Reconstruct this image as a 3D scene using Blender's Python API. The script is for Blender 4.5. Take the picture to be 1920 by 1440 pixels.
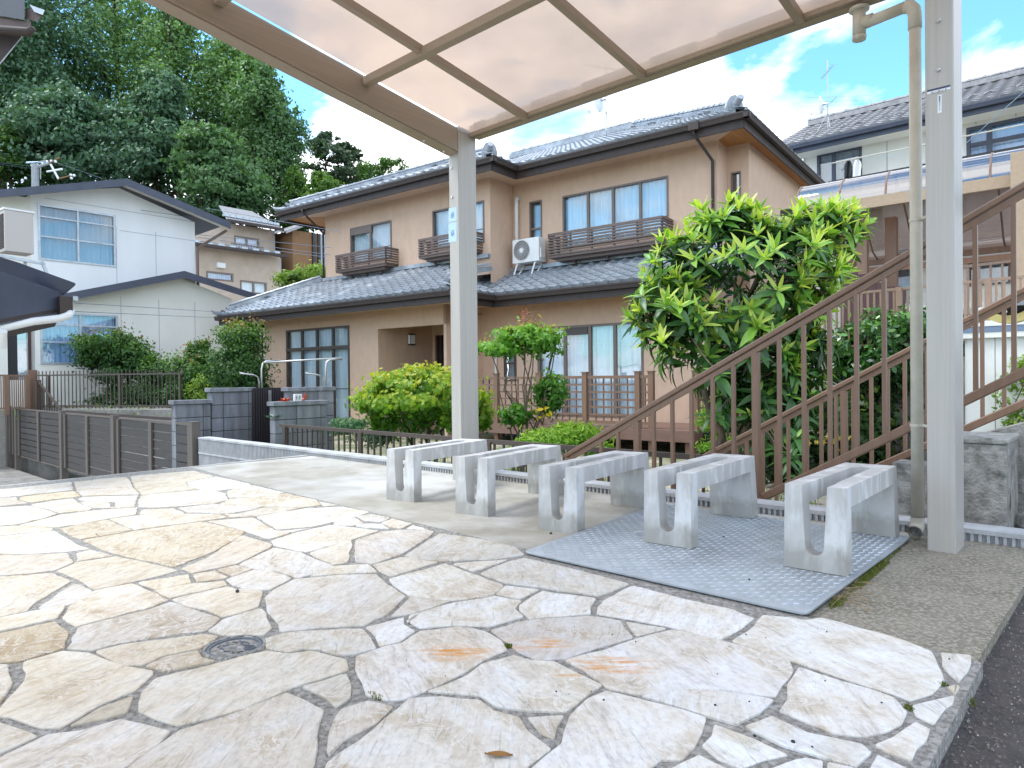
import bpy, bmesh, math, random
import numpy as np
from math import sin, cos, pi, radians, hypot, sqrt, atan2
from mathutils import Vector, Matrix
random.seed(7); rng = np.random.default_rng(7)
sc = bpy.context.scene
for o in list(bpy.data.objects): bpy.data.objects.remove(o)
# ------------------------------------------------------------------ camera
CH = 0.82; FP = 1280.0
YAW, PITCH, ROLL = radians(42.4), radians(-.5), radians(-.6)
def cam_axes():
    f = np.array([-sin(YAW)*cos(PITCH), cos(YAW)*cos(PITCH), sin(PITCH)])
    r = np.array([cos(YAW), sin(YAW), 0.0]); u = np.cross(r, f)
    return np.array([r*cos(ROLL)+u*sin(ROLL), -r*sin(ROLL)+u*cos(ROLL), f])
CM = cam_axes(); CP = np.array([0, 0, CH])
cam = bpy.data.objects.new('camera', bpy.data.cameras.new('camera')); sc.collection.objects.link(cam)
cam.data.sensor_width = 36; cam.data.lens = FP/1920*36; cam.data.clip_start = .05; cam.data.clip_end = 2000
cam.matrix_world = Matrix(((CM[0][0], CM[1][0], -CM[2][0], 0), (CM[0][1], CM[1][1], -CM[2][1], 0), (CM[0][2], CM[1][2], -CM[2][2], CH), (0, 0, 0, 1)))
sc.camera = cam
# ------------------------------------------------------------------ sky and sun
SUN_EL, SUN_AZ = radians(58), radians(-128)      # azimuth: direction towards the sun measured from +Y clockwise
w = bpy.data.worlds.new("World"); sc.world = w; w.use_nodes = True
nt = w.node_tree; N = nt.nodes; L = nt.links; N.clear()
def nd(tree, t, **k):
    n = tree.nodes.new(t)
    for a, b in k.items():
        if a in n.inputs.keys() if isinstance(a, str) else False: n.inputs[a].default_value = b
        else: setattr(n, a, b)
    return n
out = N.new('ShaderNodeOutputWorld'); bg = N.new('ShaderNodeBackground'); bg.inputs[1].default_value = .105
sky = N.new('ShaderNodeTexSky'); sky.sky_type = 'NISHITA'; sky.sun_disc = False
sky.sun_elevation = SUN_EL; sky.sun_rotation = SUN_AZ; sky.air_density = 1.0; sky.dust_density = .6; sky.ozone_density = 1.0
tc = N.new('ShaderNodeTexCoord')
# cloud layer: noise on a flat ceiling above the place
sep = N.new('ShaderNodeSeparateXYZ'); L.new(tc.outputs['Generated'], sep.inputs[0])
mx = N.new('ShaderNodeMath'); mx.operation = 'MAXIMUM'; L.new(sep.outputs[2], mx.inputs[0]); mx.inputs[1].default_value = .0
ad = N.new('ShaderNodeMath'); ad.operation = 'ADD'; L.new(mx.outputs[0], ad.inputs[0]); ad.inputs[1].default_value = .32
dv = N.new('ShaderNodeVectorMath'); dv.operation = 'SCALE'
iv = N.new('ShaderNodeMath'); iv.operation = 'DIVIDE'; iv.inputs[0].default_value = 1; L.new(ad.outputs[0], iv.inputs[1])
L.new(tc.outputs['Generated'], dv.inputs[0]); L.new(iv.outputs[0], dv.inputs['Scale'])
mp = N.new('ShaderNodeMapping'); mp.inputs['Location'].default_value = (5.3, 2.2, .4); L.new(dv.outputs[0], mp.inputs[0])
n1 = N.new('ShaderNodeTexNoise'); n1.inputs['Scale'].default_value = 2.1; n1.inputs['Detail'].default_value = 9; n1.inputs['Roughness'].default_value = .56; n1.inputs['Distortion'].default_value = .25
L.new(mp.outputs[0], n1.inputs[0])
cr = N.new('ShaderNodeValToRGB'); cr.color_ramp.elements[0].position = .43; cr.color_ramp.elements[1].position = .52
L.new(n1.outputs[0], cr.inputs[0])
n2 = N.new('ShaderNodeTexNoise'); n2.inputs['Scale'].default_value = 3.2; n2.inputs['Detail'].default_value = 4; L.new(mp.outputs[0], n2.inputs[0])
cc = N.new('ShaderNodeValToRGB'); cc.color_ramp.elements[0].position = .36; cc.color_ramp.elements[0].color = (3.8, 4.4, 5.7, 1)
cc.color_ramp.elements[1].position = .56; cc.color_ramp.elements[1].color = (10.6, 10.8, 11.2, 1); L.new(n2.outputs[0], cc.inputs[0])
tint = N.new('ShaderNodeMix'); tint.data_type = 'RGBA'; tint.blend_type = 'MULTIPLY'; tint.inputs[0].default_value = 1
L.new(sky.outputs[0], tint.inputs[6]); tint.inputs[7].default_value = (.88, 1.42, 1.66, 1)
mix = N.new('ShaderNodeMix'); mix.data_type = 'RGBA'; L.new(cr.outputs[0], mix.inputs[0]); L.new(tint.outputs[2], mix.inputs[6]); L.new(cc.outputs[0], mix.inputs[7])
L.new(mix.outputs[2], bg.inputs[0]); L.new(bg.outputs[0], out.inputs[0])
sun = bpy.data.objects.new('sun', bpy.data.lights.new('sun', 'SUN')); sc.collection.objects.link(sun)
sun.data.energy = 1.15; sun.data.angle = radians(22); sun.data.color = (1, .985, .96)
sdir = Vector((sin(SUN_AZ)*cos(SUN_EL), cos(SUN_AZ)*cos(SUN_EL), sin(SUN_EL)))
sun.rotation_euler = sdir.to_track_quat('Z', 'Y').to_euler()
sc.view_settings.view_transform = 'Standard'; sc.view_settings.look = 'None'; sc.view_settings.gamma = 1; sc.view_settings.exposure = 1.38
sc.view_settings.use_curve_mapping = False
sc.render.engine = 'CYCLES'
try:
    sc.cycles.transparent_max_bounces = 24; sc.cycles.max_bounces = 8; sc.cycles.diffuse_bounces = 4; sc.cycles.use_denoising = True
except Exception: pass
# ------------------------------------------------------------------ measuring helpers (photo pixel -> point on a real plane)
def ray(x, y): return CM.T @ np.array([(x-960)/FP, -(y-720)/FP, 1.0])
def onZ(x, y, z=0.0): r = ray(x, y); p = CP+r*(z-CH)/r[2]; return p
def onY(x, y, Y): r = ray(x, y); return CP+r*Y/r[1]
def onX(x, y, X): r = ray(x, y); return CP+r*X/r[0]
def onD(x, y, d): return CP+ray(x, y)*d             # at depth d in front of the lens
def proj(p):
    c = CM@(np.array(p, float)-CP)
    if c[2] < .1: return (-9999, -9999, c[2])
    return (960+FP*c[0]/c[2], 720-FP*c[1]/c[2], c[2])
class Frame:
    """a building's own right-angled frame: u along its front, v into it"""
    def __init__(s, o, deg):
        s.o = np.array(o, float); a = radians(deg); s.a = a
        s.U = np.array([cos(a), sin(a), 0]); s.V = np.array([-sin(a), cos(a), 0])
    def v(s, x, y, v):
        r = ray(x, y); t = (v-np.dot(CP-s.o, s.V))/np.dot(r, s.V); p = CP+t*r-s.o; return np.array([p@s.U, v, p[2]])
    def u(s, x, y, u):
        r = ray(x, y); t = (u-np.dot(CP-s.o, s.U))/np.dot(r, s.U); p = CP+t*r-s.o; return np.array([u, p@s.V, p[2]])
    def z(s, x, y, z):
        p = onZ(x, y, z+s.o[2])-s.o; return np.array([p@s.U, p@s.V, p[2]])
    def w(s, u, v, z): return s.o+s.U*u+s.V*v+np.array([0, 0, z])
# ------------------------------------------------------------------ object helpers
col = sc.collection
def thing(name, label, cat, loc=(0, 0, 0), rz=0, group=None):
    o = bpy.data.objects.new(name, None); col.objects.link(o); o.empty_display_size = .2
    o.location = loc; o.rotation_euler = (0, 0, rz); o['label'] = label; o['category'] = cat
    if group: o['group'] = group
    return o
def tag(o, label=None, cat=None, group=None, kind=None):
    if label: o['label'] = label
    if cat: o['category'] = cat
    if group: o['group'] = group
    if kind: o['kind'] = kind
    return o
def link(name, me, parent=None, loc=None, rot=None):
    o = bpy.data.objects.new(name, me); col.objects.link(o)
    if parent is not None: o.parent = parent
    if loc is not None: o.location = loc
    if rot is not None: o.rotation_euler = rot
    return o
class MB:
    def __init__(s): s.v = []; s.f = []; s.m = []; s.mi = 0
    def add(s, vs, fs):
        b = len(s.v); s.v += [tuple(map(float, p)) for p in vs]; s.f += [tuple(i+b for i in f) for f in fs]; s.m += [s.mi]*len(fs); return s
    def box(s, x0, x1, y0, y1, z0, z1):
        return s.add([(x0, y0, z0), (x1, y0, z0), (x1, y1, z0), (x0, y1, z0), (x0, y0, z1), (x1, y0, z1), (x1, y1, z1), (x0, y1, z1)],
                     [(0, 3, 2, 1), (4, 5, 6, 7), (0, 1, 5, 4), (1, 2, 6, 5), (2, 3, 7, 6), (3, 0, 4, 7)])
    def bar(s, p0, p1, w_, h_, up=(0, 0, 1)):
        p0 = Vector(p0); p1 = Vector(p1); d = (p1-p0).normalized(); upv = Vector(up)
        if abs(d.dot(upv)) > .98: upv = Vector((0, 1, 0))
        a = d.cross(upv).normalized()*w_/2; b = a.cross(d).normalized()*h_/2
        vs = [p+q for p in (p0, p1) for q in (-a-b, a-b, a+b, -a+b)]
        return s.add(vs, [(0, 1, 2, 3), (7, 6, 5, 4), (0, 4, 5, 1), (1, 5, 6, 2), (2, 6, 7, 3), (3, 7, 4, 0)])
    def tube(s, pts, r, n=8, caps=True):
        pts = [Vector(p) for p in pts]; rs = r if isinstance(r, (list, tuple)) else [r]*len(pts)
        rings = []; pa = None
        for i, p in enumerate(pts):
            d = (pts[min(i+1, len(pts)-1)]-pts[max(i-1, 0)]).normalized()
            if pa is None:
                a = d.cross(Vector((0, 0, 1)) if abs(d.z) < .9 else Vector((1, 0, 0))).normalized()
            else: a = (pa-d*pa.dot(d)).normalized()
            pa = a; b = d.cross(a)
            rings.append([p+a*cos(2*pi*k/n)*rs[i]+b*sin(2*pi*k/n)*rs[i] for k in range(n)])
        vs = [q for rg in rings for q in rg]; fs = []
        for i in range(len(pts)-1):
            for k in range(n): fs.append((i*n+k, i*n+(k+1) % n, (i+1)*n+(k+1) % n, (i+1)*n+k))
        if caps: fs.append(tuple(range(n))[::-1]); fs.append(tuple((len(pts)-1)*n+k for k in range(n)))
        return s.add(vs, fs)
    def prism(s, poly, d):          # poly list of 3D points, extruded by vector d
        n = len(poly); vs = [Vector(p) for p in poly]; vs += [p+Vector(d) for p in vs]
        return s.add(vs, [tuple(range(n))[::-1], tuple(range(n, 2*n))]+[(i, (i+1) % n, n+(i+1) % n, n+i) for i in range(n)])
    def quad(s, a, b, c, d): return s.add([a, b, c, d], [(0, 1, 2, 3)])
    def sphere(s, c, r, n=8, m=5, sq=(1, 1, 1)):
        vs = []; fs = []
        for i in range(m+1):
            t = pi*i/m
            for k in range(n): vs.append((c[0]+r*sq[0]*sin(t)*cos(2*pi*k/n), c[1]+r*sq[1]*sin(t)*sin(2*pi*k/n), c[2]+r*sq[2]*cos(t)))
        for i in range(m):
            for k in range(n): fs.append((i*n+k, (i+1)*n+k, (i+1)*n+(k+1) % n, i*n+(k+1) % n))
        return s.add(vs, fs)
    def mesh(s, name, mats, smooth=False, org=None):
        me = bpy.data.meshes.new(name)
        vs = s.v if org is None else [(a-org[0], b-org[1], c-org[2]) for a, b, c in s.v]
        me.from_pydata(vs, [], s.f)
        for m in (mats if isinstance(mats, (list, tuple)) else [mats]): me.materials.append(m)
        if max(s.m, default=0) > 0: me.polygons.foreach_set('material_index', s.m)
        if smooth: me.polygons.foreach_set('use_smooth', [True]*len(s.f))
        me.update(); return me
    def build(s, name, mats, parent=None, smooth=False, bevel=0, org=None, seg=2):
        me = s.mesh(name, mats, smooth, org)
        if bevel:
            bm = bmesh.new(); bm.from_mesh(me); bmesh.ops.remove_doubles(bm, verts=bm.verts, dist=1e-5)
            bmesh.ops.recalc_face_normals(bm, faces=bm.faces)
            bmesh.ops.bevel(bm, geom=[e for e in bm.edges if len(e.link_faces) == 2 and e.calc_face_angle(0) > .6], offset=bevel, segments=seg, affect='EDGES', profile=.6)
            bm.to_mesh(me); bm.free()
        o = link(name, me, parent)
        if org is not None: o.location = org
        return o
def npmesh(name, V, F, mats, tint=None, mi=None, smooth=False):
    """V (n,3); F (m,k) faces of k corners"""
    me = bpy.data.meshes.new(name); V = np.asarray(V, np.float32); F = np.asarray(F, np.int32); m, k = F.shape
    me.vertices.add(len(V)); me.vertices.foreach_set('co', V.ravel())
    me.loops.add(m*k); me.loops.foreach_set('vertex_index', F.ravel())
    me.polygons.add(m); me.polygons.foreach_set('loop_start', np.arange(0, m*k, k, dtype=np.int32))
    try: me.polygons.foreach_set('loop_total', np.full(m, k, np.int32))
    except Exception: pass
    for q in (mats if isinstance(mats, (list, tuple)) else [mats]): me.materials.append(q)
    if mi is not None: me.polygons.foreach_set('material_index', np.asarray(mi, np.int32))
    if smooth: me.polygons.foreach_set('use_smooth', np.ones(m, bool))
    if tint is not None:
        at = me.attributes.new('tint', 'FLOAT', 'FACE'); at.data.foreach_set('value', np.asarray(tint, np.float32))
    me.update(calc_edges=True); me.validate(); return me
def eul(M3): return Matrix(M3.tolist()).to_euler()
def place_many(name, protos, xf, parent, mats, limit=290, stuffname=None, tints=None):
    """xf: list of (proto index, 3x3 basis incl. scale, position) in the parent's frame; nearest in view become parts, the rest one joined part"""
    pw = np.array(parent.matrix_basis) if parent.parent is None else np.array(parent.parent.matrix_basis @ parent.matrix_basis)
    sc_ = []
    for i, (k, B, p) in enumerate(xf):
        q = pw@np.array([*p, 1]); x, y, d = proj(q[:3])
        vis = -20 < x < 1940 and -20 < y < 1460
        sc_.append((0 if vis else 1, d if d > 0 else 999, i))
    sc_.sort(); near = set(i for a, d, i in sc_[:limit] if a == 0)
    Vs = {}; 
    AV, AF, AT, AM = [], [], [], []; nv = 0
    for k, me in enumerate(protos):
        vv = np.empty(len(me.vertices)*3, np.float32); me.vertices.foreach_get('co', vv)
        Vs[k] = (vv.reshape(-1, 3), [tuple(p.vertices) for p in me.polygons], [p.material_index for p in me.polygons])
    for i, (k, B, p) in enumerate(xf):
        if i in near:
            M4 = Matrix.Identity(4)
            for r in range(3):
                for c in range(3): M4[r][c] = B[r][c]
                M4[r][3] = p[r]
            o = link(name, protos[k], parent); o.matrix_basis = M4
        else:
            v, f, mm = Vs[k]; AV.append(v@np.asarray(B).T+np.asarray(p)); AF += [tuple(a+nv for a in ff) for ff in f]; AM += mm; nv += len(v)
    if AV:
        me = bpy.data.meshes.new(name); me.from_pydata(np.concatenate(AV).tolist(), [], AF)
        for q in (mats if isinstance(mats, (list, tuple)) else [mats]): me.materials.append(q)
        me.polygons.foreach_set('material_index', AM)
        if protos[0].polygons[0].use_smooth: me.polygons.foreach_set('use_smooth', [True]*len(AF))
        me.update(); o = link(stuffname or name+'_field', me, parent); o['kind'] = 'stuff'
# ------------------------------------------------------------------ materials
def material(name, c, rough=.6, c2=None, scale=6, detail=5, amt=1.0, bump=0, bscale=40, metal=0, spec=.5, stretch=(1, 1, 1), coord='Object', ramp=(.35, .65), c3=None, s3=1.5, r3=(.5, .7), objvar=0, coat=0):
    m = bpy.data.materials.new(name); m.use_nodes = True; t = m.node_tree; b = t.nodes['Principled BSDF']; lk = t.links
    b.inputs['Roughness'].default_value = rough; b.inputs['Metallic'].default_value = metal; b.inputs['Specular IOR Level'].default_value = spec
    if coat: b.inputs['Coat Weight'].default_value = coat
    tcn = t.nodes.new('ShaderNodeTexCoord'); mpn = t.nodes.new('ShaderNodeMapping'); mpn.inputs['Scale'].default_value = stretch; lk.new(tcn.outputs[coord], mpn.inputs[0])
    cur = None
    def rgb(cc_):
        n = t.nodes.new('ShaderNodeRGB'); n.outputs[0].default_value = (*cc_, 1); return n.outputs[0]
    cur = rgb(c)
    def layer(cur, c_, scl, rr, det):
        nz = t.nodes.new('ShaderNodeTexNoise'); nz.inputs['Scale'].default_value = scl; nz.inputs['Detail'].default_value = det; nz.inputs['Roughness'].default_value = .6
        lk.new(mpn.outputs[0], nz.inputs[0]); r = t.nodes.new('ShaderNodeMapRange'); r.inputs['From Min'].default_value = rr[0]; r.inputs['From Max'].default_value = rr[1]; r.inputs['To Max'].default_value = amt
        lk.new(nz.outputs[0], r.inputs[0]); mxn = t.nodes.new('ShaderNodeMix'); mxn.data_type = 'RGBA'; lk.new(r.outputs[0], mxn.inputs[0]); lk.new(cur, mxn.inputs[6]); mxn.inputs[7].default_value = (*c_, 1)
        return mxn.outputs[2]
    if c2: cur = layer(cur, c2, scale, ramp, detail)
    if c3: cur = layer(cur, c3, s3, r3, 6)
    if objvar:
        oi = t.nodes.new('ShaderNodeObjectInfo'); r = t.nodes.new('ShaderNodeMapRange'); r.inputs['To Min'].default_value = 1-objvar; r.inputs['To Max'].default_value = 1+objvar
        lk.new(oi.outputs['Random'], r.inputs[0]); vm = t.nodes.new('ShaderNodeVectorMath'); vm.operation = 'SCALE'; lk.new(cur, vm.inputs[0]); lk.new(r.outputs[0], vm.inputs['Scale']); cur = vm.outputs[0]
    lk.new(cur, b.inputs['Base Color'])
    if bump:
        nz = t.nodes.new('ShaderNodeTexNoise'); nz.inputs['Scale'].default_value = bscale; nz.inputs['Detail'].default_value = 6; lk.new(mpn.outputs[0], nz.inputs[0])
        bp = t.nodes.new('ShaderNodeBump'); bp.inputs['Strength'].default_value = 1; bp.inputs['Distance'].default_value = bump; lk.new(nz.outputs[0], bp.inputs['Height']); lk.new(bp.outputs[0], b.inputs['Normal'])
    return m
def leafmat(name, stops, rough=.45, trans=.35, spec=.4, tcol=None):
    """stops: (pos,colour) along the per-leaf 'tint' (age of the leaf)"""
    m = bpy.data.materials.new(name); m.use_nodes = True; t = m.node_tree; b = t.nodes['Principled BSDF']; lk = t.links
    at = t.nodes.new('ShaderNodeAttribute'); at.attribute_name = 'tint'; r = t.nodes.new('ShaderNodeValToRGB'); lk.new(at.outputs['Fac'], r.inputs[0])
    el = r.color_ramp.elements
    el[0].position = stops[0][0]; el[0].color = (*stops[0][1], 1); el[1].position = stops[-1][0]; el[1].color = (*stops[-1][1], 1)
    for p, c in stops[1:-1]: e = el.new(p); e.color = (*c, 1)
    b.inputs['Roughness'].default_value = rough; b.inputs['Specular IOR Level'].default_value = spec
    lk.new(r.outputs[0], b.inputs['Base Color'])
    tr = t.nodes.new('ShaderNodeBsdfTranslucent'); hs = t.nodes.new('ShaderNodeMix'); hs.data_type = 'RGBA'; hs.blend_type = 'MULTIPLY'; hs.inputs[0].default_value = 1
    lk.new(r.outputs[0], hs.inputs[6]); hs.inputs[7].default_value = (*(tcol or (1.3, 1.35, .5)), 1); lk.new(hs.outputs[2], tr.inputs[0])
    ms = t.nodes.new('ShaderNodeMixShader'); ms.inputs[0].default_value = trans; lk.new(b.outputs[0], ms.inputs[1]); lk.new(tr.outputs[0], ms.inputs[2]); lk.new(ms.outputs[0], t.nodes['Material Output'].inputs[0])
    return m
def glassmat(name, tintc=(.9, .95, .97), refl=.09):
    m = bpy.data.materials.new(name); m.use_nodes = True; t = m.node_tree; lk = t.links; t.nodes.remove(t.nodes['Principled BSDF'])
    tr = t.nodes.new('ShaderNodeBsdfTransparent'); tr.inputs[0].default_value = (*tintc, 1); gl = t.nodes.new('ShaderNodeBsdfGlossy'); gl.inputs['Roughness'].default_value = .02
    lw = t.nodes.new('ShaderNodeLayerWeight'); pw_ = t.nodes.new('ShaderNodeMath'); pw_.operation = 'POWER'; pw_.inputs[1].default_value = 4; lk.new(lw.outputs['Facing'], pw_.inputs[0])
    a = t.nodes.new('ShaderNodeMath'); a.operation = 'MULTIPLY_ADD'; a.inputs[1].default_value = .6; a.inputs[2].default_value = refl; a.use_clamp = True; lk.new(pw_.outputs[0], a.inputs[0])
    ms = t.nodes.new('ShaderNodeMixShader'); lk.new(a.outputs[0], ms.inputs[0]); lk.new(tr.outputs[0], ms.inputs[1]); lk.new(gl.outputs[0], ms.inputs[2]); lk.new(ms.outputs[0], t.nodes['Material Output'].inputs[0])
    return m
M = {}
M['mortar'] = material('mortar', (.34, .325, .295), .95, (.19, .18, .16), 70, bump=.014, bscale=110, c3=(.42, .40, .37), s3=45, r3=(.5, .62), ramp=(.42, .6))
M['slab'] = material('slab', (.40, .375, .32), .9, (.30, .275, .225), 2.6, bump=.003, bscale=150, c3=(.52, .51, .48), s3=1.0, r3=(.46, .62))
M['slab_dirty'] = material('slab_dirty', (.24, .215, .165), .95, (.155, .14, .10), 5, bump=.006, bscale=150, c3=(.36, .33, .27), s3=70, r3=(.46, .62), detail=9)
M['rack'] = material('rack', (.55, .545, .53), .85, (.42, .41, .385), 3.5, bump=.003, bscale=60, c3=(.64, .64, .63), s3=9, r3=(.5, .62), stretch=(1, 1, .35), objvar=.05)
M['galv'] = material('galv', (.50, .54, .58), .42, (.40, .44, .47), 9, metal=.55, spec=.5, c3=(.36, .38, .40), s3=2.6, r3=(.5, .75), bump=.004, bscale=2.5)
M['alu'] = material('alu', (.46, .435, .395), .42, (.41, .385, .35), 60, stretch=(1, 1, .02), metal=.12)
M['alu_beam'] = material('alu_beam', (.36, .285, .215), .45, (.32, .25, .185), 60, stretch=(1, .02, 1), metal=.1)
M['pvc'] = material('pvc', (.58, .55, .46), .5, (.50, .47, .38), 12)
M['bolt'] = material('bolt', (.6, .6, .6), .3, metal=1)
M['brown_rail'] = material('brown_rail', (.205, .118, .072), .42, (.175, .10, .062), 30, stretch=(1, 1, .1), spec=.5)
M['dark_rail'] = material('dark_rail', (.085, .062, .05), .5, (.07, .05, .04), 20)
M['slat'] = material('slat', (.062, .056, .052), .5, (.052, .047, .044), 30, stretch=(.1, 1, 1), objvar=.08)
M['slat_post'] = material('slat_post', (.13, .11, .094), .45)
M['ribbed'] = material('ribbed', (.52, .53, .54), .9, (.38, .38, .38), 5, bump=.003, bscale=90, objvar=.05)
M['block'] = material('block', (.25, .26, .28), .95, (.12, .125, .135), 5, bump=.006, bscale=120, stretch=(1, 1, .25), objvar=.13, c3=(.27, .27, .28), s3=1.5)
M['stucco'] = material('stucco', (.66, .47, .345), .95, (.61, .43, .31), 8, bump=.008, bscale=70, c3=(.57, .405, .30), s3=.9, r3=(.5, .85), stretch=(1, 1, .45))
M['stucco_band'] = M['stucco']
M['soffit'] = material('soffit', (.48, .22, .075), .7, (.38, .17, .05), 20, stretch=(1, .1, 1))
M['trim'] = material('trim', (.048, .036, .032), .55, (.062, .048, .043), 10, spec=.3)
M['brownframe'] = material('brownframe', (.07, .048, .038), .4)
M['bronze'] = material('bronze', (.17, .125, .10), .4)
M['tile'] = material('tile', (.29, .32, .35), .30, (.19, .21, .235), 12, metal=0.1, spec=.65, objvar=.12, c3=(.44, .47, .50), s3=3)
M['tile_far'] = material('tile_far', (.34, .33, .335), .45, (.21, .205, .205), 8, objvar=.1)
M['curtain'] = material('curtain', (.86, .88, .90), .95, (.72, .76, .80), 3, stretch=(8, 8, .4))
M['curtain_grey'] = material('curtain_grey', (.42, .44, .48), .95, (.34, .36, .40), 3, stretch=(8, 8, .4))
M['curtain_blue'] = material('curtain_blue', (.42, .55, .75), .95, (.34, .47, .68), 3, stretch=(8, 8, .4))
M['glass'] = glassmat('glass'); M['glass_dark'] = glassmat('glass_dark', (.5, .55, .6), .2)
M['white'] = material('white', (.78, .78, .76), .6, (.70, .70, .67), 3)
M['siding'] = material('siding', (.82, .83, .83), .7, (.76, .77, .76), 1.2, stretch=(1, 1, .3))
M['siding_cream'] = material('siding_cream', (.80, .79, .72), .8, (.74, .73, .66), 1)
M['beige'] = material('beige', (.52, .42, .34), .85, (.45, .36, .28), 2)
M['navy'] = material('navy', (.065, .075, .11), .5, (.05, .06, .085), 4)
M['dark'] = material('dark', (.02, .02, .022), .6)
M['maroon'] = material('maroon', (.06, .022, .022), .5)
M['deck'] = material('deck', (.20, .115, .085), .6, (.16, .09, .065), 12, stretch=(.2, 1, 1))
M['gate'] = material('gate', (.022, .018, .02), .5)
M['teal'] = material('teal', (.25, .55, .50), .6)
M['brown_house'] = material('brown_house', (.25, .135, .065), .85, (.20, .11, .05), 5)
M['red_leaf'] = material('red_leaf', (.65, .10, .03), .6)
M['asphalt'] = material('asphalt', (.085, .073, .068), .95, (.05, .045, .042), 30, bump=.012, bscale=90, c3=(.17, .14, .12), s3=60, r3=(.6, .66))
M['garden'] = material('garden', (.29, .25, .18), 1, (.10, .15, .045), 2.2, bump=.02, bscale=40, c3=(.42, .36, .26), s3=1.2, r3=(.5, .62))  # soil tone lightened so the ground bounces more light onto the tan house
M['lawn'] = material('lawn', (.10, .26, .04), .95, (.06, .17, .03), 20, bump=.02, bscale=60)
M['bounce_ground'] = material('bounce_ground', (.42, .40, .36), .95, (.30, .28, .24), 30, bump=.01, bscale=80)  # pale terrace surface, added to bounce light up to the white gable soffit
M['soil'] = material('soil', (.13, .10, .07), 1, (.06, .08, .03), 3, bump=.02, bscale=50)
M['mossy'] = material('mossy', (.40, .385, .35), .95, (.19, .18, .16), 14, bump=.012, bscale=60, c3=(.06, .06, .045), s3=4.5, r3=(.56, .68))
M['moss'] = material('moss', (.09, .13, .02), 1, (.16, .17, .03), 40)
M['iron'] = material('iron', (.15, .18, .22), .5, (.10, .11, .125), 25, metal=.25)
M['bark'] = material('bark', (.16, .12, .085), .95, (.07, .055, .04), 12, stretch=(1, 1, .2), bump=.01, bscale=40)
M['bark_dark'] = material('bark_dark', (.075, .055, .04), .95, (.04, .03, .02), 12, stretch=(1, 1, .2))
M['steel'] = material('steel', (.5, .5, .48), .35, metal=.9)
M['concrete_old'] = material('concrete_old', (.30, .285, .255), .95, (.17, .16, .14), 4, bump=.008, bscale=60)
M['yellow'] = material('yellow', (.62, .53, .20), .5)
M['black'] = material('black', (.015, .015, .017), .4)
M['ltblue'] = material('ltblue', (.45, .62, .80), .5); M['ink'] = material('ink', (.05, .06, .12), .6); M['paper'] = material('paper', (.80, .84, .86), .5)
M['pole'] = material('pole', (.36, .38, .40), .8, (.28, .3, .32), 6)
M['cable'] = material('cable', (.06, .10, .16), .6)
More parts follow.
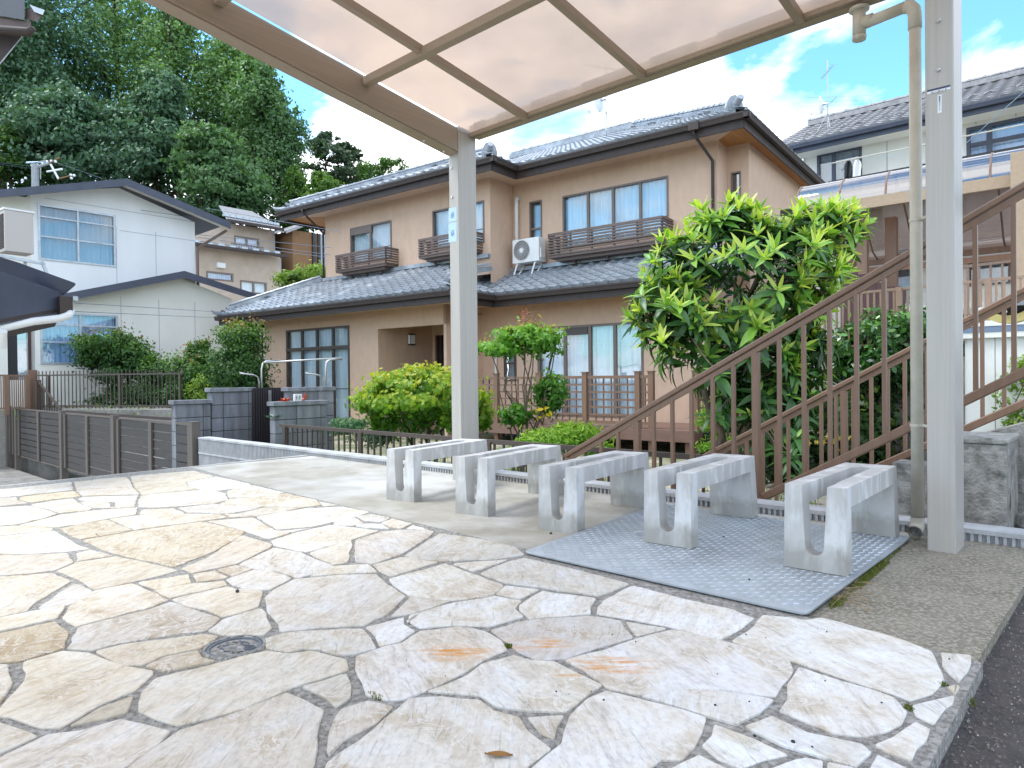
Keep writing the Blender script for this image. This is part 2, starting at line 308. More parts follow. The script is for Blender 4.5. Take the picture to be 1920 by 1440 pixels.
def stonemat():
    m = bpy.data.materials.new('quartzite'); m.use_nodes = True; t = m.node_tree; b = t.nodes['Principled BSDF']; lk = t.links
    def n(k, **a):
        x = t.nodes.new(k)
        for p, q in a.items(): setattr(x, p, q)
        return x
    oi = n('ShaderNodeObjectInfo'); tcn = n('ShaderNodeTexCoord')
    an = n('ShaderNodeMath', operation='MULTIPLY'); an.inputs[1].default_value = .9; lk.new(oi.outputs['Random'], an.inputs[0])
    an2 = n('ShaderNodeMath', operation='ADD'); an2.inputs[1].default_value = .35; lk.new(an.outputs[0], an2.inputs[0])
    vr = n('ShaderNodeVectorRotate'); vr.rotation_type = 'Z_AXIS'; lk.new(tcn.outputs['Object'], vr.inputs[0]); lk.new(an2.outputs[0], vr.inputs['Angle'])
    off = n('ShaderNodeVectorMath', operation='SCALE'); off.inputs[0].default_value = (13, 7, 5); lk.new(oi.outputs['Random'], off.inputs['Scale'])
    ad_ = n('ShaderNodeVectorMath', operation='ADD'); lk.new(vr.outputs[0], ad_.inputs[0]); lk.new(off.outputs[0], ad_.inputs[1])
    mp_ = n('ShaderNodeMapping'); mp_.inputs['Scale'].default_value = (1, 3.4, 1); lk.new(ad_.outputs[0], mp_.inputs[0])
    nz = n('ShaderNodeTexNoise'); nz.inputs['Scale'].default_value = 5; nz.inputs['Detail'].default_value = 9; nz.inputs['Roughness'].default_value = .68; nz.inputs['Distortion'].default_value = 1.3; lk.new(mp_.outputs[0], nz.inputs[0])
    bl = n('ShaderNodeTexNoise'); bl.inputs['Scale'].default_value = 3.2; bl.inputs['Detail'].default_value = 8; bl.inputs['Roughness'].default_value = .62; bl.inputs['Distortion'].default_value = 1.2; lk.new(ad_.outputs[0], bl.inputs[0])
    r1 = n('ShaderNodeValToRGB'); e = r1.color_ramp.elements; e[0].position = .3; e[0].color = (.68, .62, .56, 1); e[1].position = .62; e[1].color = (1, 1, 1, 1)
    x = e.new(.46); x.color = (.91, .87, .82, 1); lk.new(nz.outputs[0], r1.inputs[0])
    r2 = n('ShaderNodeValToRGB'); e = r2.color_ramp.elements; e[0].position = .40; e[0].color = (.84, .76, .64, 1); e[1].position = .60; e[1].color = (1.05, 1.06, 1.08, 1)
    x = e.new(.48); x.color = (1, .97, .9, 1); lk.new(bl.outputs[0], r2.inputs[0])
    m1 = n('ShaderNodeMix', data_type='RGBA', blend_type='MULTIPLY'); m1.inputs[0].default_value = .85; lk.new(oi.outputs['Color'], m1.inputs[6]); lk.new(r1.outputs[0], m1.inputs[7])
    m2 = n('ShaderNodeMix', data_type='RGBA', blend_type='MULTIPLY'); m2.inputs[0].default_value = .9; lk.new(m1.outputs[2], m2.inputs[6]); lk.new(r2.outputs[0], m2.inputs[7])
    # fine dark grain lines of the split stone
    mp3 = n('ShaderNodeMapping'); mp3.inputs['Scale'].default_value = (2, 16, 2); lk.new(ad_.outputs[0], mp3.inputs[0])
    n3 = n('ShaderNodeTexNoise'); n3.inputs['Scale'].default_value = 4; n3.inputs['Detail'].default_value = 6; n3.inputs['Distortion'].default_value = 1.4; lk.new(mp3.outputs[0], n3.inputs[0])
    r3 = n('ShaderNodeMapRange'); r3.inputs['From Min'].default_value = .30; r3.inputs['From Max'].default_value = .42; r3.inputs['To Min'].default_value = .74; r3.inputs['To Max'].default_value = 1; lk.new(n3.outputs[0], r3.inputs[0])
    sp = n('ShaderNodeTexNoise'); sp.inputs['Scale'].default_value = 55; sp.inputs['Detail'].default_value = 4; lk.new(ad_.outputs[0], sp.inputs[0])
    r4 = n('ShaderNodeMapRange'); r4.inputs['From Min'].default_value = .3; r4.inputs['From Max'].default_value = .55; r4.inputs['To Min'].default_value = .90; r4.inputs['To Max'].default_value = 1.03; lk.new(sp.outputs[0], r4.inputs[0])
    mm = n('ShaderNodeMath', operation='MULTIPLY'); lk.new(r3.outputs[0], mm.inputs[0]); lk.new(r4.outputs[0], mm.inputs[1])
    m3 = n('ShaderNodeVectorMath', operation='SCALE'); lk.new(m2.outputs[2], m3.inputs[0]); lk.new(mm.outputs[0], m3.inputs['Scale'])
    cur = m3.outputs[0]
    # pale crackled veins and thin dark seams
    def ridge_(vec, scl, dist, w0):
        q = n('ShaderNodeTexNoise'); q.inputs['Scale'].default_value = scl; q.inputs['Detail'].default_value = 8; q.inputs['Roughness'].default_value = .62; q.inputs['Distortion'].default_value = dist; lk.new(vec, q.inputs[0])
        s1 = n('ShaderNodeMath', operation='SUBTRACT'); s1.inputs[1].default_value = .5; lk.new(q.outputs[0], s1.inputs[0]); ab = n('ShaderNodeMath', operation='ABSOLUTE'); lk.new(s1.outputs[0], ab.inputs[0])
        rg = n('ShaderNodeMapRange'); rg.inputs['From Min'].default_value = w0; rg.inputs['From Max'].default_value = 0; lk.new(ab.outputs[0], rg.inputs[0]); return rg.outputs[0]
    mk = n('ShaderNodeMapRange'); mk.inputs['From Min'].default_value = .52; mk.inputs['From Max'].default_value = .62; lk.new(bl.outputs[0], mk.inputs[0])
    mk2 = n('ShaderNodeMapRange'); mk2.inputs['From Min'].default_value = .52; mk2.inputs['From Max'].default_value = .40; mk2.inputs['To Max'].default_value = .5; lk.new(bl.outputs[0], mk2.inputs[0])
    v1 = n('ShaderNodeMath', operation='MULTIPLY'); lk.new(ridge_(ad_.outputs[0], 9, 1.6, .035), v1.inputs[0]); lk.new(mk2.outputs[0], v1.inputs[1])
    c1_ = n('ShaderNodeMix', data_type='RGBA'); lk.new(v1.outputs[0], c1_.inputs[0]); lk.new(cur, c1_.inputs[6]); c1_.inputs[7].default_value = (.80, .80, .80, 1)
    v2 = n('ShaderNodeMath', operation='MULTIPLY'); v2.inputs[1].default_value = .42; lk.new(ridge_(mp_.outputs[0], 3.2, 2.2, .010), v2.inputs[0])
    c2_ = n('ShaderNodeMix', data_type='RGBA', blend_type='MULTIPLY'); lk.new(v2.outputs[0], c2_.inputs[0]); lk.new(c1_.outputs[2], c2_.inputs[6]); c2_.inputs[7].default_value = (.42, .38, .34, 1)
    cur = c2_.outputs[2]
    # rust stains: three spots of the paving, streaked along the grain
    geo = n('ShaderNodeNewGeometry')
    pts = [(onZ(1010, 1215), .13), (onZ(1150, 1255), .15), (onZ(850, 1230), .14), (onZ(1075, 1268), .07)]
    tot = None
    for P_, rad in pts:
        sb = n('ShaderNodeVectorMath', operation='SUBTRACT'); lk.new(geo.outputs['Position'], sb.inputs[0]); sb.inputs[1].default_value = tuple(P_)
        rt = n('ShaderNodeVectorRotate'); rt.rotation_type = 'Z_AXIS'; rt.inputs['Angle'].default_value = -.75; lk.new(sb.outputs[0], rt.inputs[0])
        mq = n('ShaderNodeVectorMath', operation='MULTIPLY'); mq.inputs[1].default_value = (.8, 1.5, 1); lk.new(rt.outputs[0], mq.inputs[0])
        ln = n('ShaderNodeVectorMath', operation='LENGTH'); lk.new(mq.outputs[0], ln.inputs[0])
        rr = n('ShaderNodeMapRange'); rr.inputs['From Min'].default_value = rad*.85; rr.inputs['From Max'].default_value = rad*.25; rr.inputs['To Max'].default_value = 1; lk.new(ln.outputs['Value'], rr.inputs[0])
        if tot is None: tot = rr.outputs[0]
        else:
            mxx = n('ShaderNodeMath', operation='MAXIMUM'); lk.new(tot, mxx.inputs[0]); lk.new(rr.outputs[0], mxx.inputs[1]); tot = mxx.outputs[0]
    rn = n('ShaderNodeVectorRotate'); rn.rotation_type = 'Z_AXIS'; rn.inputs['Angle'].default_value = -.75; lk.new(geo.outputs['Position'], rn.inputs[0])
    rm = n('ShaderNodeMapping'); rm.inputs['Scale'].default_value = (6, 26, 6); lk.new(rn.outputs[0], rm.inputs[0])
    rz = n('ShaderNodeTexNoise'); rz.inputs['Scale'].default_value = 1.6; rz.inputs['Detail'].default_value = 7; rz.inputs['Roughness'].default_value = .7; lk.new(rm.outputs[0], rz.inputs[0])
    r5 = n('ShaderNodeMapRange'); r5.inputs['From Min'].default_value = .44; r5.inputs['From Max'].default_value = .60; lk.new(rz.outputs[0], r5.inputs[0])
    fm = n('ShaderNodeMath', operation='MULTIPLY'); lk.new(tot, fm.inputs[0]); lk.new(r5.outputs[0], fm.inputs[1])
    m5 = n('ShaderNodeMix', data_type='RGBA'); lk.new(fm.outputs[0], m5.inputs[0]); lk.new(cur, m5.inputs[6]); m5.inputs[7].default_value = (.58, .27, .06, 1)
    lk.new(m5.outputs[2], b.inputs['Base Color']); b.inputs['Roughness'].default_value = .8; b.inputs['Specular IOR Level'].default_value = .25
    bp = n('ShaderNodeBump'); bp.inputs['Distance'].default_value = .006; bp.inputs['Strength'].default_value = .9; lk.new(nz.outputs[0], bp.inputs['Height'])
    bp2 = n('ShaderNodeBump'); bp2.inputs['Distance'].default_value = .0015; bp2.inputs['Strength'].default_value = .8; lk.new(sp.outputs[0], bp2.inputs['Height']); lk.new(bp.outputs[0], bp2.inputs['Normal']); lk.new(bp2.outputs[0], b.inputs['Normal'])
    return m
M['stone'] = stonemat()
def rackdirt(m):
    t = m.node_tree; lk = t.links; b = t.nodes['Principled BSDF']; src = b.inputs['Base Color'].links[0].from_socket
    tcn = t.nodes.new('ShaderNodeTexCoord'); sp = t.nodes.new('ShaderNodeSeparateXYZ'); lk.new(tcn.outputs['Object'], sp.inputs[0]); nz = t.nodes.new('ShaderNodeTexNoise'); nz.inputs['Scale'].default_value = 14; nz.inputs['Detail'].default_value = 7; lk.new(tcn.outputs['Object'], nz.inputs[0])
    ma = t.nodes.new('ShaderNodeMath'); ma.operation = 'MULTIPLY_ADD'; ma.inputs[1].default_value = .12; lk.new(nz.outputs[0], ma.inputs[0]); lk.new(sp.outputs[2], ma.inputs[2])
    r = t.nodes.new('ShaderNodeMapRange'); r.inputs['From Min'].default_value = .175; r.inputs['From Max'].default_value = .125; r.inputs['To Max'].default_value = .85; lk.new(ma.outputs[0], r.inputs[0])
    mx_ = t.nodes.new('ShaderNodeMix'); mx_.data_type = 'RGBA'; mx_.blend_type = 'MULTIPLY'; lk.new(r.outputs[0], mx_.inputs[0]); lk.new(src, mx_.inputs[6]); mx_.inputs[7].default_value = (.66, .64, .60, 1); lk.new(mx_.outputs[2], b.inputs['Base Color'])
rackdirt(M['rack'])
def panelmat():
    m = bpy.data.materials.new('polycarbonate'); m.use_nodes = True; t = m.node_tree; lk = t.links; t.nodes.remove(t.nodes['Principled BSDF'])
    tr = t.nodes.new('ShaderNodeBsdfTransparent'); tr.inputs[0].default_value = (.66, .585, .53, 1)
    tl = t.nodes.new('ShaderNodeBsdfTranslucent'); tl.inputs[0].default_value = (.60, .52, .455, 1)
    nz = t.nodes.new('ShaderNodeTexNoise'); nz.inputs['Scale'].default_value = 2.5; nz.inputs['Detail'].default_value = 6
    tcn = t.nodes.new('ShaderNodeTexCoord'); lk.new(tcn.outputs['Object'], nz.inputs[0])
    r = t.nodes.new('ShaderNodeMapRange'); r.inputs['From Min'].default_value = .3; r.inputs['From Max'].default_value = .7; r.inputs['To Min'].default_value = .34; r.inputs['To Max'].default_value = .46; lk.new(nz.outputs[0], r.inputs[0])
    gl = t.nodes.new('ShaderNodeBsdfGlossy'); gl.inputs['Roughness'].default_value = .15; gl.inputs[0].default_value = (.9, .9, .9, 1)
    m1 = t.nodes.new('ShaderNodeMixShader'); lk.new(r.outputs[0], m1.inputs[0]); lk.new(tr.outputs[0], m1.inputs[1]); lk.new(tl.outputs[0], m1.inputs[2])
    m2 = t.nodes.new('ShaderNodeMixShader'); m2.inputs[0].default_value = .05; lk.new(m1.outputs[0], m2.inputs[1]); lk.new(gl.outputs[0], m2.inputs[2]); lk.new(m2.outputs[0], t.nodes['Material Output'].inputs[0])
    return m
M['panel'] = panelmat()
def smokemat():
    m = glassmat('smoked', (.42, .31, .28), .30); return m
M['smoked'] = smokemat()
# ================================================================== GROUND
def poly_prism(name, poly, z0, z1, mat, kind='structure', parent=None):
    b = MB(); n = len(poly); b.add([(x, y, z0) for x, y in poly]+[(x, y, z1) for x, y in poly], [tuple(range(n))[::-1], tuple(range(n, 2*n))]+[(i, (i+1) % n, n+(i+1) % n, n+i) for i in range(n)])
    o = b.build(name, mat, parent)
    if kind: o['kind'] = kind
    return o
g_ = MB(); g_.quad((-300, -300, -1.5), (300, -300, -1.5), (300, 300, -1.5), (-300, 300, -1.5)); g_.build('ground', M['soil'])['kind'] = 'structure'
poly_prism('driveway_base', [(-6.65, -5), (-.318, -5), (-.318, 2.30), (-.84, 2.36), (-2.16, 2.44), (-4.56, 2.56), (-6.65, 2.72)], -1.45, .005, M['mortar'])
poly_prism('concrete_slab', [(-6.65, 2.722), (-4.56, 2.562), (-2.16, 2.442), (-.84, 2.362), (-.84, 3.98), (-6.57, 3.98)], -1.45, 0, M['slab'])
poly_prism('concrete_apron', [(-.838, 2.37), (-.335, 2.30), (-.325, 2.9), (-.31, 3.98), (-.838, 3.98)], -.30, -.003, M['slab_dirty'])
# pale edging strip along the far left edge of the paving
b_ = MB()
for k in range(7):
    y0 = -4.9+k*1.27; b_.box(-6.70, -6.64, y0, y0+1.262, -.30, .004)
b_.build('edging_strip', M['slab'])['kind'] = 'structure'
# asphalt lane on the right, rough sheet falling a little towards the lane
nx, ny = 60, 120; V_, F_ = [], []
for i in range(nx):
    for j in range(ny):
        x = -.36+i*.07*(1+i*.03); y = -4+j*.085
        V_.append((x, y, -.035-min(x+.36, .5)*.10+random.uniform(-.0022, .0022)))
for i in range(nx-1):
    for j in range(ny-1): a = i*ny+j; F_.append((a, a+ny, a+ny+1, a+1))
o = link('lane', npmesh('lane', V_, F_, M['asphalt'], smooth=True)); o['kind'] = 'structure'
V_, F_ = [], []                                                     # loose grit on the lane
for i in range(2600):
    x = -.33+abs(random.gauss(0, .22)); y = random.uniform(.7, 3.3); s = random.uniform(.0015, .006)*random.uniform(.6, 1.6)
    z = -.035-min(x+.36, .5)*.10; c = len(V_)
    for dx, dy, dz in ((1, 0, 0), (0, 1, 0), (-1, 0, 0), (0, -1, 0), (0, 0, 1.1)): V_.append((x+dx*s*random.uniform(.6, 1), y+dy*s*random.uniform(.6, 1), z+dz*s))
    F_ += [(c, c+1, c+4), (c+1, c+2, c+4), (c+2, c+3, c+4), (c+3, c, c+4)]
tag(link('grit', npmesh('grit', V_, F_, material('grit', (.16, .14, .13), .95, (.06, .055, .055), 90, c3=(.4, .38, .34), s3=120, r3=(.58, .6)))), 'loose grit along the edge of the asphalt lane', 'grit', kind='stuff')
# lower ground: sunk path on the left, garden, terraces, hill
poly_prism('sunk_path', [(-40, -12), (-6.71, -12), (-6.71, 3.95), (-40, 3.95)], -1.49, -1.2, M['concrete_old'])
poly_prism('garden_ground', [(-8.9, 4.14), (9, 4.14), (9, 26), (-19.6, 26), (-19.6, 7.4), (-8.9, 6.3)], -1.49, -.5, M['garden'])
poly_prism('terrace_ground', [tuple(onD(75, 770, 16.0)[:2]), tuple(onD(345, 770, 15.0)[:2]), tuple(onD(430, 770, 13.3)[:2]), (-16.5, 8.6), (-19.7, 8.3), (-19.7, 26), (-34, 26), (-34, -6), (-20.3, -6), (-20.25, float(onD(75, 770, 16.0)[1]))], -1.49, .22, M['bounce_ground'])
poly_prism('upper_terrace', [(-3.6, 9.6), (-.9, 8.4), (9, 8.4), (9, 26), (-3.6, 26)], -1.49, 1.0, M['concrete_old'])
# hill behind the houses
V_, F_ = [], []; n1_, n2_ = 34, 14
for i in range(n1_):
    hf = min(1, max(0, (18+i*3-52)/20))
    for j in range(n2_):
        a = radians(50+i*3.6); r = 36+j*6; x = -sin(a)*r if 0 else cos(a+radians(0))*0 - sin(radians(18+i*3))*r; y = cos(radians(18+i*3))*r
        V_.append((x, y, -1.0+hf*(max(0, (r-34))*.32+1.0*sin(i*.9)+sin(j*1.7))))
for i in range(n1_-1):
    for j in range(n2_-1): a = i*n2_+j; F_.append((a, a+1, a+n2_+1, a+n2_))
o = link('hill', npmesh('hill', V_, F_, material('hillside', (.035, .05, .018), 1, (.02, .028, .012), 1.2), smooth=True)); o['kind'] = 'structure'
# garden details: lawn patch and pale stone walk seen between the racks
poly_prism('lawn', [(-8.6, 4.9), (-4.6, 4.75), (-4.2, 6.4), (-8.6, 6.9)], -.5, -.475, M['lawn'])
poly_prism('garden_walk', [(-4.3, 4.75), (-1.5, 4.75), (-1.2, 8.8), (-4.2, 8.9)], -.5, -.47, material('walk_stone', (.58, .50, .38), .9, (.40, .35, .27), 3, c3=(.20, .17, .12), s3=4, r3=(.58, .62)))
# ================================================================== PAVING STONES traced on the ground plane
def A(s, ox, oy): return [(ox+float(p.split(',')[0])/3, oy+float(p.split(',')[1])/3) for p in s.split()]
RA, RB, RD, RE, RF = (0, 840), (640, 840), (0, 1140), (640, 1140), (1280, 1140)
S = [
 (RA, "-60,238 0,234 400,192 412,235 330,245 110,270 -60,280"), (RA, "412,190 515,180 505,203 425,215"), (RA, "425,218 505,207 520,178 715,163 750,225 788,262 600,266 465,270 430,240"),
 (RA, "733,158 1090,128 1205,158 1045,193 1060,214 1115,231 800,262 762,228"), (RA, "1052,193 1215,160 1412,203 1380,220 1220,240 1120,231 1062,212"),
 (RA, "1280,240 1412,207 1602,250 1540,266 1400,276 1290,280 1275,255"), (RA, "780,290 800,266 1112,236 1220,243 1268,253 1285,290 1210,310 1000,328 850,335 775,328"),
 (RA, "108,290 120,273 330,248 417,240 455,270 300,288 180,305"), (RA, "-80,283 90,276 105,295 160,309 -80,336"), (RA, "440,287 465,274 600,270 780,266 762,298 640,300 480,300"),
 (RA, "170,320 300,295 410,283 445,310 520,338 500,350 340,365 280,345"), (RA, "450,305 610,303 618,330 650,331 648,303 745,300 765,302 755,330 640,336 530,335 480,320"),
 (RA, "-80,340 160,326 250,346 325,370 240,397 100,429 -80,442"), (RA, "103,433 340,374 520,351 775,333 765,372 600,397 450,427 330,444 180,438"),
 (RA, "783,374 800,346 980,339 1042,366 900,373"), (RA, "1000,338 1210,315 1330,325 1477,330 1420,347 1280,369 1060,363"),
 (RA, "1238,312 1292,285 1400,278 1612,254 1780,290 1808,320 1700,332 1480,327 1340,322"), (RA, "1793,300 1905,321 1822,326"), (RA, "1340,370 1480,336 1705,333 1600,358 1440,384"),
 (RA, "613,400 780,379 1060,369 1240,373 1280,389 1150,408 900,441 758,461 690,431"), (RA, "1262,371 1332,370 1422,384 1292,390"), (RA, "333,456 450,429 600,404 680,436 747,462 600,478 400,492"),
 (RA, "-80,448 85,436 300,449 290,462 100,481 -80,499"), (RA, "-80,503 300,463 370,500 430,540 505,566 380,581 150,592 -80,600"), (RA, "400,496 535,483 550,498 460,512"), (RA, "545,484 740,466 560,497"),
 (RA, "465,516 760,465 1140,412 1380,468 1330,511 1200,582 980,667 820,632 640,592 560,562"), (RA, "1165,411 1420,390 1550,463 1642,465 1620,481 1510,509 1370,461"),
 (RA, "1440,386 1720,340 1925,330 2080,361 1995,388 1905,410 1760,443 1560,459"), (RA, "1570,466 1750,448 1645,471"), (RA, "1525,520 1650,479 1860,432 1950,442 2135,465 1980,515 1730,584 1690,580 1540,546"),
 (RA, "1740,590 1920,530 1976,519 1982,545 1955,642 1880,656 1790,620"), (RA, "430,592 510,570 638,606 560,616 430,636"), (RA, "-80,606 380,589 392,615 415,641 310,686 150,706 -80,718"),
 (RA, "314,690 430,641 650,608 820,641 1003,686 900,716 750,751 530,796 430,731"), (RA, "1020,676 1160,621 1360,490 1532,541 1520,561 1330,651 1080,704"), (RA, "1340,656 1540,560 1692,585 1792,630 1880,658 1800,701 1670,731 1560,691 1430,679"),
 (RA, "-80,728 0,722 300,702 400,748 300,805 200,865 150,915 0,946 -80,955"), (RA, "215,897 320,820 420,758 521,801 500,836 390,880 250,906"),
 (RA, "388,887 530,802 745,761 850,806 950,852 838,898 700,930 430,1003 350,955"), (RA, "775,755 1060,710 1068,740 1078,758 880,796"), (RA, "1084,710 1210,690 1285,725 1240,738 1110,750"),
 (RA, "1225,685 1330,660 1420,681 1310,722"), (RA, "1273,740 1300,728 1430,685 1530,690 1640,731 1520,796 1390,799 1310,771"), (RA, "870,800 1070,762 1260,746 1280,770 1100,811 960,843"),
 (RA, "965,850 1280,778 1330,792 1478,802 1468,850 1452,890 1340,930 1250,948 1150,905 1060,890"), (RA, "1740,722 1870,665 2070,654 2122,696 1920,707"),
 (RA, "1500,895 1488,840 1535,798 1650,738 1920,712 2115,708 2172,760 2282,830 2215,900 2170,937 2050,996 1920,1002 1575,1031 1565,985 1505,925"),
 (RB, "80,385 165,372 275,395 220,418 130,410"), (RB, "-40,404 75,391 128,424 60,438 -40,437"), (RB, "78,436 130,427 230,428 272,455 140,448"), (RB, "225,420 290,397 397,425 340,453 275,447"), (RB, "368,453 400,430 505,466"),
 (RB, "80,516 230,470 340,460 522,470 500,496 330,601 180,652 80,641 73,600"), (RB, "358,600 555,477 800,512 982,555 1032,600 860,626 560,633 370,616"), (RB, "178,655 340,612 552,638 280,721 213,690"),
 (RB, "268,735 580,648 700,690 917,771 850,826 620,856 380,831 290,770"), (RB, "628,650 935,628 740,693"), (RB, "778,705 940,640 1030,619 1345,692 1622,765 1440,831 1140,785 930,761"), (RB, "868,821 925,774 1112,795 1000,851"),
 (RB, "278,946 330,895 385,839 612,858 510,897 400,930"), (RB, "373,985 383,940 520,899 640,868 860,831 980,855 1012,860 975,902 1025,946 830,1002 650,996 440,1011 372,970"),
 (RB, "1000,885 1050,851 1130,806 1430,846 1400,895 1403,931 1060,961 1002,915"), (RB, "1436,931 1443,890 1480,851 1640,771 1920,845 2200,905 2322,955 2240,1018 2125,1076 1920,1024 1840,1001 1600,956"),
 (RE, "137,105 350,49 353,90 415,125 330,185 215,213 188,150"), (RD, "1482,175 1600,140 1920,118 2040,118 2085,165 2116,226 2000,256 1890,262 1800,231 1700,230 1610,249 1500,226"),
 (RE, "83,270 240,215 340,195 440,129 650,104 810,130 900,180 932,232 800,291 700,356 480,461 350,511 250,516 138,486 120,420 90,370 78,340"),
 (RE, "838,121 1060,65 1400,42 1570,70 1642,165 1460,215 1270,281 1100,291 990,241 930,190"), (RE, "1600,74 1832,111 1660,156"),
 (RE, "483,466 700,381 790,311 970,264 1060,291 1200,300 1340,371 1467,431 1380,491 1260,582 1050,576 870,551 780,491 620,476"),
 (RE, "1258,291 1480,235 1660,171 1862,121 1920,130 2130,180 2520,290 2542,350 2480,430 2440,497 2070,451 1920,457 1700,491 1500,451 1370,351"),
 (RE, "1690,497 1920,463 2070,459 2432,515 2350,590 2220,652 2080,612 1920,562 1750,511"), (RD, "1850,701 1885,611 1920,565 2070,518 2212,551 2120,641 1930,741 1852,826 1838,800"),
 (RD, "1698,441 1920,375 1950,375 1976,430 1970,501 1890,556 1830,501"), (RE, "378,506 560,496 780,516 860,576 1000,611 1050,691 1182,791 1060,881 960,990 900,1100 -220,1100 -130,1000 -80,866 0,806 180,681 320,561"),
 (RE, "1048,611 1252,600 1196,731 1120,701"), (RE, "1288,601 1380,511 1490,465 1680,511 1920,571 2052,615 1992,770 1920,851 1800,851 1738,896 1660,1100 860,1100 960,1010 1070,900 1240,761 1250,701"),
 (RF, "-150,1050 -120,930 0,868 90,826 200,880 330,940 260,1100 -150,1100"),
 (RF, "273,186 400,100 450,39 600,50 690,66 780,52 880,76 1230,171 1402,241 1472,406 1400,481 1280,517 1190,481 900,391 600,291"),
 (RF, "655,330 900,411 1190,501 1262,581 1232,651 1150,691 1020,722 850,701 700,641 543,576 590,511 588,430"), (RF, "348,666 500,609 700,701 1010,766 1062,811 970,892 800,841 560,771"),
 (RF, "108,771 180,650 400,731 592,821 450,851 330,897 200,846"), (RF, "1453,250 1622,264 1605,351 1550,412 1500,371 1460,321"), (RF, "1488,441 1540,424 1577,445 1530,482"),
 (RF, "1288,546 1552,494 1410,652 1310,601"), (RF, "1083,766 1310,639 1392,681 1285,852 1150,806"), (RF, "1095,824 1262,896 1190,1050 1000,1000 1055,896"), (RF, "500,896 620,851 690,837 787,856 785,901 740,1060 420,1000"), (RF, "815,864 962,896 890,1090 800,1040"),
 (RD, "-120,80 0,55 230,10 370,-16 350,20 320,58 160,95 -120,160"), (RD, "438,106 840,5 960,-38 1060,-5 1242,56 1160,125 880,161 620,206 520,236 378,226"), (RD, "1170,126 1250,65 1450,5 1476,5 1502,60 1530,111 1480,151 1430,161 1250,151"),
 (RD, "-120,175 0,141 310,75 387,131 365,221 240,261 100,301 -120,306"), (RD, "538,241 700,201 1160,145 1228,158 1140,221 920,266 810,317 700,321 610,286"), (RD, "818,326 930,275 1110,240 1140,280 1212,298 930,356"),
 (RD, "133,301 350,240 500,250 620,296 720,326 862,351 860,371 760,461 560,541 340,670 230,671 60,611 -120,600 0,561 100,451 140,401"), (RD, "-120,315 45,320 50,370 72,421 0,532 -120,590"),
 (RD, "798,471 870,395 1240,305 1500,239 1620,256 1760,240 1950,290 1962,345 1840,386 1650,441 1500,511 1240,601 1000,657 900,631 778,576"), (RD, "393,661 560,561 752,491 715,586 560,626"), (RD, "-120,620 0,640 180,701 212,719 0,812 -120,860"),
 (RD, "-120,900 0,841 270,711 450,690 680,625 800,651 957,691 880,781 700,901 480,1080 -120,1080"), (RD, "520,1080 700,911 850,800 1010,690 1240,621 1500,521 1610,477 1700,511 1822,576 1785,701 1770,871 1700,1080")]
paving = thing('stone_paving', None or 'x', 'x'); del paving['label']; del paving['category']; paving['kind'] = 'structure'
def inset_stone(P2, k):
    """jitter the traced outline, build a low bevelled slab; P2 world xy"""
    n = len(P2); c = np.mean(P2, 0); out = []
    ar = sum(P2[i][0]*P2[(i+1) % n][1]-P2[(i+1) % n][0]*P2[i][1] for i in range(n))/2
    if ar < 0: P2 = P2[::-1]
    r2 = np.random.default_rng(k+11)
    # Chaikin once to soften corners, then subdivide with small chips
    Q = []
    for i in range(n):
        a, b2 = np.array(P2[i]), np.array(P2[(i+1) % n]); Q += [a*.955+b2*.045, a*.045+b2*.955]
    R_ = []
    for i in range(len(Q)):
        a, b2 = Q[i], Q[(i+1) % len(Q)]; d = np.linalg.norm(b2-a); m = max(1, int(d/.045)); t = (b2-a)/max(d, 1e-6); nn = np.array([t[1], -t[0]])
        for j in range(m): R_.append(a+(b2-a)*j/m+nn*(r2.normal()*.003 if j else 0))
    R_ = np.array(R_); m = len(R_)
    nx_ = np.roll(R_, -1, 0)-np.roll(R_, 1, 0); nx_ /= np.maximum(np.linalg.norm(nx_, axis=1, keepdims=True), 1e-6); inn = np.stack([-nx_[:, 1], nx_[:, 0]], 1)
    h = .0095+r2.random()*.003; tlt = r2.normal(size=2)*.0012
    def zz(P, z): return np.column_stack([P, z+(P-c)@tlt])
    rings = [zz(R_-inn*.001, -.006), zz(R_-inn*.0005, h-.002), zz(R_+inn*.0022, h)]
    V = np.concatenate(rings); V[:, :2] -= c; F = []
    for q in range(2):
        for i in range(m): j = (i+1) % m; F.append((q*m+i, q*m+j, (q+1)*m+j, (q+1)*m+i))
    F.append(tuple(range(2*m, 3*m)))
    me = bpy.data.meshes.new('paving_stone'); me.from_pydata(V.tolist(), [], F); me.materials.append(M['stone']); me.update()
    o = link('paving_stone', me, paving, (c[0], c[1], 0))
    return o, c
def clipx(P2): return [(min(max(p[0], -6.635), -.337), p[1]) for p in P2]
for k, (off, s) in enumerate(S):
    P2 = clipx([tuple(onZ(x, y, .010)[:2]) for x, y in A(s, *off)])
    o, c = inset_stone([np.array(p) for p in P2], k)
    px, py, _ = proj((c[0], c[1], 0)); r2 = random.Random(k*7+3)
    warm = max(0, min(1, (1250-px)/1150))*(.35+.95*r2.random()); 
    if k in (83,): warm = .8
    base = np.array([.68, .685, .675])*(1-warm)+np.array([.60, .545, .445])*warm
    base = base*(1.03-.20*r2.random()*(1 if warm > .2 else .5))+np.array([.01, .0, .01])*r2.random(); o.color = (*base, 1)
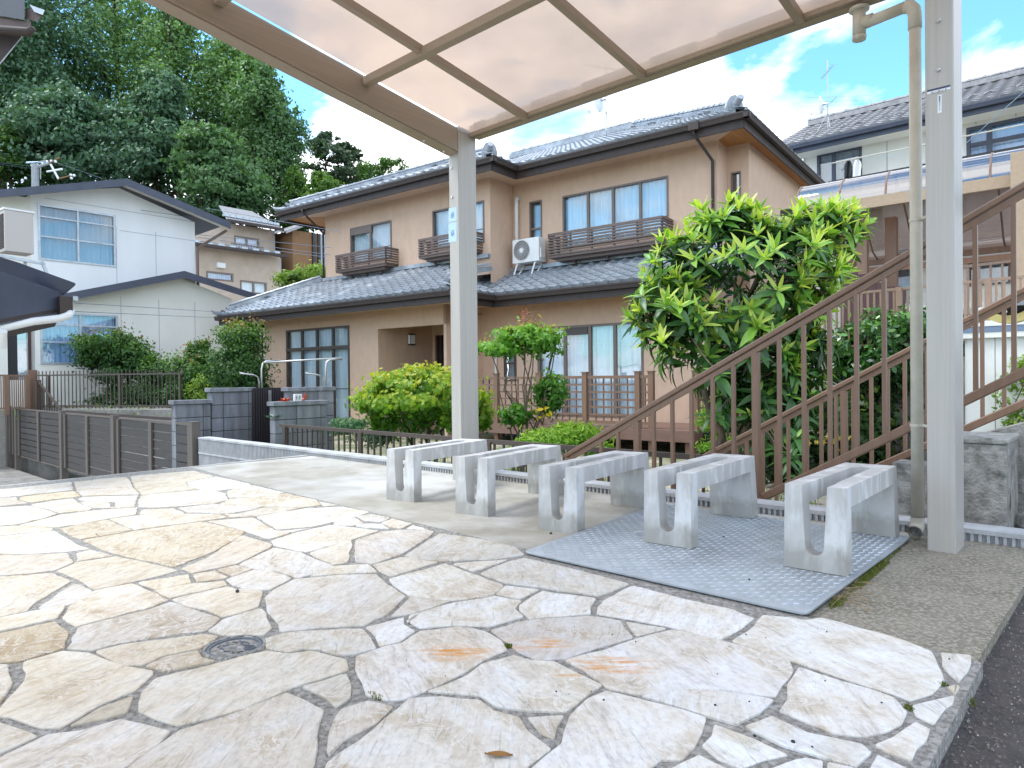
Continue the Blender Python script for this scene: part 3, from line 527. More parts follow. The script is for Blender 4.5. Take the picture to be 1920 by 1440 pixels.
# stones beyond what the photo shows, behind and beside the camera
r3 = random.Random(5)
for i in range(13):
    for j in range(9):
        cx, cy = -6.3+i*.5, -4.6+j*.56; q = [(cx+dx*.22+r3.uniform(-.05, .05), cy+dy*.25+r3.uniform(-.05, .05)) for dx, dy in ((-1, -1), (0, -1.05), (1, -1), (1.05, 0), (1, 1), (0, 1.05), (-1, 1), (-1.05, 0))]
        if any(-30 < proj((x, y, 0))[0] < 1950 and proj((x, y, 0))[1] < 1475 and proj((x, y, 0))[2] > 0 for x, y in q) or max(x for x, y in q) > -.40: continue
        if min(x for x, y in q) < -6.63: continue
        o, c = inset_stone([np.array(p) for p in q], 500+i*20+j); o.color = (.76, .72, .66, 1)
# manhole cover set in the mortar
mc = onZ(440, 1214, .0065)
mh = thing('manhole_cover', 'small round iron cover let into the paving stones', 'manhole cover', (mc[0], mc[1], 0))
b_ = MB(); n = 36; R0, R1 = .082, .071
ring = lambda r, z: [(r*cos(2*pi*i/n), r*sin(2*pi*i/n), z) for i in range(n)]
b_.add(ring(.098, .001)+ring(.09, .012)+ring(R0, .012)+ring(R0, .002), [(q*n+i, q*n+(i+1) % n, (q+1)*n+(i+1) % n, (q+1)*n+i) for q in range(3) for i in range(n)]); b_.build('rim', M['mortar'], mh)
b_ = MB(); b_.tube([(0, 0, -.002), (0, 0, .0035), (0, 0, .0045)], [R0-.003, R0-.003, R0-.006], 36); b_.build('lid', M['iron'], mh); b_ = MB(); ringlet0 = [(r*cos(2*pi*i/n), r*sin(2*pi*i/n), z) for r, z in ((R0-.003, .004), (R0-.003, .009), (R1, .009), (R1, .004)) for i in range(n)]; b_.add(ringlet0, [(q*n+i, q*n+(i+1) % n, (q+1)*n+(i+1) % n, (q+1)*n+i) for q in range(3) for i in range(n)]); b_.box(-.008, .008, -.006, .006, .0042, .0052); b_.build('lid_ring', M['iron'], mh)
b_ = MB()
def ringlet(cx, cy, r, w_, z0=.004, z1=.0085, n=18, sx=1, sy=1, a0=0, a1=2*pi):
    vs = []; fs = []
    for i in range(n+1):
        a = a0+(a1-a0)*i/n
        for rr, zz in ((r-w_, z0), (r-w_, z1), (r, z1), (r, z0)): vs.append((cx+rr*sx*cos(a), cy+rr*sy*sin(a), zz))
    for i in range(n):
        for q in range(3): fs.append((i*4+q, i*4+q+1, i*4+q+5, i*4+q+4))
    b_.add(vs, fs)
ringlet(.035, .03, .017, .004); ringlet(.035, .03, .009, .003); ringlet(-.005, .035, .02, .004, sy=.5)
for x, y, a in ((-.04, .02, .4), (-.048, .0, -.3), (-.036, -.012, .9), (-.02, -.03, .2), (-.045, -.028, -.8), (.01, -.03, .5), (.03, -.02, -.4), (-.03, .035, 0), (.045, -.004, 1.2)):
    b_.bar((x-.009*cos(a), y-.009*sin(a), .0062), (x+.009*cos(a), y+.009*sin(a), .0062), .004, .004)
b_.build('raised_mark', M['iron'], mh)
# ================================================================== STEEL PLATE
pq = [(-2.09, 2.352), (-.816, 2.345), (-.816, 3.80), (-2.215, 3.80)]
plate = thing('steel_plate', 'grey steel tread plate lying under the two nearest concrete racks', 'steel plate', (-1.45, 3.0, 0))
b_ = MB(); cc_ = []
def rnd(P, r):
    out = []
    for i in range(len(P)):
        p = np.array(P[i]); a = np.array(P[i-1])-p; b2 = np.array(P[(i+1) % len(P)])-p; a /= np.linalg.norm(a); b2 /= np.linalg.norm(b2)
        for t in (0, .33, .67, 1): out.append(tuple(p+a*r*(1-t)**2+b2*r*t**2))
    return out
pr = rnd(pq, .035); n = len(pr)
b_.add([(x+1.45, y-3, .012) for x, y in pr]+[(x+1.45, y-3, .019) for x, y in pr]+[(-(-1.45)*0+(x+1.45)*.996, (y-3)*.996, .0205) for x, y in pr], [tuple(range(n))[::-1]]+[(q*n+i, q*n+(i+1) % n, (q+1)*n+(i+1) % n, (q+1)*n+i) for q in range(2) for i in range(n)]+[tuple(range(2*n, 3*n))])
b_.build('sheet', M['galv'], plate)
b_ = MB(); k = 0; sp = .031
for i in range(-2, 48):
    for j in range(-2, 50):
        x = -2.24+i*sp; y = 2.33+j*sp*.98; t = (y-2.35)/1.45; xl = -2.09-.125*t
        if x < xl+.02 or x > -.835 or y < 2.372 or y > 3.78: continue
        if (x > -.86 and y < 2.40): continue
        a = radians(45) if (i+j) % 2 else radians(-45); c, s_ = cos(a), sin(a); L_, W_ = .0135, .0036; X, Y = x+1.45, y-3; z = .0206
        b_.add([(X+c*L_, Y+s_*L_, z), (X-s_*W_, Y+c*W_, z), (X-c*L_, Y-s_*L_, z), (X+s_*W_, Y-c*W_, z), (X+c*L_*.45, Y+s_*L_*.45, z+.0035), (X-c*L_*.45, Y-s_*L_*.45, z+.0035)],
               [(0, 1, 4), (1, 5, 4), (1, 2, 5), (2, 3, 5), (3, 4, 5), (3, 0, 4)])
o = b_.build('tread', M['galv'], plate); o['kind'] = 'stuff'
b_ = MB(); hp_ = onZ(1196, 1003, .021); hx, hy = hp_[0]+1.45, hp_[1]-3
b_.tube([(hx-.02, hy, .018), (hx-.018, hy+.003, .03), (hx+.0, hy+.012, .034), (hx+.05, hy+.03, .034), (hx+.062, hy+.034, .02)], .0045, 8); b_.build('lifting_handle', M['galv'], plate, smooth=True)
# ================================================================== CONCRETE CYCLE RACKS
W_, Ln, Ht = .243, .93, .345
def rack_mesh():
    def mk(b): me = b.mesh('t', []); return me
    b = MB()
    b.add([(0, 0, 0), (W_, 0, 0), (W_, Ln, 0), (0, Ln, 0), (.004, .004, Ht), (W_-.004, .004, Ht), (W_-.004, Ln-.045, Ht), (.004, Ln-.045, Ht)], [(0, 3, 2, 1), (4, 5, 6, 7), (0, 1, 5, 4), (1, 2, 6, 5), (2, 3, 7, 6), (3, 0, 4, 7)])
    me = b.mesh('rack', [M['rack']]); ob = link('tmp_rack', me)
    c1 = MB(); c1.add([(-.1, .078, -.1), (.5, .078, -.1), (.5, Ln-.085, -.1), (-.1, Ln-.085, -.1), (-.1, .086, .262), (.5, .086, .262), (.5, Ln-.115, .262), (-.1, Ln-.115, .262)], [(0, 3, 2, 1), (4, 5, 6, 7), (0, 1, 5, 4), (1, 2, 6, 5), (2, 3, 7, 6), (3, 0, 4, 7)])
    c2 = MB(); cx = W_/2; prof = [(cx+.049, -.1, Ht+.1), (cx+.049, -.1, Ht)]           # U slot through the front leg
    P = [(cx-.056, Ht+.06), (cx-.05, Ht), (cx-.037, .105)]+[(cx+.036*cos(t), .098-.036*abs(sin(t))) for t in np.linspace(pi*.97, pi*.03, 9)*1.0]+[(cx+.037, .105), (cx+.05, Ht), (cx+.056, Ht+.06)]
    c2.prism([(x, -.05, z) for x, z in P][::-1], (0, .2, 0))
    c3 = MB(); r = .047; Q = [(cx-r, -.05), (cx+r, -.05), (cx+r*.86, Ln-.235)]+[(cx+r*.86*cos(t), Ln-.235+r*1.1*sin(t)) for t in np.linspace(.2, pi-.2, 7)]+[(cx-r*.86, Ln-.235)]
    c3.prism([(x, y, .252) for x, y in Q], (0, 0, .25))
    cut = []
    for i, c in enumerate((c1, c2, c3)):
        m_ = c.mesh('c', []); bm = bmesh.new(); bm.from_mesh(m_); bmesh.ops.recalc_face_normals(bm, faces=bm.faces); bm.to_mesh(m_); bm.free()
        co = link('cut', m_); cut.append(co); md = ob.modifiers.new('b', 'BOOLEAN'); md.object = co; md.operation = 'DIFFERENCE'; md.solver = 'EXACT'
    bv = ob.modifiers.new('bv', 'BEVEL'); bv.width = .007; bv.segments = 2; bv.limit_method = 'ANGLE'; bv.angle_limit = radians(40)
    dg = bpy.context.evaluated_depsgraph_get(); dg.update(); me2 = bpy.data.meshes.new_from_object(ob.evaluated_get(dg)); me2.name = 'concrete_rack'
    for c in cut+[ob]: bpy.data.objects.remove(c)
    return me2
RM = rack_mesh()
rlab = ['grey U-slotted concrete cycle rack farthest left, in front of the taller brown carport post', 'grey U-slotted concrete cycle rack second from the left, on bare concrete', 'middle concrete cycle rack of the row of five, just left of the steel plate',
        'U-slotted concrete cycle rack standing on the left half of the steel plate', 'nearest and largest concrete cycle rack, at the right end of the steel plate']
for i, (xr, yr, rot, z) in enumerate([(-3.54, 2.90, 11, 0), (-2.824, 2.87, 9, 0), (-2.148, 2.845, 6.5, 0), (-1.515, 2.876, 4.4, .0225), (-.843, 2.870, 1.5, .0225)]):
    o = link('concrete_rack', RM); a = radians(rot); o.rotation_euler = (0, 0, a); o.location = (xr-W_*cos(a), yr-W_*sin(a), z)
    tag(o, rlab[i], 'cycle rack', 'concrete cycle racks in a row')
# ================================================================== RIBBED BLOCK WALL / KERB
ribs = MB()
def ribblock(z0, z1, L=.398, D=.15, pitch=.0333, off=0.0):
    b = MB(); top = []
    n = int(round(L/pitch)); pts = []
    for i in range(n):
        x = i*pitch; pts += [(x+.005, .022), (x+.007, 0), (x+pitch-.013, 0), (x+pitch-.011, .022)]
    pts += [(L-.001, .012), (L-.001, D), (0.001, D)]
    m = len(pts); hz = z1-.022
    b.add([(x, y, z0) for x, y in pts]+[(x, y, hz) for x, y in pts], [tuple(range(m))[::-1], tuple(range(m, 2*m))]+[(i, (i+1) % m, m+(i+1) % m, m+i) for i in range(m)])
    b.box(.0008, L-.0008, -.006, D+.006, hz, z1)
    return b
kerb = thing('ribbed_kerb_wall', 'low pale ribbed block wall with flat cap behind the concrete racks', 'block wall', (-9.44, 3.98, 0))
b0 = ribblock(-.14, .058).mesh('kerb_block', M['ribbed']); b1 = ribblock(-.36, -.142).mesh('kerb_block', M['ribbed'])
for i in range(28):
    o = link('kerb_block', b0, kerb, (i*.4, 0, random.uniform(-.001, .001)), (0, 0, random.uniform(-.003, .003)))
    if i < 9: link('kerb_block', b1, kerb, (i*.4, .002, 0)); link('kerb_block', b1, kerb, (i*.4, .004, -.222))
b_ = MB(); b_.box(0, 11.2, .03, .14, -1.2, -.37); b_.build('footing', M['concrete_old'], kerb)
# ================================================================== CARPORT
cp = thing('carport', 'carport with tall grey-brown posts and pinkish translucent roof panels over the paving', 'carport', (-3.98, 3.75, 0))
def cb(b, name, mat, bevel=0, **k): return b.build(name, mat, cp, bevel=bevel, **k)
def loc(x, y, z): return (x+3.98, y-3.75, z)
def cbox(b, x0, x1, y0, y1, z0, z1): return b.box(x0+3.98, x1+3.98, y0-3.75, y1-3.75, z0, z1)
SL = .145
zb = lambda Y: 2.61+SL*(3.77-Y)
xs = [onY(985, 203, 3.87)[0], onY(1205, 118, 3.87)[0], onY(1500, 14, 3.87)[0]]
for x0, x1, y0, lab in ((-4.09, -3.98, 3.75, 0), (-.719, -.604, 3.65, 1)):
    b = MB(); cbox(b, x0, x1, y0, y0+.2, -.2, 2.80); p = cb(b, 'post', M['alu'], .006)
    b = MB(); cbox(b, x0-.004, x1+.004, y0-.004, y0+.205, 2.79, 2.83); cb(b, 'post_cap', M['alu'], .003)
for x0, x1 in ((-4.09, -3.98), (-.70, -.61)):         # sloping side beams
    b = MB(); Y0, Y1 = 3.745 if x0 < -2 else 3.60, -2.6
    b.add([loc(x, Y, zb(Y)+dz) for Y in (Y0, Y1) for x, dz in ((x0, 0), (x1, 0), (x1, .205), (x0, .205))], [(0, 1, 2, 3), (7, 6, 5, 4), (0, 4, 5, 1), (1, 5, 6, 2), (2, 6, 7, 3), (3, 7, 4, 0)])
    cb(b, 'side_beam', M['alu_beam'], .004)
    b = MB(); b.add([loc(x, Y, zb(Y)+dz) for Y in (Y0, Y1) for x, dz in ((x1+.001, .012), (x1+.012, .012), (x1+.012, .03), (x1+.001, .03))], [(0, 1, 2, 3), (7, 6, 5, 4), (0, 4, 5, 1), (1, 5, 6, 2), (2, 6, 7, 3), (3, 7, 4, 0)]); cb(b, 'beam_lip', M['alu_beam'])
b = MB(); cbox(b, -3.975, -.61, 3.87, 3.985, 2.775, 2.86); cbox(b, -3.975, -.61, 3.90, 3.906, 2.768, 2.775); cbox(b, -3.975, -.61, 3.985, 4.0, 2.79, 2.90); cb(b, 'gutter_beam', M['alu_beam'], .004)
for Y in (2.87, 1.83, .79, -.25, -1.3, -2.4):
    b = MB(); z = zb(Y)+.135; cbox(b, -3.978, -.702, Y-.03, Y+.03, z, z+.055); cb(b, 'purlin', M['alu_beam'], .003)
xr_all = [xs[0], xs[1], xs[2]]
for x in xr_all:
    b = MB(); b.add([loc(xx, Y, zb(Y)+dz) for Y in (3.868, -2.55) for xx, dz in ((x-.022, .155), (x+.022, .155), (x+.022, .205), (x-.022, .205))], [(0, 1, 2, 3), (7, 6, 5, 4), (0, 4, 5, 1), (1, 5, 6, 2), (2, 6, 7, 3), (3, 7, 4, 0)]); cb(b, 'rafter', M['alu_beam'], .002)
xp = [-3.978]+xr_all+[-.702]
for x0, x1 in zip(xp[:-1], xp[1:]):
    b = MB(); b.add([loc(xx, Y, zb(Y)+dz) for Y in (3.90, -2.55) for xx, dz in ((x0+.015, .207), (x1-.015, .207), (x1-.015, .2095), (x0+.015, .2095))], [(0, 1, 2, 3), (7, 6, 5, 4), (0, 4, 5, 1), (1, 5, 6, 2), (2, 6, 7, 3), (3, 7, 4, 0)]); cb(b, 'roof_panel', M['panel'])
    b = MB(); m_ = (x0+x1)/2
    for (a0, a1) in ((x0+.06, m_-.12), (m_+.02, x1-.05)): b = MB(); cbox(b, a0, a1, 3.862, 3.869, 2.835, 2.866); cb(b, 'roof_trim', M['trim'])
# bolts
def disc(p, nrm, r, t, n=10):
    b = MB(); p = Vector(p); nn = Vector(nrm); b.tube([p, p+nn*t*.7, p+nn*t], [r, r, r*.75], n); return b
for px, py, X0 in ((847, 315, 0), (848, 370, 0), (1760, 39, 1), (1760, 131, 1)):
    P = onY(px, py, 3.75 if not X0 else 3.65); disc(loc(P[0], P[1]-.001, P[2]), (0, -1, 0), .0095 if not X0 else .0095, .008).build('bolt', M['bolt'], cp)
for px, py in ((792, 263), (829, 283)):
    P = onX(px, py, -3.98); disc((P[0]+3.99+.004, P[1]-3.75, P[2]-.01), (1, 0, 0), .008, .006).build('bolt', M['bolt'], cp)
# stickers on the posts (unreadable fine print; codes left out)
def sticker(P0, P1, P2, P3, mat, off=.0015): b = MB(); b.prism([loc(p[0], p[1]-off, p[2]) for p in (P0, P1, P2, P3)], (0, .0008, 0)); return b
f65 = lambda x, y: onY(x, y, 3.65)
q = [(1738, 178), (1782, 169), (1782, 162), (1738, 171)]; sticker(*[f65(*p) for p in [(1738.5, 177.5), (1782, 167), (1782, 160), (1738.5, 170.5)]], None).build('sticker', M['paper'], cp)
sticker(*[f65(*p) for p in [(1738.5, 173), (1782, 162.5), (1782, 159), (1738.5, 169.5)]], None, .0026).build('sticker', M['ink'], cp, )
sticker(*[f65(*p) for p in [(1758, 213), (1766, 211), (1766, 177), (1758, 179)]], None).build('sticker', M['paper'], cp)
for (xa, ya, xb, yb) in ((841, 391, 857, 388),):
    for (t0, t1) in ((391, 416.5), (419, 455)):
        sticker(*[onY(*p, 3.75) for p in [(841.5, t1), (856.5, t1-2.5), (856.5, t0-3), (841.5, t0)]], None).build('sticker', M['ltblue'], cp)
def txt(body, P, size, mat, rx=(pi/2, 0, 0)):
    c = bpy.data.curves.new('t', 'FONT'); c.body = body; c.size = size; c.align_x = 'CENTER'; c.align_y = 'CENTER'; c.resolution_u = 1; c.extrude = .0002
    o = bpy.data.objects.new('t', c); col.objects.link(o); dg = bpy.context.evaluated_depsgraph_get(); me = bpy.data.meshes.new_from_object(o.evaluated_get(dg)); bpy.data.objects.remove(o)
    me.materials.clear(); me.materials.append(mat); return link('lettering', me, cp, P, rx)
try:
    P = f65(1760, 171); txt('カーポート', loc(P[0]+.002, P[1]-.0035, P[2]-.002), .0135, M['ink'])
    P = f65(1762, 194)
    txt('\n'.join('積雪量三十センチ'), loc(P[0], P[1]-.0035, P[2]), .0085, M['ink'])
    for i, (s_, x) in enumerate((('ご注意\n雪下ろし\n強風の時\n柱を固定\n確認する', 849), )):
        for yy, sz in ((403, .0095), (437, .0095)):
            P = onY(x, yy, 3.75); txt(s_, loc(P[0], P[1]-.0035, P[2]), sz, material('blue_ink%d' % yy, (.12, .25, .5), .6))
except Exception as e: print('text', e)
# drain pipe
dp = MB(); pr_ = .0285; X1 = onY(1718, 500, 3.90)[0]; Pt = onY(1611, 40, 3.92); zt = onY(1660, 27, 3.91)[2]
L3 = lambda *p: loc(*p)
arc = [(X1, 3.90, zt-.06), (X1-.004, 3.90, zt-.03), (X1-.018, 3.90, zt-.010), (X1-.045, 3.90, zt)]
dp.tube([L3(X1, 3.90, .055), L3(X1, 3.90, zt-.06)], pr_, 16); 
dp.tube([L3(X1-.035, 3.902, zt), L3(Pt[0], 3.92, zt-.01)], pr_*.97, 16)
pipe = dp.build('drain_pipe', M['pvc'], cp, smooth=True)
b = MB(); b.tube([L3(X1, 3.9, zt-.125)]+[L3(*p) for p in arc], pr_*1.13, 16); b.build('pipe_elbow', M['pvc'], cp, smooth=True); b = MB()
b.tube([L3(Pt[0], 3.92, zt+.075), L3(Pt[0], 3.92, zt-.065)], pr_*1.15, 16); b.tube([L3(Pt[0], 3.92, zt-.065), L3(Pt[0], 3.92, zt-.085)], [pr_*1.3, pr_*1.2], 8); b.tube([L3(Pt[0], 3.92, zt+.07), L3(Pt[0], 3.92, zt+.082)], pr_*1.75, 18)
b.build('pipe_tee', M['pvc'], cp, smooth=True); b = MB(); b.tube([L3(Pt[0]+.02, 3.92, zt), L3(Pt[0]+.07, 3.918, zt)], pr_*1.12, 16); b.build('pipe_sleeve', M['pvc'], cp, smooth=True)
b = MB()
for i, t in enumerate(np.linspace(0, 1, 7)): pass
el = [(X1, 3.90, .10), (X1, 3.90, .07), (X1, 3.885, .047), (X1, 3.862, .036), (X1, 3.835, .034)]
b.tube([L3(*p) for p in el], pr_*1.13, 18, caps=False); b.tube([L3(X1, 3.8355, .034), L3(X1, 3.86, .038)], pr_*.98, 18, caps=False); b.build('pipe_outlet', M['pvc'], cp, smooth=True)
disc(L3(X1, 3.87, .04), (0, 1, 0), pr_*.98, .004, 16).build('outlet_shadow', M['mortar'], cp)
for yy in (413, 797, 1):
    z = onY(1718, yy, 3.9)[2] if yy != 1 else 2.3
    if yy == 1: continue
    b = MB(); b.tube([L3(X1, 3.9, z-.007), L3(X1, 3.9, z+.007)], pr_*1.13, 18); b.bar(L3(X1+.02, 3.895, z), L3(-.719, 3.80, z), .012, .012); b.build('pipe_clip', M['pvc'], cp)
# ------------------------------------------------------------------ litter, moss, twigs
pb = MB()
for px, py, s in [(1033, 1001, .009), (1357, 1007, .006), (1405, 1087, .005), (1433, 1073, .003), (1302, 1058, .003), (1347, 1085, .002), (762, 1238, .0022), (835, 1268, .002), (1077, 1175, .0022), (1148, 1190, .003), (1192, 1204, .003), (1024, 1179, .0018), (1043, 1297, .003), (1132, 1313, .0035), (1067, 1302, .0016),
                 (1109, 1297, .0022), (1316, 1156, .002), (1365, 1180, .0022), (1399, 1190, .003), (1436, 1196, .0022), (1533, 1179, .002), (1550, 1185, .003), (1519, 1224, .0018), (1345, 1264, .0022), (1547, 1277, .0025), (1341, 1323, .004), (1405, 1316, .003), (1487, 1392, .0055), (1523, 1401, .003), (1415, 1381, .0045), (1653, 1318, .003), (1780, 1236, .003), (1857, 1069, .003), (1879, 1115, .0022), (1895, 1121, .0022), (445, 1110, .010)]:
    z = .012 if py > 1160 or px < 700 else (.021 if 1100 < px < 1600 and py < 1100 else .0)
    P = onZ(px, py, z); pb.sphere((P[0], P[1], z+s*.4), s, 5, 3, (1, .8, .7))
tag(pb.build('pebbles', M['black']), 'small dark pebbles and droppings scattered on the paving', 'pebbles', kind='stuff')
P = onZ(935, 1417, .013); b = MB(); vs = []
for i in range(7):
    t = i/6-.5; wdt = .009*(1-(2*t)**2)+.001; vs += [(P[0]+t*.05-wdt*.5, P[1]+t*.035+wdt, .018-.01*t*t), (P[0]+t*.05, P[1]+t*.035, .014), (P[0]+t*.05+wdt*.5, P[1]+t*.035-wdt, .018+.01*t*t)]
b.add(vs, [(i*3+q, i*3+q+1, i*3+q+4, i*3+q+3) for i in range(6) for q in range(2)]); tag(b.build('dead_leaf', material('dead', (.25, .12, .03), .7)), 'single curled brown dead leaf lying on the paving near the bottom edge', 'leaf')
V_, F_ = [], []
def mossy(px, py, rx, ry, n, z=0):
    c = onZ(px, py, z)
    for i in range(n):
        a = random.random()*2*pi; r = sqrt(random.random()); x = c[0]+rx*r*cos(a); y = c[1]+ry*r*sin(a); h = random.uniform(.004, .012); k = len(V_); t = random.random()*pi; w2 = .003
        V_.extend([(x-w2*cos(t), y-w2*sin(t), z), (x+w2*cos(t), y+w2*sin(t), z), (x+random.uniform(-.004, .004), y+random.uniform(-.004, .004), z+h)]); F_.append((k, k+1, k+2))
for t in np.linspace(0, 1, 26):
    x, y = 1562+t*125, 1138-t*108
    mossy(x, y, .022, .04, 110, .0) if (.0 < t < .15 or .35 < t < .8) else mossy(x, y, .01, .03, 15)
mossy(953, 1213, .012, .012, 130, .006); mossy(703, 1306, .03, .01, 60, .006); mossy(1768, 1285, .012, .012, 60, .004); mossy(1703, 1330, .012, .02, 60, .004); mossy(1815, 1316, .02, .03, 40, -.03)
tag(link('moss', npmesh('moss', V_, F_, M['moss'])), 'moss tufts growing beside the steel plate and in the joints', 'moss', kind='stuff')
b = MB(); 
for i in range(26):
    c = onZ(1560+random.gauss(28, 16), 1120+random.gauss(-5, 14), 0); a = random.uniform(0, pi); l = random.uniform(.03, .09); b.tube([(c[0]-l*cos(a), c[1]-l*sin(a), .004), (c[0], c[1]+random.uniform(-.02, .02), .008), (c[0]+l*cos(a), c[1]+l*sin(a), .003)], .0012, 4)
tag(b.build('twigs', material('straw', (.30, .22, .13), .9)), 'dry straw and twigs caught beside the steel plate', 'twigs', kind='stuff')
# ================================================================== BUILDING PIECES
def wallmesh(a0, a1, z0, z1, holes, mapf, reveal=.10):
    """wall face from a0..a1, z0..z1 with real openings; mapf(a, depth, z) -> xyz; gives MB"""
    b = MB(); As = sorted({a0, a1, *[h[0] for h in holes], *[h[1] for h in holes]}); Zs = sorted({z0, z1, *[h[2] for h in holes], *[h[3] for h in holes]})
    As = [a for a in As if a0 <= a <= a1]; Zs = [z for z in Zs if z0 <= z <= z1]
    for i in range(len(As)-1):
        for j in range(len(Zs)-1):
            ca, cz = (As[i]+As[i+1])/2, (Zs[j]+Zs[j+1])/2
            if any(h[0] < ca < h[1] and h[2] < cz < h[3] for h in holes): continue
            b.add([mapf(As[i], 0, Zs[j]), mapf(As[i+1], 0, Zs[j]), mapf(As[i+1], 0, Zs[j+1]), mapf(As[i], 0, Zs[j+1])], [(0, 1, 2, 3)])
    for h in holes:
        x0, x1, y0, y1 = h[:4]
        for p, q in (((x0, y0), (x1, y0)), ((x1, y0), (x1, y1)), ((x1, y1), (x0, y1)), ((x0, y1), (x0, y0))):
            b.add([mapf(p[0], 0, p[1]), mapf(q[0], 0, q[1]), mapf(q[0], reveal, q[1]), mapf(p[0], reveal, p[1])], [(0, 1, 2, 3)])
    return b
def mbox(b, mapf, a0, a1, d0, d1, z0, z1):
    vs = [mapf(a, d, z) for z in (z0, z1) for a, d in ((a0, d0), (a1, d0), (a1, d1), (a0, d1))]
    b.add(vs, [(0, 3, 2, 1), (4, 5, 6, 7), (0, 1, 5, 4), (1, 2, 6, 5), (2, 3, 7, 6), (3, 0, 4, 7)])
def curtain(mapf, a0, a1, d, z0, z1, mat, parent, amp=.02, wl=.11, name='curtain'):
    n = max(8, int((a1-a0)/wl*6)); V, F = [], []; ph = random.random()*6
    for i in range(n+1):
        a = a0+(a1-a0)*i/n; dd = amp*sin(a/wl*2*pi+ph)+amp*.5*sin(a/wl*3.7+ph*2)
        for z in (z0, z1): V.append(mapf(a, d+dd*(1 if z == z0 else .7), z))
    for i in range(n): F.append((2*i, 2*i+2, 2*i+3, 2*i+1))
    o = link(name, npmesh(name, V, F, mat, smooth=True), parent); return o
def window(parent, mapf, a0, a1, z0, z1, splits=(), rails=(), frame='bronze', cur='curtain', fw=.035, proud=.02, glass='glass', midrail=None, dpt=.10, sash=.028, back=None, wname='window'):
    """frame > panes, curtain.  splits: fractions along a; rails: fractions up"""
    b = MB(); P, D = -proud, .06
    for (x0, x1, y0, y1) in ((a0, a0+fw, z0, z1), (a1-fw, a1, z0, z1), (a0+fw, a1-fw, z1-fw, z1), (a0+fw, a1-fw, z0, z0+fw)): mbox(b, mapf, x0, x1, P, D, y0, y1)
    fr = b.build(wname, M[frame], parent); W = a1-a0-2*fw; H = z1-z0-2*fw
    ss = [0]+list(splits)+[1]; rs = [0]+list(rails)+[1]
    for s in splits:
        b = MB(); mbox(b, mapf, a0+fw+W*s-sash, a0+fw+W*s+sash, P+.012, D-.01, z0+fw, z1-fw); b.build('mullion', M[frame], fr)
    for r in rails:
        b = MB(); mbox(b, mapf, a0+fw, a1-fw, P+.015, D-.012, z0+fw+H*r-sash*.8, z0+fw+H*r+sash*.8); b.build('transom', M[frame], fr)
    for i in range(len(ss)-1):
        for j in range(len(rs)-1):
            d = .018 if i % 2 else .03
            b = MB(); x0, x1 = a0+fw+W*ss[i], a0+fw+W*ss[i+1]; y0, y1 = z0+fw+H*rs[j], z0+fw+H*rs[j+1]
            mbox(b, mapf, x0+.004, x1-.004, d, d+.004, y0+.004, y1-.004); b.build('pane', M[glass], fr)
            if midrail and (y1-y0) > .7:
                b = MB(); mbox(b, mapf, x0+.02, x1-.02, d-.008, d, y0+(y1-y0)*midrail-.012, y0+(y1-y0)*midrail+.012); b.build('glazing_bar', M[frame], fr)
    if cur: curtain(mapf, a0+fw, a1-fw, dpt+.03, z0, z1-.03, M[cur], fr)
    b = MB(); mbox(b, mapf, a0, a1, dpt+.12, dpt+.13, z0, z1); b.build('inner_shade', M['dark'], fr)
    return fr
M['boxwood'] = material('boxwood', (.13, .088, .072), .5, (.10, .068, .056), 12)
def tileproto(tw=.27, tl=.27, eave=False, amp=.044, mat='tile', nseg=7):
    """interlocking pan tile: x across, y up-slope, z out of slope"""
    pr = [(0, .55), (.12, .95), (.25, .55), (.38, .12), (.6, 0), (.82, .1), (.93, .4), (1.0, .62)]
    V, F = [], []; n = len(pr)
    for x, h in pr: V.append((x*tw, -.02, h*amp+.030)); V.append((x*tw, tl, h*amp-.002))
    for x, h in pr: V.append((x*tw, -.02, h*amp-.012 if not eave else h*amp*.4-.045))
    for i in range(n-1): F += [(2*i, 2*i+2, 2*i+3, 2*i+1), (2*n+i, 2*n+i+1, 2*i+2, 2*i)]
    b = MB(); b.add(V, F)
    if eave:
        b.tube([(tw*.12, -.035, .018), (tw*.12, .0, .018)], [.036, .04], 10)
    me = b.mesh('roof_tile', M[mat]); return me
def slope_tiles(mapf, a0, a1, t1, inside, protos, xf, tw=.27, tl=.235):
    """mapf(a,t)->(pos) local; basis from finite differences"""
    o = np.array(mapf(0, 0)); ex = np.array(mapf(1, 0))-o; ey = np.array(mapf(0, 1))-o; ex /= np.linalg.norm(ex); ey /= np.linalg.norm(ey); ez = np.cross(ex, ey)
    if ez[2] < 0: ex = -ex; ez = -ez; flip = True
    else: flip = False
    B = np.stack([ex, ey, ez], 1)
    nA = int((a1-a0)/tw)+1; nT = int(t1/tl)+1
    for j in range(nT):
        for i in range(nA):
            a = a0+i*tw; t = j*tl
            if not inside(a+tw/2, t+tl*.5): continue
            p = np.array(mapf(a+(tw if flip else 0), t))
            xf.append((1 if j == 0 else 0, B, p+ez*random.uniform(-.0015, .0015)))
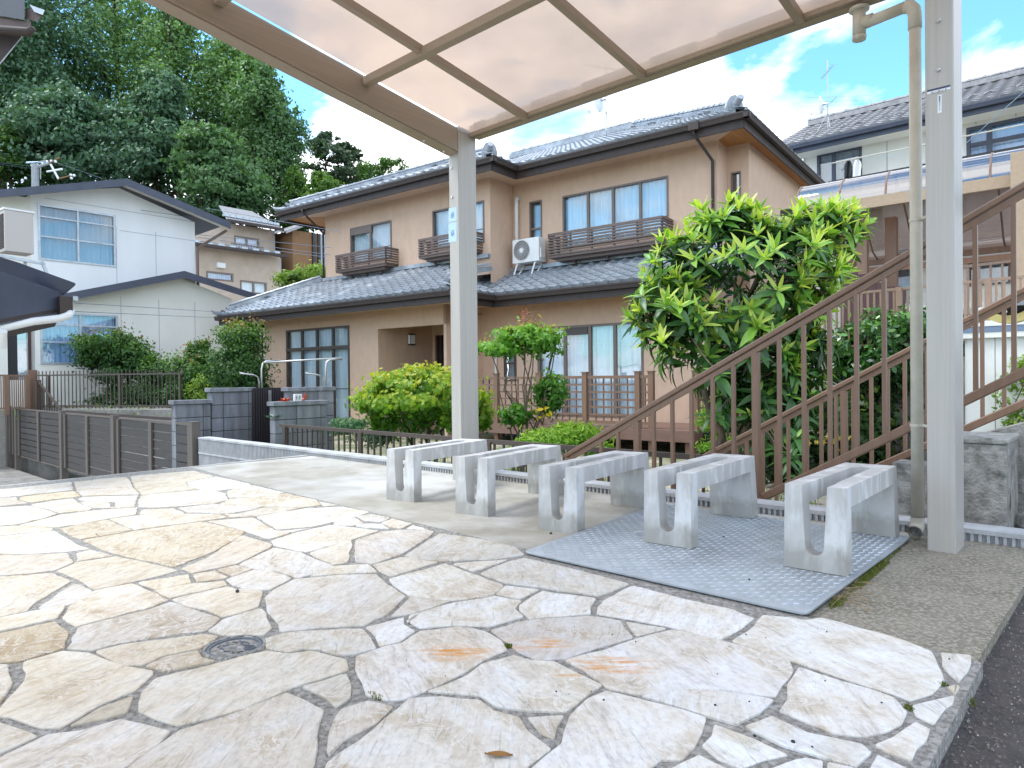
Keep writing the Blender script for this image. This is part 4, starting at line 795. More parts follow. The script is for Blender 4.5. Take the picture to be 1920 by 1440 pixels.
def ridge(parent, p0, p1, name='ridge_cap', r=.06, h=.12, w_=.16, seg=.26, mat='tile', end=None):
    p0 = Vector(p0); p1 = Vector(p1); d = (p1-p0); Ln_ = d.length; d.normalize(); b = MB()
    side = d.cross(Vector((0, 0, 1))).normalized(); up = side.cross(d).normalized()
    if up.z < 0: up = -up
    for k, (ww, hh) in enumerate(((w_, 0), (w_*.85, h*.33), (w_*.72, h*.66))):
        b.bar(p0+up*(hh+h*.165), p1+up*(hh+h*.165), ww, h*.30, up)
    n = max(1, int(Ln_/seg))
    for i in range(n):
        a = p0+d*(Ln_*i/n)+up*(h+r*.2); c = p0+d*(Ln_*(i+1)/n)+up*(h+r*.2)
        V, F = [], []
        for q, (pt, rr) in enumerate(((a, r*1.12), (a+(c-a)*.18, r*1.12), (a+(c-a)*.19, r*.95), (c, r*.95))):
            for k in range(7): an = pi*k/6; V.append(pt+side*cos(an)*rr+up*sin(an)*rr)
        for q in range(3):
            for k in range(6): F.append((q*7+k, q*7+k+1, (q+1)*7+k+1, (q+1)*7+k))
        F.append(tuple(range(7))); b.add(V, F)
    b.build(name, M[mat], parent)
def onigawara(parent, p, d, s=.22, mat='tile'):
    """ridge-end tile: arched plate with a rim and a round tile on top"""
    p = Vector(p); d = Vector(d).normalized(); side = d.cross(Vector((0, 0, 1))).normalized(); up = side.cross(d).normalized()
    if up.z < 0: up = -up
    b = MB(); out = [(-.62, 0), (-.66, .35), (-.55, .8), (-.34, 1.12), (0, 1.24), (.34, 1.12), (.55, .8), (.66, .35), (.62, 0)]
    b.prism([p+side*x*s+up*y*s for x, y in out], d*s*.35); b.prism([p+side*x*s*.75+up*(y*.8+.08)*s+d*s*.36 for x, y in out], d*s*.08)
    b.tube([p+up*s*.45, p+d*s*.9+up*s*.55, p+d*s*1.25+up*s*.75], [s*.27, s*.27, s*.25], 10)
    b.build('ridge_end_tile', M[mat], parent)
def gutter(parent, p0, p1, outw, name='gutter', mat='trim', w_=.11, h=.11):
    b = MB(); p0 = Vector(p0); p1 = Vector(p1); o = Vector(outw)
    prof = [(0, 0), (w_, .0), (w_, -.03), (w_*.92, -.035), (w_*.75, -h), (0, -h)]
    V = [p+o*x+Vector((0, 0, z)) for p in (p0, p1) for x, z in prof]; n = len(prof)
    b.add(V, [(i, (i+1) % n, n+(i+1) % n, n+i) for i in range(n)]+[tuple(range(n)), tuple(range(n, 2*n))[::-1]]); b.build(name, M[mat], parent)
# ================================================================== THE BROWN HOUSE
HF = Frame((-10.13, 11.45, 0), 5.5)
hs = thing('stucco_house', 'large tan stucco two-storey house with grey tiled roofs and slatted window boxes', 'house', (-10.13, 11.45, 0), HF.a)
h0 = -.5
EW = .68; vL = -.87+EW; vR = EW; uC = -.73; uR = 4.25; uL = -6.63          # upper walls
Zu = 5.55; Zl = 2.6; s_ = .43
def fm(v): return lambda a, d, z: (a, v+d, z)
def sm(u, sgn=-1): return lambda a, d, z: (u+sgn*d, a, z)
H = HF
# openings measured in the photo
wL1 = (H.v(657, 428, vL)[0], H.v(734, 413, vL)[0], 3.93, 4.90); 
wL2 = (H.v(811, 395, vL)[0], H.v(811, 395, vL)[0]+1.62, 3.93, 4.90)
wR1 = (H.v(1055, 370, vR)[0], H.v(1253, 327, vR)[0], 3.72, 4.90); wR0 = (H.v(993, 378, vR)[0], H.v(1016, 375, vR)[0], 3.80, 4.92)
W = lambda b, name='wall', mat='stucco': b.build(name, M[mat], hs)
ztop = 5.42
W(wallmesh(uL, uC, 3.2, ztop, [wL1, wL2], fm(vL))); W(wallmesh(uC, uR, 2.9, ztop, [wR1, wR0], fm(vR)))
W(wallmesh(vL, vR, 3.0, ztop, [], sm(uC)))
# right side wall, stepped: pier, recess with tall slit window, then a projecting bay
b = MB(); mbox(b, lambda a, d, z: (a, d, z), uR-.001, uR+.001, vR, vR+.35, 2.4, ztop); 
uS = uR-.0
slit = H.v(1372, 322, vR+.35)
W(wallmesh(vR, vR+.5, -.5, ztop, [], sm(uS)))
uB = H.v(1405, 400, vR+.5)[0]
sw0, sw1 = H.v(1371, 322, vR+.5)[0], H.v(1389, 322, vR+.5)[0]
W(wallmesh(uS, uB, -.5, ztop, [(sw0, sw1, 3.7, 4.86)], fm(vR+.5)))
W(wallmesh(vR+.5, 9.0, -.5, ztop, [], sm(uB)))
window(hs, fm(vR+.5), sw0, sw1, 3.7, 4.86, cur=None, glass='glass_dark', fw=.03)
# back and left walls (plain) close the box
W(wallmesh(uL, uB, -.5, ztop, [], lambda a, d, z: (a, 9.0-d, z))); W(wallmesh(vL, 9.0, 2.6, ztop, [], sm(uL, 1)))
window(hs, fm(vL), *wL1, splits=(.5,), midrail=.32); window(hs, fm(vL), *wL2, splits=(.5,), midrail=.32)
window(hs, fm(vR), *wR0, rails=(.42,), fw=.03, cur='curtain_grey'); window(hs, fm(vR), *wR1, splits=(.25, .5, .76), midrail=.30)
b = MB(); mbox(b, fm(vL), wL1[0]+.04, wL1[0]+.85, -.015, .01, 4.70, 4.87); b.build('shutter_box', M['bronze'], hs)
# lower walls
vLo = -1.25; uLo = H.v(496, 650, vLo)[0]; uP = H.v(709, 650, vLo)[0]; vP = .62; uQ = H.v(905, 650, 0.0)[0]; vRo = 0.0
w0 = (H.v(537, 622, vLo)[0], H.v(655, 612, vLo)[0], -.20, 2.17)
W(wallmesh(uLo, uP, h0, Zl-.05, [w0], fm(vLo))); W(wallmesh(vLo, 9.0, h0, Zl-.05, [], sm(uLo, 1)))
W(wallmesh(vLo, vP, h0, Zl-.05, [], sm(uP)), 'porch_wall')
dr0 = H.v(815, 620, vP)[0]; dr1 = dr0+.9
W(wallmesh(uP, uQ, h0, Zl-.05, [(dr0, uQ-.25, h0+.1, 1.95)], fm(vP)), 'porch_wall')
b = MB(); mbox(b, fm(vLo), uP, uQ, 0, .12, 2.02, Zl-.05); W(b, 'porch_lintel'); b = MB(); mbox(b, fm(vLo), uP, uQ, .12, 1.9, 2.3, 2.34); W(b, 'porch_ceiling', 'soffit')
b = MB(); mbox(b, fm(vLo), uQ-.08, uQ+.0, 0.0, 1.25, h0, Zl-.05); W(b, 'porch_pier')
w2 = (H.v(945, 640, vRo)[0], H.v(968, 640, vRo)[0], .75, 1.75); u_a = H.v(1008, 622, vRo)[0]; u_b = H.v(1206, 606, vRo)[0]; w3 = (u_a, u_b, 0.0, 1.92)
W(wallmesh(uQ, 4.4, h0, Zl-.05, [w2, w3], fm(vRo))); W(wallmesh(vRo, 9.0, h0, Zl-.05, [], sm(4.4)))
# big window left: transom lights over sliding doors
fr = window(hs, fm(vLo), *w0, splits=(.25, .5, .76), rails=(.78,), frame='brownframe', fw=.05, sash=.035, midrail=.42)
b = MB(); mbox(b, fm(vLo), w0[0], w0[1], -.03, .03, 1.60, 1.68); b.build('beam', M['brownframe'], fr)
window(hs, fm(vRo), *w2, rails=(.4,), frame='brownframe', fw=.03, cur='curtain_grey')
fr = window(hs, fm(vRo), *w3, splits=(.27, .52, .76), frame='bronze', fw=.045, sash=.035)
b = MB(); mbox(b, fm(vRo), w3[0]+.29*(u_b-u_a), w3[0]+.50*(u_b-u_a), -.01, .03, 1.72, 1.88); b.build('shutter_head', M['brownframe'], fr)
# entrance door, lamp, pale corner downpipe
dm = fm(vP); b = MB(); mbox(b, dm, dr0, uQ-.25, .05, .09, h0+.1, 1.95); dd = b.build('door', M['maroon'], hs)
for k in range(9):
    b = MB(); a = dr0+.06+k*.13; mbox(b, dm, a, a+.045, .02, .05, h0+.12, 1.93); b.build('door_batten', M['dark'], dd)
lp = H.u(769, 636, uP); b = MB(); lm = lambda a, d, z: (uP+d, a, z)
mbox(b, lm, lp[1]-.085, lp[1]+.085, .0, .10, lp[2]-.15, lp[2]+.13); la = b.build('porch_lamp', M['black'], hs)
b = MB(); mbox(b, lm, lp[1]-.066, lp[1]-.004, .02, .112, lp[2]-.12, lp[2]+.10); b.build('lamp_glass', M['paper'], la); b = MB(); mbox(b, lm, lp[1]+.004, lp[1]+.066, .02, .112, lp[2]-.12, lp[2]+.10); b.build('lamp_glass', M['paper'], la)
b = MB(); mbox(b, lambda a, d, z: (a, lp[1]-.09-d, z), uP+.02, uP+.10, 0, .004, lp[2]-.12, lp[2]+.10); b.build('lamp_glass', M['paper'], la)
pd = H.v(929, 650, -.06); b = MB(); b.tube([(pd[0], -.06, h0), (pd[0], -.06, 1.95)], .03, 8); b.build('white_pipe', M['white'], hs)
b = MB(); mbox(b, fm(vRo-.02), uQ, 4.4, 0, .03, h0, h0+.42); b.build('plinth', M['concrete_old'], hs)
# ------------------------------------------------ roofs
# upper roof: two hipped blocks; heights as planes
uA, uB1, uE = -7.82, -.13, 4.98; vA, vB, vE = -.87, 0.0, 8.9
zt = Zu+.04
protos = [tileproto(), tileproto(eave=True)]
xf = []
def smap(f): return f
hypf = 1/sqrt(1+s_*s_)
def zmainmax(u, v): return min(s_*(v-vB), s_*(uE-u), s_*(vE-v))
def zleft(u, v): return min(s_*(v-vA), s_*(u-uA), s_*(uB1-u)) if u < uB1 else -9
def mk(base_u, base_v, du, dv):      # eave start, unit along eave, up-slope dir is rotated
    return None
# left block front slope
slope_tiles(lambda a, t: (a, vA+t*hypf, zt+t*hypf*s_), uA, uB1, 4.4, lambda a, t: (lambda v: zleft(a, v) >= s_*(v-vA)-.02 and v < 3.0)(vA+t*hypf), protos, xf)
n_a = len(xf)
# main block front slope
slope_tiles(lambda a, t: (a, vB+t*hypf, zt+t*hypf*s_), uB1-2.6, uE, 4.9, lambda a, t: (lambda v: s_*(uE-a) >= s_*(v-vB)-.02 and v < 4.45 and (a > uB1 or s_*(v-vB) > zleft(a, v)+.02))(vB+t*hypf), protos, xf)
# main right hip slope (eave along v)
slope_tiles(lambda a, t: (uE-t*hypf, a, zt+t*hypf*s_), vB, vE, 4.9, lambda a, t: (lambda u: s_*(a-vB) >= s_*(uE-u)-.02 and s_*(vE-a) >= s_*(uE-u)-.02 and u > .6)(uE-t*hypf), protos, xf)
# left block: left hip and right hip
slope_tiles(lambda a, t: (uA+t*hypf, a, zt+t*hypf*s_), vA, 7.0, 4.1, lambda a, t: (lambda u: s_*(a-vA) >= s_*(u-uA)-.02 and u < -4)(uA+t*hypf), protos, xf)
slope_tiles(lambda a, t: (uB1-t*hypf, a, zt+t*hypf*s_), vA, 3.1, 4.1, lambda a, t: (lambda u: s_*(a-vA) >= s_*(uB1-u)-.02 and s_*(uB1-u) > s_*(a-vB)-.01)(uB1-t*hypf), protos, xf)
uroof = MB()
def rp(u, v, z): return (u, v, zt+z-.02)
hA = s_*3.845
ap = (-3.975, vA+3.845)
uroof.add([rp(uA, vA, 0), rp(uB1, vA, 0), rp(*ap, hA)], [(0, 1, 2)]); uroof.add([rp(uA, vA, 0), rp(*ap, hA), rp(uA, 7, 0)], [(0, 1, 2)]); uroof.add([rp(uB1, vA, 0), rp(uB1, vB, 0), rp(uB1-3.4, vB+3.4, s_*3.4), rp(*ap, hA)], [(0, 1, 2, 3)])
hM = s_*4.45
uroof.add([rp(uB1, vB, 0), rp(uE, vB, 0), rp(uE-4.45, 4.45, hM), rp(uB1-4.45, 4.45, hM)], [(0, 1, 2, 3)]); uroof.add([rp(uE, vB, 0), rp(uE, vE, 0), rp(uE-4.45, 4.45, hM)], [(0, 1, 2)])
uroof.add([rp(uE, vE, 0), rp(uA, vE, 0), rp(-4, 4.45, hM), rp(uE-4.45, 4.45, hM)], [(0, 1, 2, 3)])
ur = uroof.build('upper_roof', M['tile'], hs)
# lower roof
lA = -8.86; vl = -2.13; lB = -.2; vl2 = -.77; lE = 5.0; sl = .47; hl = 1/sqrt(1+sl*sl); zl = Zl+.04
xf2 = []
slope_tiles(lambda a, t: (a, vl+t*hl, zl+t*hl*sl), lA, lB, 2.1, lambda a, t: (lambda v: sl*(a-lA) >= sl*(v-vl)-.02 and sl*(lB-a) >= sl*(v-vl)-.05 and v < vL+.03)(vl+t*hl), protos, xf2)
slope_tiles(lambda a, t: (a, vl2+t*hl, zl+t*hl*sl), lB-1.3, lE, 1.6, lambda a, t: (lambda v: v < vR+.03 and (a > lB or sl*(v-vl2) > sl*(lB-a)))(vl2+t*hl), protos, xf2)
slope_tiles(lambda a, t: (lB-t*hl, a, zl+t*hl*sl), vl, vL+.6, 1.5, lambda a, t: (lambda u: sl*(a-vl) >= sl*(lB-u)-.02 and sl*(lB-u) > sl*(a-vl2)-.02 and u > uC)(lB-t*hl), protos, xf2)
slope_tiles(lambda a, t: (lA+t*hl, a, zl+t*hl*sl), vl, 6, 2.4, lambda a, t: (lambda u: sl*(a-vl) >= sl*(u-lA)-.02 and u < uL)(lA+t*hl), protos, xf2)
lroof = MB(); q = lambda u, v, z: (u, v, zl+z-.02); hh = 2.0
lroof.add([q(lA, vl, 0), q(lB, vl, 0), q(lB-hh, vl+hh, sl*hh), q(lA+hh, vl+hh, sl*hh)], [(0, 1, 2, 3)]); lroof.add([q(lA, vl, 0), q(lA+2.4, vl+2.4, sl*2.4), q(lA+2.4, 8, sl*2.4), q(lA, 8, 0)], [(0, 1, 2, 3)])
lroof.add([q(lB, vl2, 0), q(lE, vl2, 0), q(lE, vl2+1.6, sl*1.6), q(lB-1.6, vl2+1.6, sl*1.6)], [(0, 1, 2, 3)]); lroof.add([q(lB, vl, 0), q(lB, vl2, 0), q(lB-1.6, vl2+1.6, sl*1.6), q(lB-2, vl+2, sl*2)], [(0, 1, 2, 3)])
lr = lroof.build('lower_roof', M['tile'], hs)
bpy.context.view_layer.update()
place_many('roof_tile', protos, xf2, lr, M['tile'], 230); place_many('roof_tile', protos, xf, ur, M['tile'], 65)
# ridges
Zr = lambda z: zt+z+.02
ridge(ur, (uA+.25, vA+.25, Zr(.25*s_)), (*ap, Zr(hA)), 'hip_cap'); ridge(ur, (uB1-.3, vA+.3, Zr(.3*s_)), (*ap, Zr(hA)), 'hip_cap')
ridge(ur, (uE-.3, vB+.3, Zr(.3*s_)), (uE-4.45, 4.45, Zr(hM)), 'hip_cap'); ridge(ur, (uE-4.45+.2, 4.45, Zr(hM)), (-3.6, 4.45, Zr(hM)), 'ridge_cap', h=.16, w_=.2, r=.06)
onigawara(ur, (uE-4.15, 4.45, Zr(hM)+.02), (1, 0, 0), .17)
onigawara(ur, (uE-.32, vB+.32, Zr(.3*s_)-.05), (1, -1, 0), .26); onigawara(ur, (uB1-.32, vA+.32, Zr(.3*s_)-.05), (1, -1, 0), .26); onigawara(ur, (uA+.28, vA+.28, Zr(.25*s_)-.03), (-1, -1, 0), .16)
ridge(lr, (lA+.25, vl+.25, zl+.25*sl+.02), (lA+2.0, vl+2.0, zl+2*sl+.02), 'hip_cap'); onigawara(lr, (lA+.28, vl+.28, zl+.25*sl-.01), (-1, -1, 0), .14)
ridge(lr, (lB-.25, vl+.25, zl+.25*sl+.02), (lB-.68, vl+.68, zl+.68*sl+.02), 'hip_cap'); ridge(lr, (lB-.68, vl+.68, zl+.68*sl+.02), (uC+.05, -.25, zl+1.3*sl), 'hip_cap'); onigawara(lr, (lB-.25, vl+.25, zl+.2*sl), (1, -1, 0), .18)
for P0, P1 in (((uL, vL-.03), (uC, vL-.03)), ((uC-.0, vR-.03), (4.3, vR-.03))):
    zz_ = zl+sl*(P0[1]-(vl if P0[0] < -1 else vl2))+.02; b = MB(); b.bar((P0[0], P0[1]-.02, zz_+.05), (P1[0], P1[1]-.02, zz_+.05), .12, .09); b.build('flashing', M['tile'], lr)
# upturned corner tiles
for (u, v, z, r_) in ((uA, vA, zt, ur), (lA, vl, zl, lr)):
    b = MB(); b.tube([(u+.35, v+.02, z+.03), (u+.1, v-.02, z+.035), (u-.08, v-.05, z+.07), (u-.17, v-.07, z+.13)], [.05, .055, .045, .02], 8); b.build('corner_tile', M['tile'], r_)
# gutters, fascia, soffits
gt = lambda p, q_, o: gutter(hs, p, q_, o)
Zg = Zu
gt((uA-.04, vA+.02, Zg), (uB1+.13, vA+.02, Zg), (0, -1, 0)); gt((uB1+.02, vA-.09, Zg), (uB1+.02, vB-.09, Zg), (1, 0, 0)); gt((uB1+.02, vB+.02, Zg), (uE+.11, vB+.02, Zg), (0, -1, 0)); gt((uE-.0, vB-.09, Zg), (uE-.0, vE, Zg), (1, 0, 0)); gt((uA, vA-.02, Zg), (uA, 6, Zg), (-1, 0, 0))
gt((lA-.04, vl+.02, Zl), (lB+.13, vl+.02, Zl), (0, -1, 0)); gt((lB+.02, vl-.09, Zl), (lB+.02, vl2-.09, Zl), (1, 0, 0)); gt((lB+.02, vl2+.02, Zl), (lE+.1, vl2+.02, Zl), (0, -1, 0)); gt((lA, vl-.02, Zl), (lA, 5, Zl), (-1, 0, 0))
def soff(poly, z, fas, mat='soffit'):
    b = MB(); n = len(poly); b.add([(x, y, z) for x, y in poly], [tuple(range(n))]); b.build('soffit', M[mat], hs)
    for p, q_ in fas:
        b = MB(); b.bar((*p, z+.02), (*q_, z+.02), .03, .24); b.build('fascia', M['trim'], hs)
e = .03
soff([(uA+e, vA+e), (uL, vL), (uL, 6), (uA+e, 6)], Zu-.16, [((uA+e, vA+e), (uB1-e, vA+e)), ((uA+e, vA+e+.02), (uA+e, 6))])
soff([(uA+e, vA+e), (uB1-e, vA+e), (uC, vL), (uL, vL)], Zu-.162, [], 'stucco_band'); soff([(uB1-e, vA+e), (uB1-e, vB+e), (uC, vR), (uC, vL)], Zu-.161, [((uB1-e, vA+e+.02), (uB1-e, vB+e))], 'stucco_band')
soff([(uB1-e, vB+e), (uE-e, vB+e), (uR, vR), (uC, vR)], Zu-.163, [((uB1-e+.02, vB+e), (uE-e, vB+e))], 'stucco_band'); soff([(uE-e, vB+e), (uE-e, vE), (uR-.6, vE), (uR-.6, vR)], Zu-.160, [((uE-e, vB+e+.02), (uE-e, vE))])
soff([(lA+e, vl+e), (uLo, vLo), (uLo, 6), (lA+e, 6)], Zl-.14, [((lA+e, vl+e), (lB-e, vl+e)), ((lA+e, vl+e+.02), (lA+e, 6))])
soff([(lA+e, vl+e), (lB-e, vl+e), (lB-e, vLo), (uLo, vLo)], Zl-.142, [], 'stucco_band'); soff([(lB-e, vl+e), (lB-e, vl2+e), (lB-e, vRo), (uQ, vRo), (uQ, vl)], Zl-.144, [((lB-e, vl+e+.02), (lB-e, vl2+e))], 'stucco_band')
soff([(lB-e, vl2+e), (lE, vl2+e), (lE, vRo), (lB-e, vRo)], Zl-.146, [((lB-e+.02, vl2+e), (lE, vl2+e))], 'stucco_band')
# downpipes
def dpipe(pts, r=.03): b = MB(); b.tube(pts, r, 8); b.build('downpipe', M['trim'], hs, smooth=True)
P1 = H.v(1300, 250, vB-.06); P2 = H.v(1336, 300, vR-.05)
dpipe([(P1[0], vB-.06, Zu-.12), (P1[0], vB-.06, Zu-.2), (P2[0], vR-.05, 5.0), (P2[0], vR-.05, 4.9), (P2[0], vR-.05, 3.4)])
P1 = H.v(567, 402, vA-.05); dpipe([(P1[0], vA-.05, Zu-.1), (P1[0], vA-.05, Zu-.17), (uL-.04, vL-.04, 4.92), (uL-.04, vL-.04, 3.5)])
P1 = H.v(445, 600, vl-.05); dpipe([(P1[0], vl-.05, Zl-.1), (P1[0], vl-.05, Zl-.16), (uLo-.04, vLo-.04, 2.2), (uLo-.04, vLo-.04, h0)])
b = MB(); b.box(*[x for x in (H.v(1300, 247, vB-.1)[0]-.1, H.v(1300, 247, vB-.1)[0]+.1)], vB-.115, vB-.02, Zu-.14, Zu+.01); b.build('gutter_box', M['trim'], hs)
# white vent pipe
P1 = H.v(970, 372, vR-.05); P2 = H.v(970, 450, vR-.05); b = MB(); b.tube([(P1[0], vR, P1[2]), (P1[0], vR-.07, P1[2]), (P1[0], vR-.09, P1[2]-.05), (P1[0], vR-.09, P2[2]-.3)], .045, 8); b.build('duct', M['white'], hs, smooth=True)
# ------------------------------------------------ slatted flower boxes
def slatbox(px0, px1, v, zt_, h_, dep, bays, n=7):
    u0, u1 = H.v(px0, 460, v-dep)[0], H.v(px1, 460, v-dep)[0]; b = MB()
    root = None
    b.box(u0, u1, v-dep, v, zt_-h_-.05, zt_-h_); b.box(u0+.15, u1-.15, v-dep+.1, v, zt_-h_-.12, zt_-h_-.05); root = b.build('flower_box', M['brownframe'] if 0 else M['boxwood'], hs)
    for k in range(n):
        z = zt_-h_+.02+k*(h_-.03)/(n-1); t = .016 if k < n-1 else .028
        for (x0, x1, y0, y1) in ((u0-.0, u1+.0, v-dep-.02, v-dep+.015), (u0-.02, u0+.015, v-dep+.016, v), (u1-.015, u1+.02, v-dep+.016, v)):
            b = MB(); b.box(x0, x1, y0, y1, z-t, z+t); b.build('slat', M['boxwood'], root)
    for i in range(bays+1):
        u = u0+.03+(u1-u0-.06)*i/bays; b = MB(); b.box(u-.02, u+.02, v-dep+.016, v-dep+.045, zt_-h_, zt_-.02); b.build('upright', M['boxwood'], root)
    for k in range(3):
        uu = u0+(u1-u0)*(.2+.3*k); b = MB(); b.bar((uu, v-dep+.1, zt_-h_-.06), (uu, v, zt_-h_-.30), .04, .04); b.build('bracket', M['boxwood'], root)

zb1 = H.v(628, 481, vL-.4)[2]; slatbox(629, 723, vL, zb1+.0, .40, .42, 3)
zb2 = H.v(784, 451, vL-.4)[2]; slatbox(785, 882, vL, zb2, .40, .42, 3)
zb3 = H.v(1028, 441, vR-.45)[2]; slatbox(1028, 1243, vR, zb3, .47, .47, 5, 8)
# ------------------------------------------------ things hung on or set on the house
def acunit(name, label, c, rz, w_=.80, h_=.58, d_=.30, legs=True):
    t = thing(name, label, 'air conditioner', c, rz, 'outdoor units'); b = MB(); b.box(0, w_, 0, d_, 0, h_); b.build('case', M['white'], t, bevel=.012)
    b = MB(); cx, cz, r = w_*.36, h_*.52, h_*.42
    def rg(r0, y): return [(cx+r0*cos(2*pi*i/28), y, cz+r0*sin(2*pi*i/28)) for i in range(28)]
    b.add(rg(r, -.002)+[(cx, -.002, cz)], [(i, (i+1) % 28, 28) for i in range(28)]); b.build('fan_recess', M['trim'], t)
    for rr in (r, r*.84, r*.68, r*.52, r*.36):
        b = MB(); pts = [(cx+rr*cos(2*pi*i/28), -.014, cz+rr*sin(2*pi*i/28)) for i in range(29)]; b.tube(pts, .0035 if rr != r else .007, 4, caps=False); b.build('grille_ring', M['white'], t)
    for i in range(20):
        b = MB(); a = 2*pi*i/20; b.bar((cx+.1*r*cos(a), -.012, cz+.1*r*sin(a)), (cx+r*cos(a+.35), -.012, cz+r*sin(a+.35)), .005, .005, (0, 1, 0)); b.build('grille_bar', M['white'], t)
    b = MB(); b.tube([(cx, -.022, cz), (cx, -.003, cz)], h_*.10, 14); b.build('fan_hub', M['white'], t)
    b = MB(); b.box(w_-.012, w_+.03, .05, .22, h_*.15, h_*.55); b.build('valve_cover', M['white'], t)
    if legs:
        for x in (.12, w_-.12):
            b = MB(); b.bar((x, .02, -.02), (x, .30, -.02), .03, .03); b.bar((x, .02, -.02), (x-.10, -.02, -.36), .03, .03); b.bar((x, .30, -.02), (x+.02, -.02, -.34), .025, .025); b.build('stand_leg', M['white'], t)
        b = MB(); b.bar((-.1, -.02, -.37), (w_-.05, -.02, -.37), .035, .03); b.build('stand_foot', M['white'], t)
    return t
c = H.v(961, 495, vR-.38); c2 = H.v(961, 451, vR-.38); hh_ = (c2[2]-c[2])
acunit('air_conditioner', 'white round-fan air conditioner unit on a stand on the lower tiled roof', tuple(H.w(*c)), H.a, .74, hh_, .28)
# roof antenna with dish
def yagi(label, base, hgt, dish_side, boom_z, rz, sc_=1, extra=None):
    t = thing('roof_antenna', label, 'antenna', base, rz, 'roof antennas'); b = MB(); b.tube([(0, 0, 0), (0, 0, hgt)], .016, 6); b.build('mast', M['steel'], t)
    for a in (0, 1.57, 3.14, 4.71):
        b = MB(); b.tube([(0, 0, .45), (.32*cos(a+.5), .32*sin(a+.5), -.12)], .008, 5); b.build('mast_leg', M['steel'], t)
    if dish_side:
        x = dish_side*.17; b = MB(); V, F = [], []; n = 20
        for j, (r, y) in enumerate(((0, .06), (.1, .052), (.19, .03), (.25, 0))):
            for i in range(n): a = 2*pi*i/n; V.append((x+.0, -y-.02, .72) if 0 else (x+dish_side*(.02-y*1.0), r*cos(a)*.9, .74+r*sin(a)*1.08))
        for j in range(3):
            for i in range(n): F.append((j*n+i, j*n+(i+1) % n, (j+1)*n+(i+1) % n, (j+1)*n+i))
        b.add(V, F); b.build('dish', M['paper'], t, smooth=True)
        b = MB(); b.tube([(0, 0, .74), (x, 0, .74)], .03, 6); b.build('dish_mount', M['steel'], t); b = MB(); b.tube([(x, 0, .5), (x+dish_side*.28, 0, .52), (x+dish_side*.29, 0, .56)], [.008, .008, .022], 6); b.build('dish_arm', M['steel'], t)
    for (z, L_, n, el, ang) in boom_z:
        b = MB(); d = Vector((cos(ang), sin(ang), 0)); s2 = Vector((-sin(ang), cos(ang), 0)); c_ = Vector((0, 0, z)); b.tube([c_-d*L_*.5, c_+d*L_*.5], .009, 5)
        b.build('boom', M['steel'], t)
        for k in range(n):
            p = c_-d*L_*.5+d*L_*k/(n-1); e2 = el*(.7+.3*k/(n-1)); b = MB(); b.tube([p-s2*e2, p+s2*e2], .0045, 4); b.build('antenna_rod', M['steel'], t)
    return t
ab = H.v(1137, 245, 1.75); tp = H.v(1137, 118, 1.75)
yagi('antenna mast with satellite dish on the tan house roof, top behind the carport panel', tuple(H.w(ab[0], 1.75, ab[2])), tp[2]-ab[2], -1, [(tp[2]-ab[2]-.12, 1.15, 12, .12, 1.0)], H.a)
# ------------------------------------------------ timber deck with lattice rail
dk = thing('lattice_deck', 'brown deck with square lattice rail in front of the tan house windows', 'deck', tuple(H.w(1.5, -1, -.5)), H.a)
dmv = lambda u, v, z: (u-1.5, v+1, z+.5)
vF = -1.7; zD = -.07; uD0 = H.v(822, 706, vF)[0]; posts = [H.v(p, 706, vF)[0] for p in (931, 1011, 1097, 1196)]; posts = [posts[0]-(posts[1]-posts[0])]+posts; uD1 = posts[-1]+.05
uEx = uD1+.95
def dbox(n, m, x0, x1, y0, y1, z0, z1, par=dk): b = MB(); p, q_ = dmv(x0, y0, z0), dmv(x1, y1, z1); b.box(p[0], q_[0], p[1], q_[1], p[2], q_[2]); return b.build(n, M[m], par)
for k in range(12): y0 = vF-.08+k*.145; dbox('deck_board', 'deck', posts[0]-.2, uEx, y0, y0+.138, zD-.03, zD)
dbox('deck_skirt', 'deck', posts[0]-.2, uEx, vF-.11, vF-.081, zD-.19, zD-.001); dbox('deck_skirt', 'deck', uEx+.001, uEx+.03, vF-.11, .0, zD-.19, zD-.001)
for x in (posts[0], posts[2], posts[4], uEx-.1):
    for y in (vF, -.2): dbox('deck_leg', 'deck', x-.04, x+.04, y-.04, y+.04, -.5, zD-.031)
def lattice(p, q_, nx_, z0, z1, nz=6):
    P, Q = np.array(p), np.array(q_); d = Q-P; Lg = np.linalg.norm(d); t = d/Lg
    b = MB(); A0, A1 = dmv(*P, 0), dmv(*Q, 0)
    b.bar((A0[0], A0[1], z1+.5), (A1[0], A1[1], z1+.5), .05, .05); rt = b.build('lattice_rail', M['brown_rail'], dk)
    b = MB(); b.bar((A0[0], A0[1], z0+.5), (A1[0], A1[1], z0+.5), .04, .045); b.build('bottom_rail', M['brown_rail'], rt)
    for k in range(1, nz):
        z = z0+(z1-z0)*k/nz; b = MB(); b.bar((A0[0], A0[1], z+.5), (A1[0], A1[1], z+.5), .015, .032); b.build('lattice_bar', M['brown_rail'], rt)
    for k in range(1, nx_+1):
        s2 = P+d*k/(nx_+1); a = dmv(*s2, 0); b = MB(); b.bar((a[0]+.014*t[1]*0, a[1]+.017, z0+.5), (a[0], a[1]+.017, z1+.5), .032, .014, (t[0], t[1], 0)); b.build('lattice_bar', M['brown_rail'], rt)
zr0, zr1 = zD+.09, .82
def post(u, v, zt_=.90, z0=-.5, w2=.045): 
    o = dbox('post', 'brown_rail', u-w2, u+w2, v-w2, v+w2, z0, zt_); dbox('post_cap', 'brown_rail', u-w2-.012, u+w2+.012, v-w2-.012, v+w2+.012, zt_, zt_+.018, o)
    o.parent = dk
for i in range(4): lattice((posts[i]+.05, vF), (posts[i+1]-.05, vF), 5, zr0, zr1)
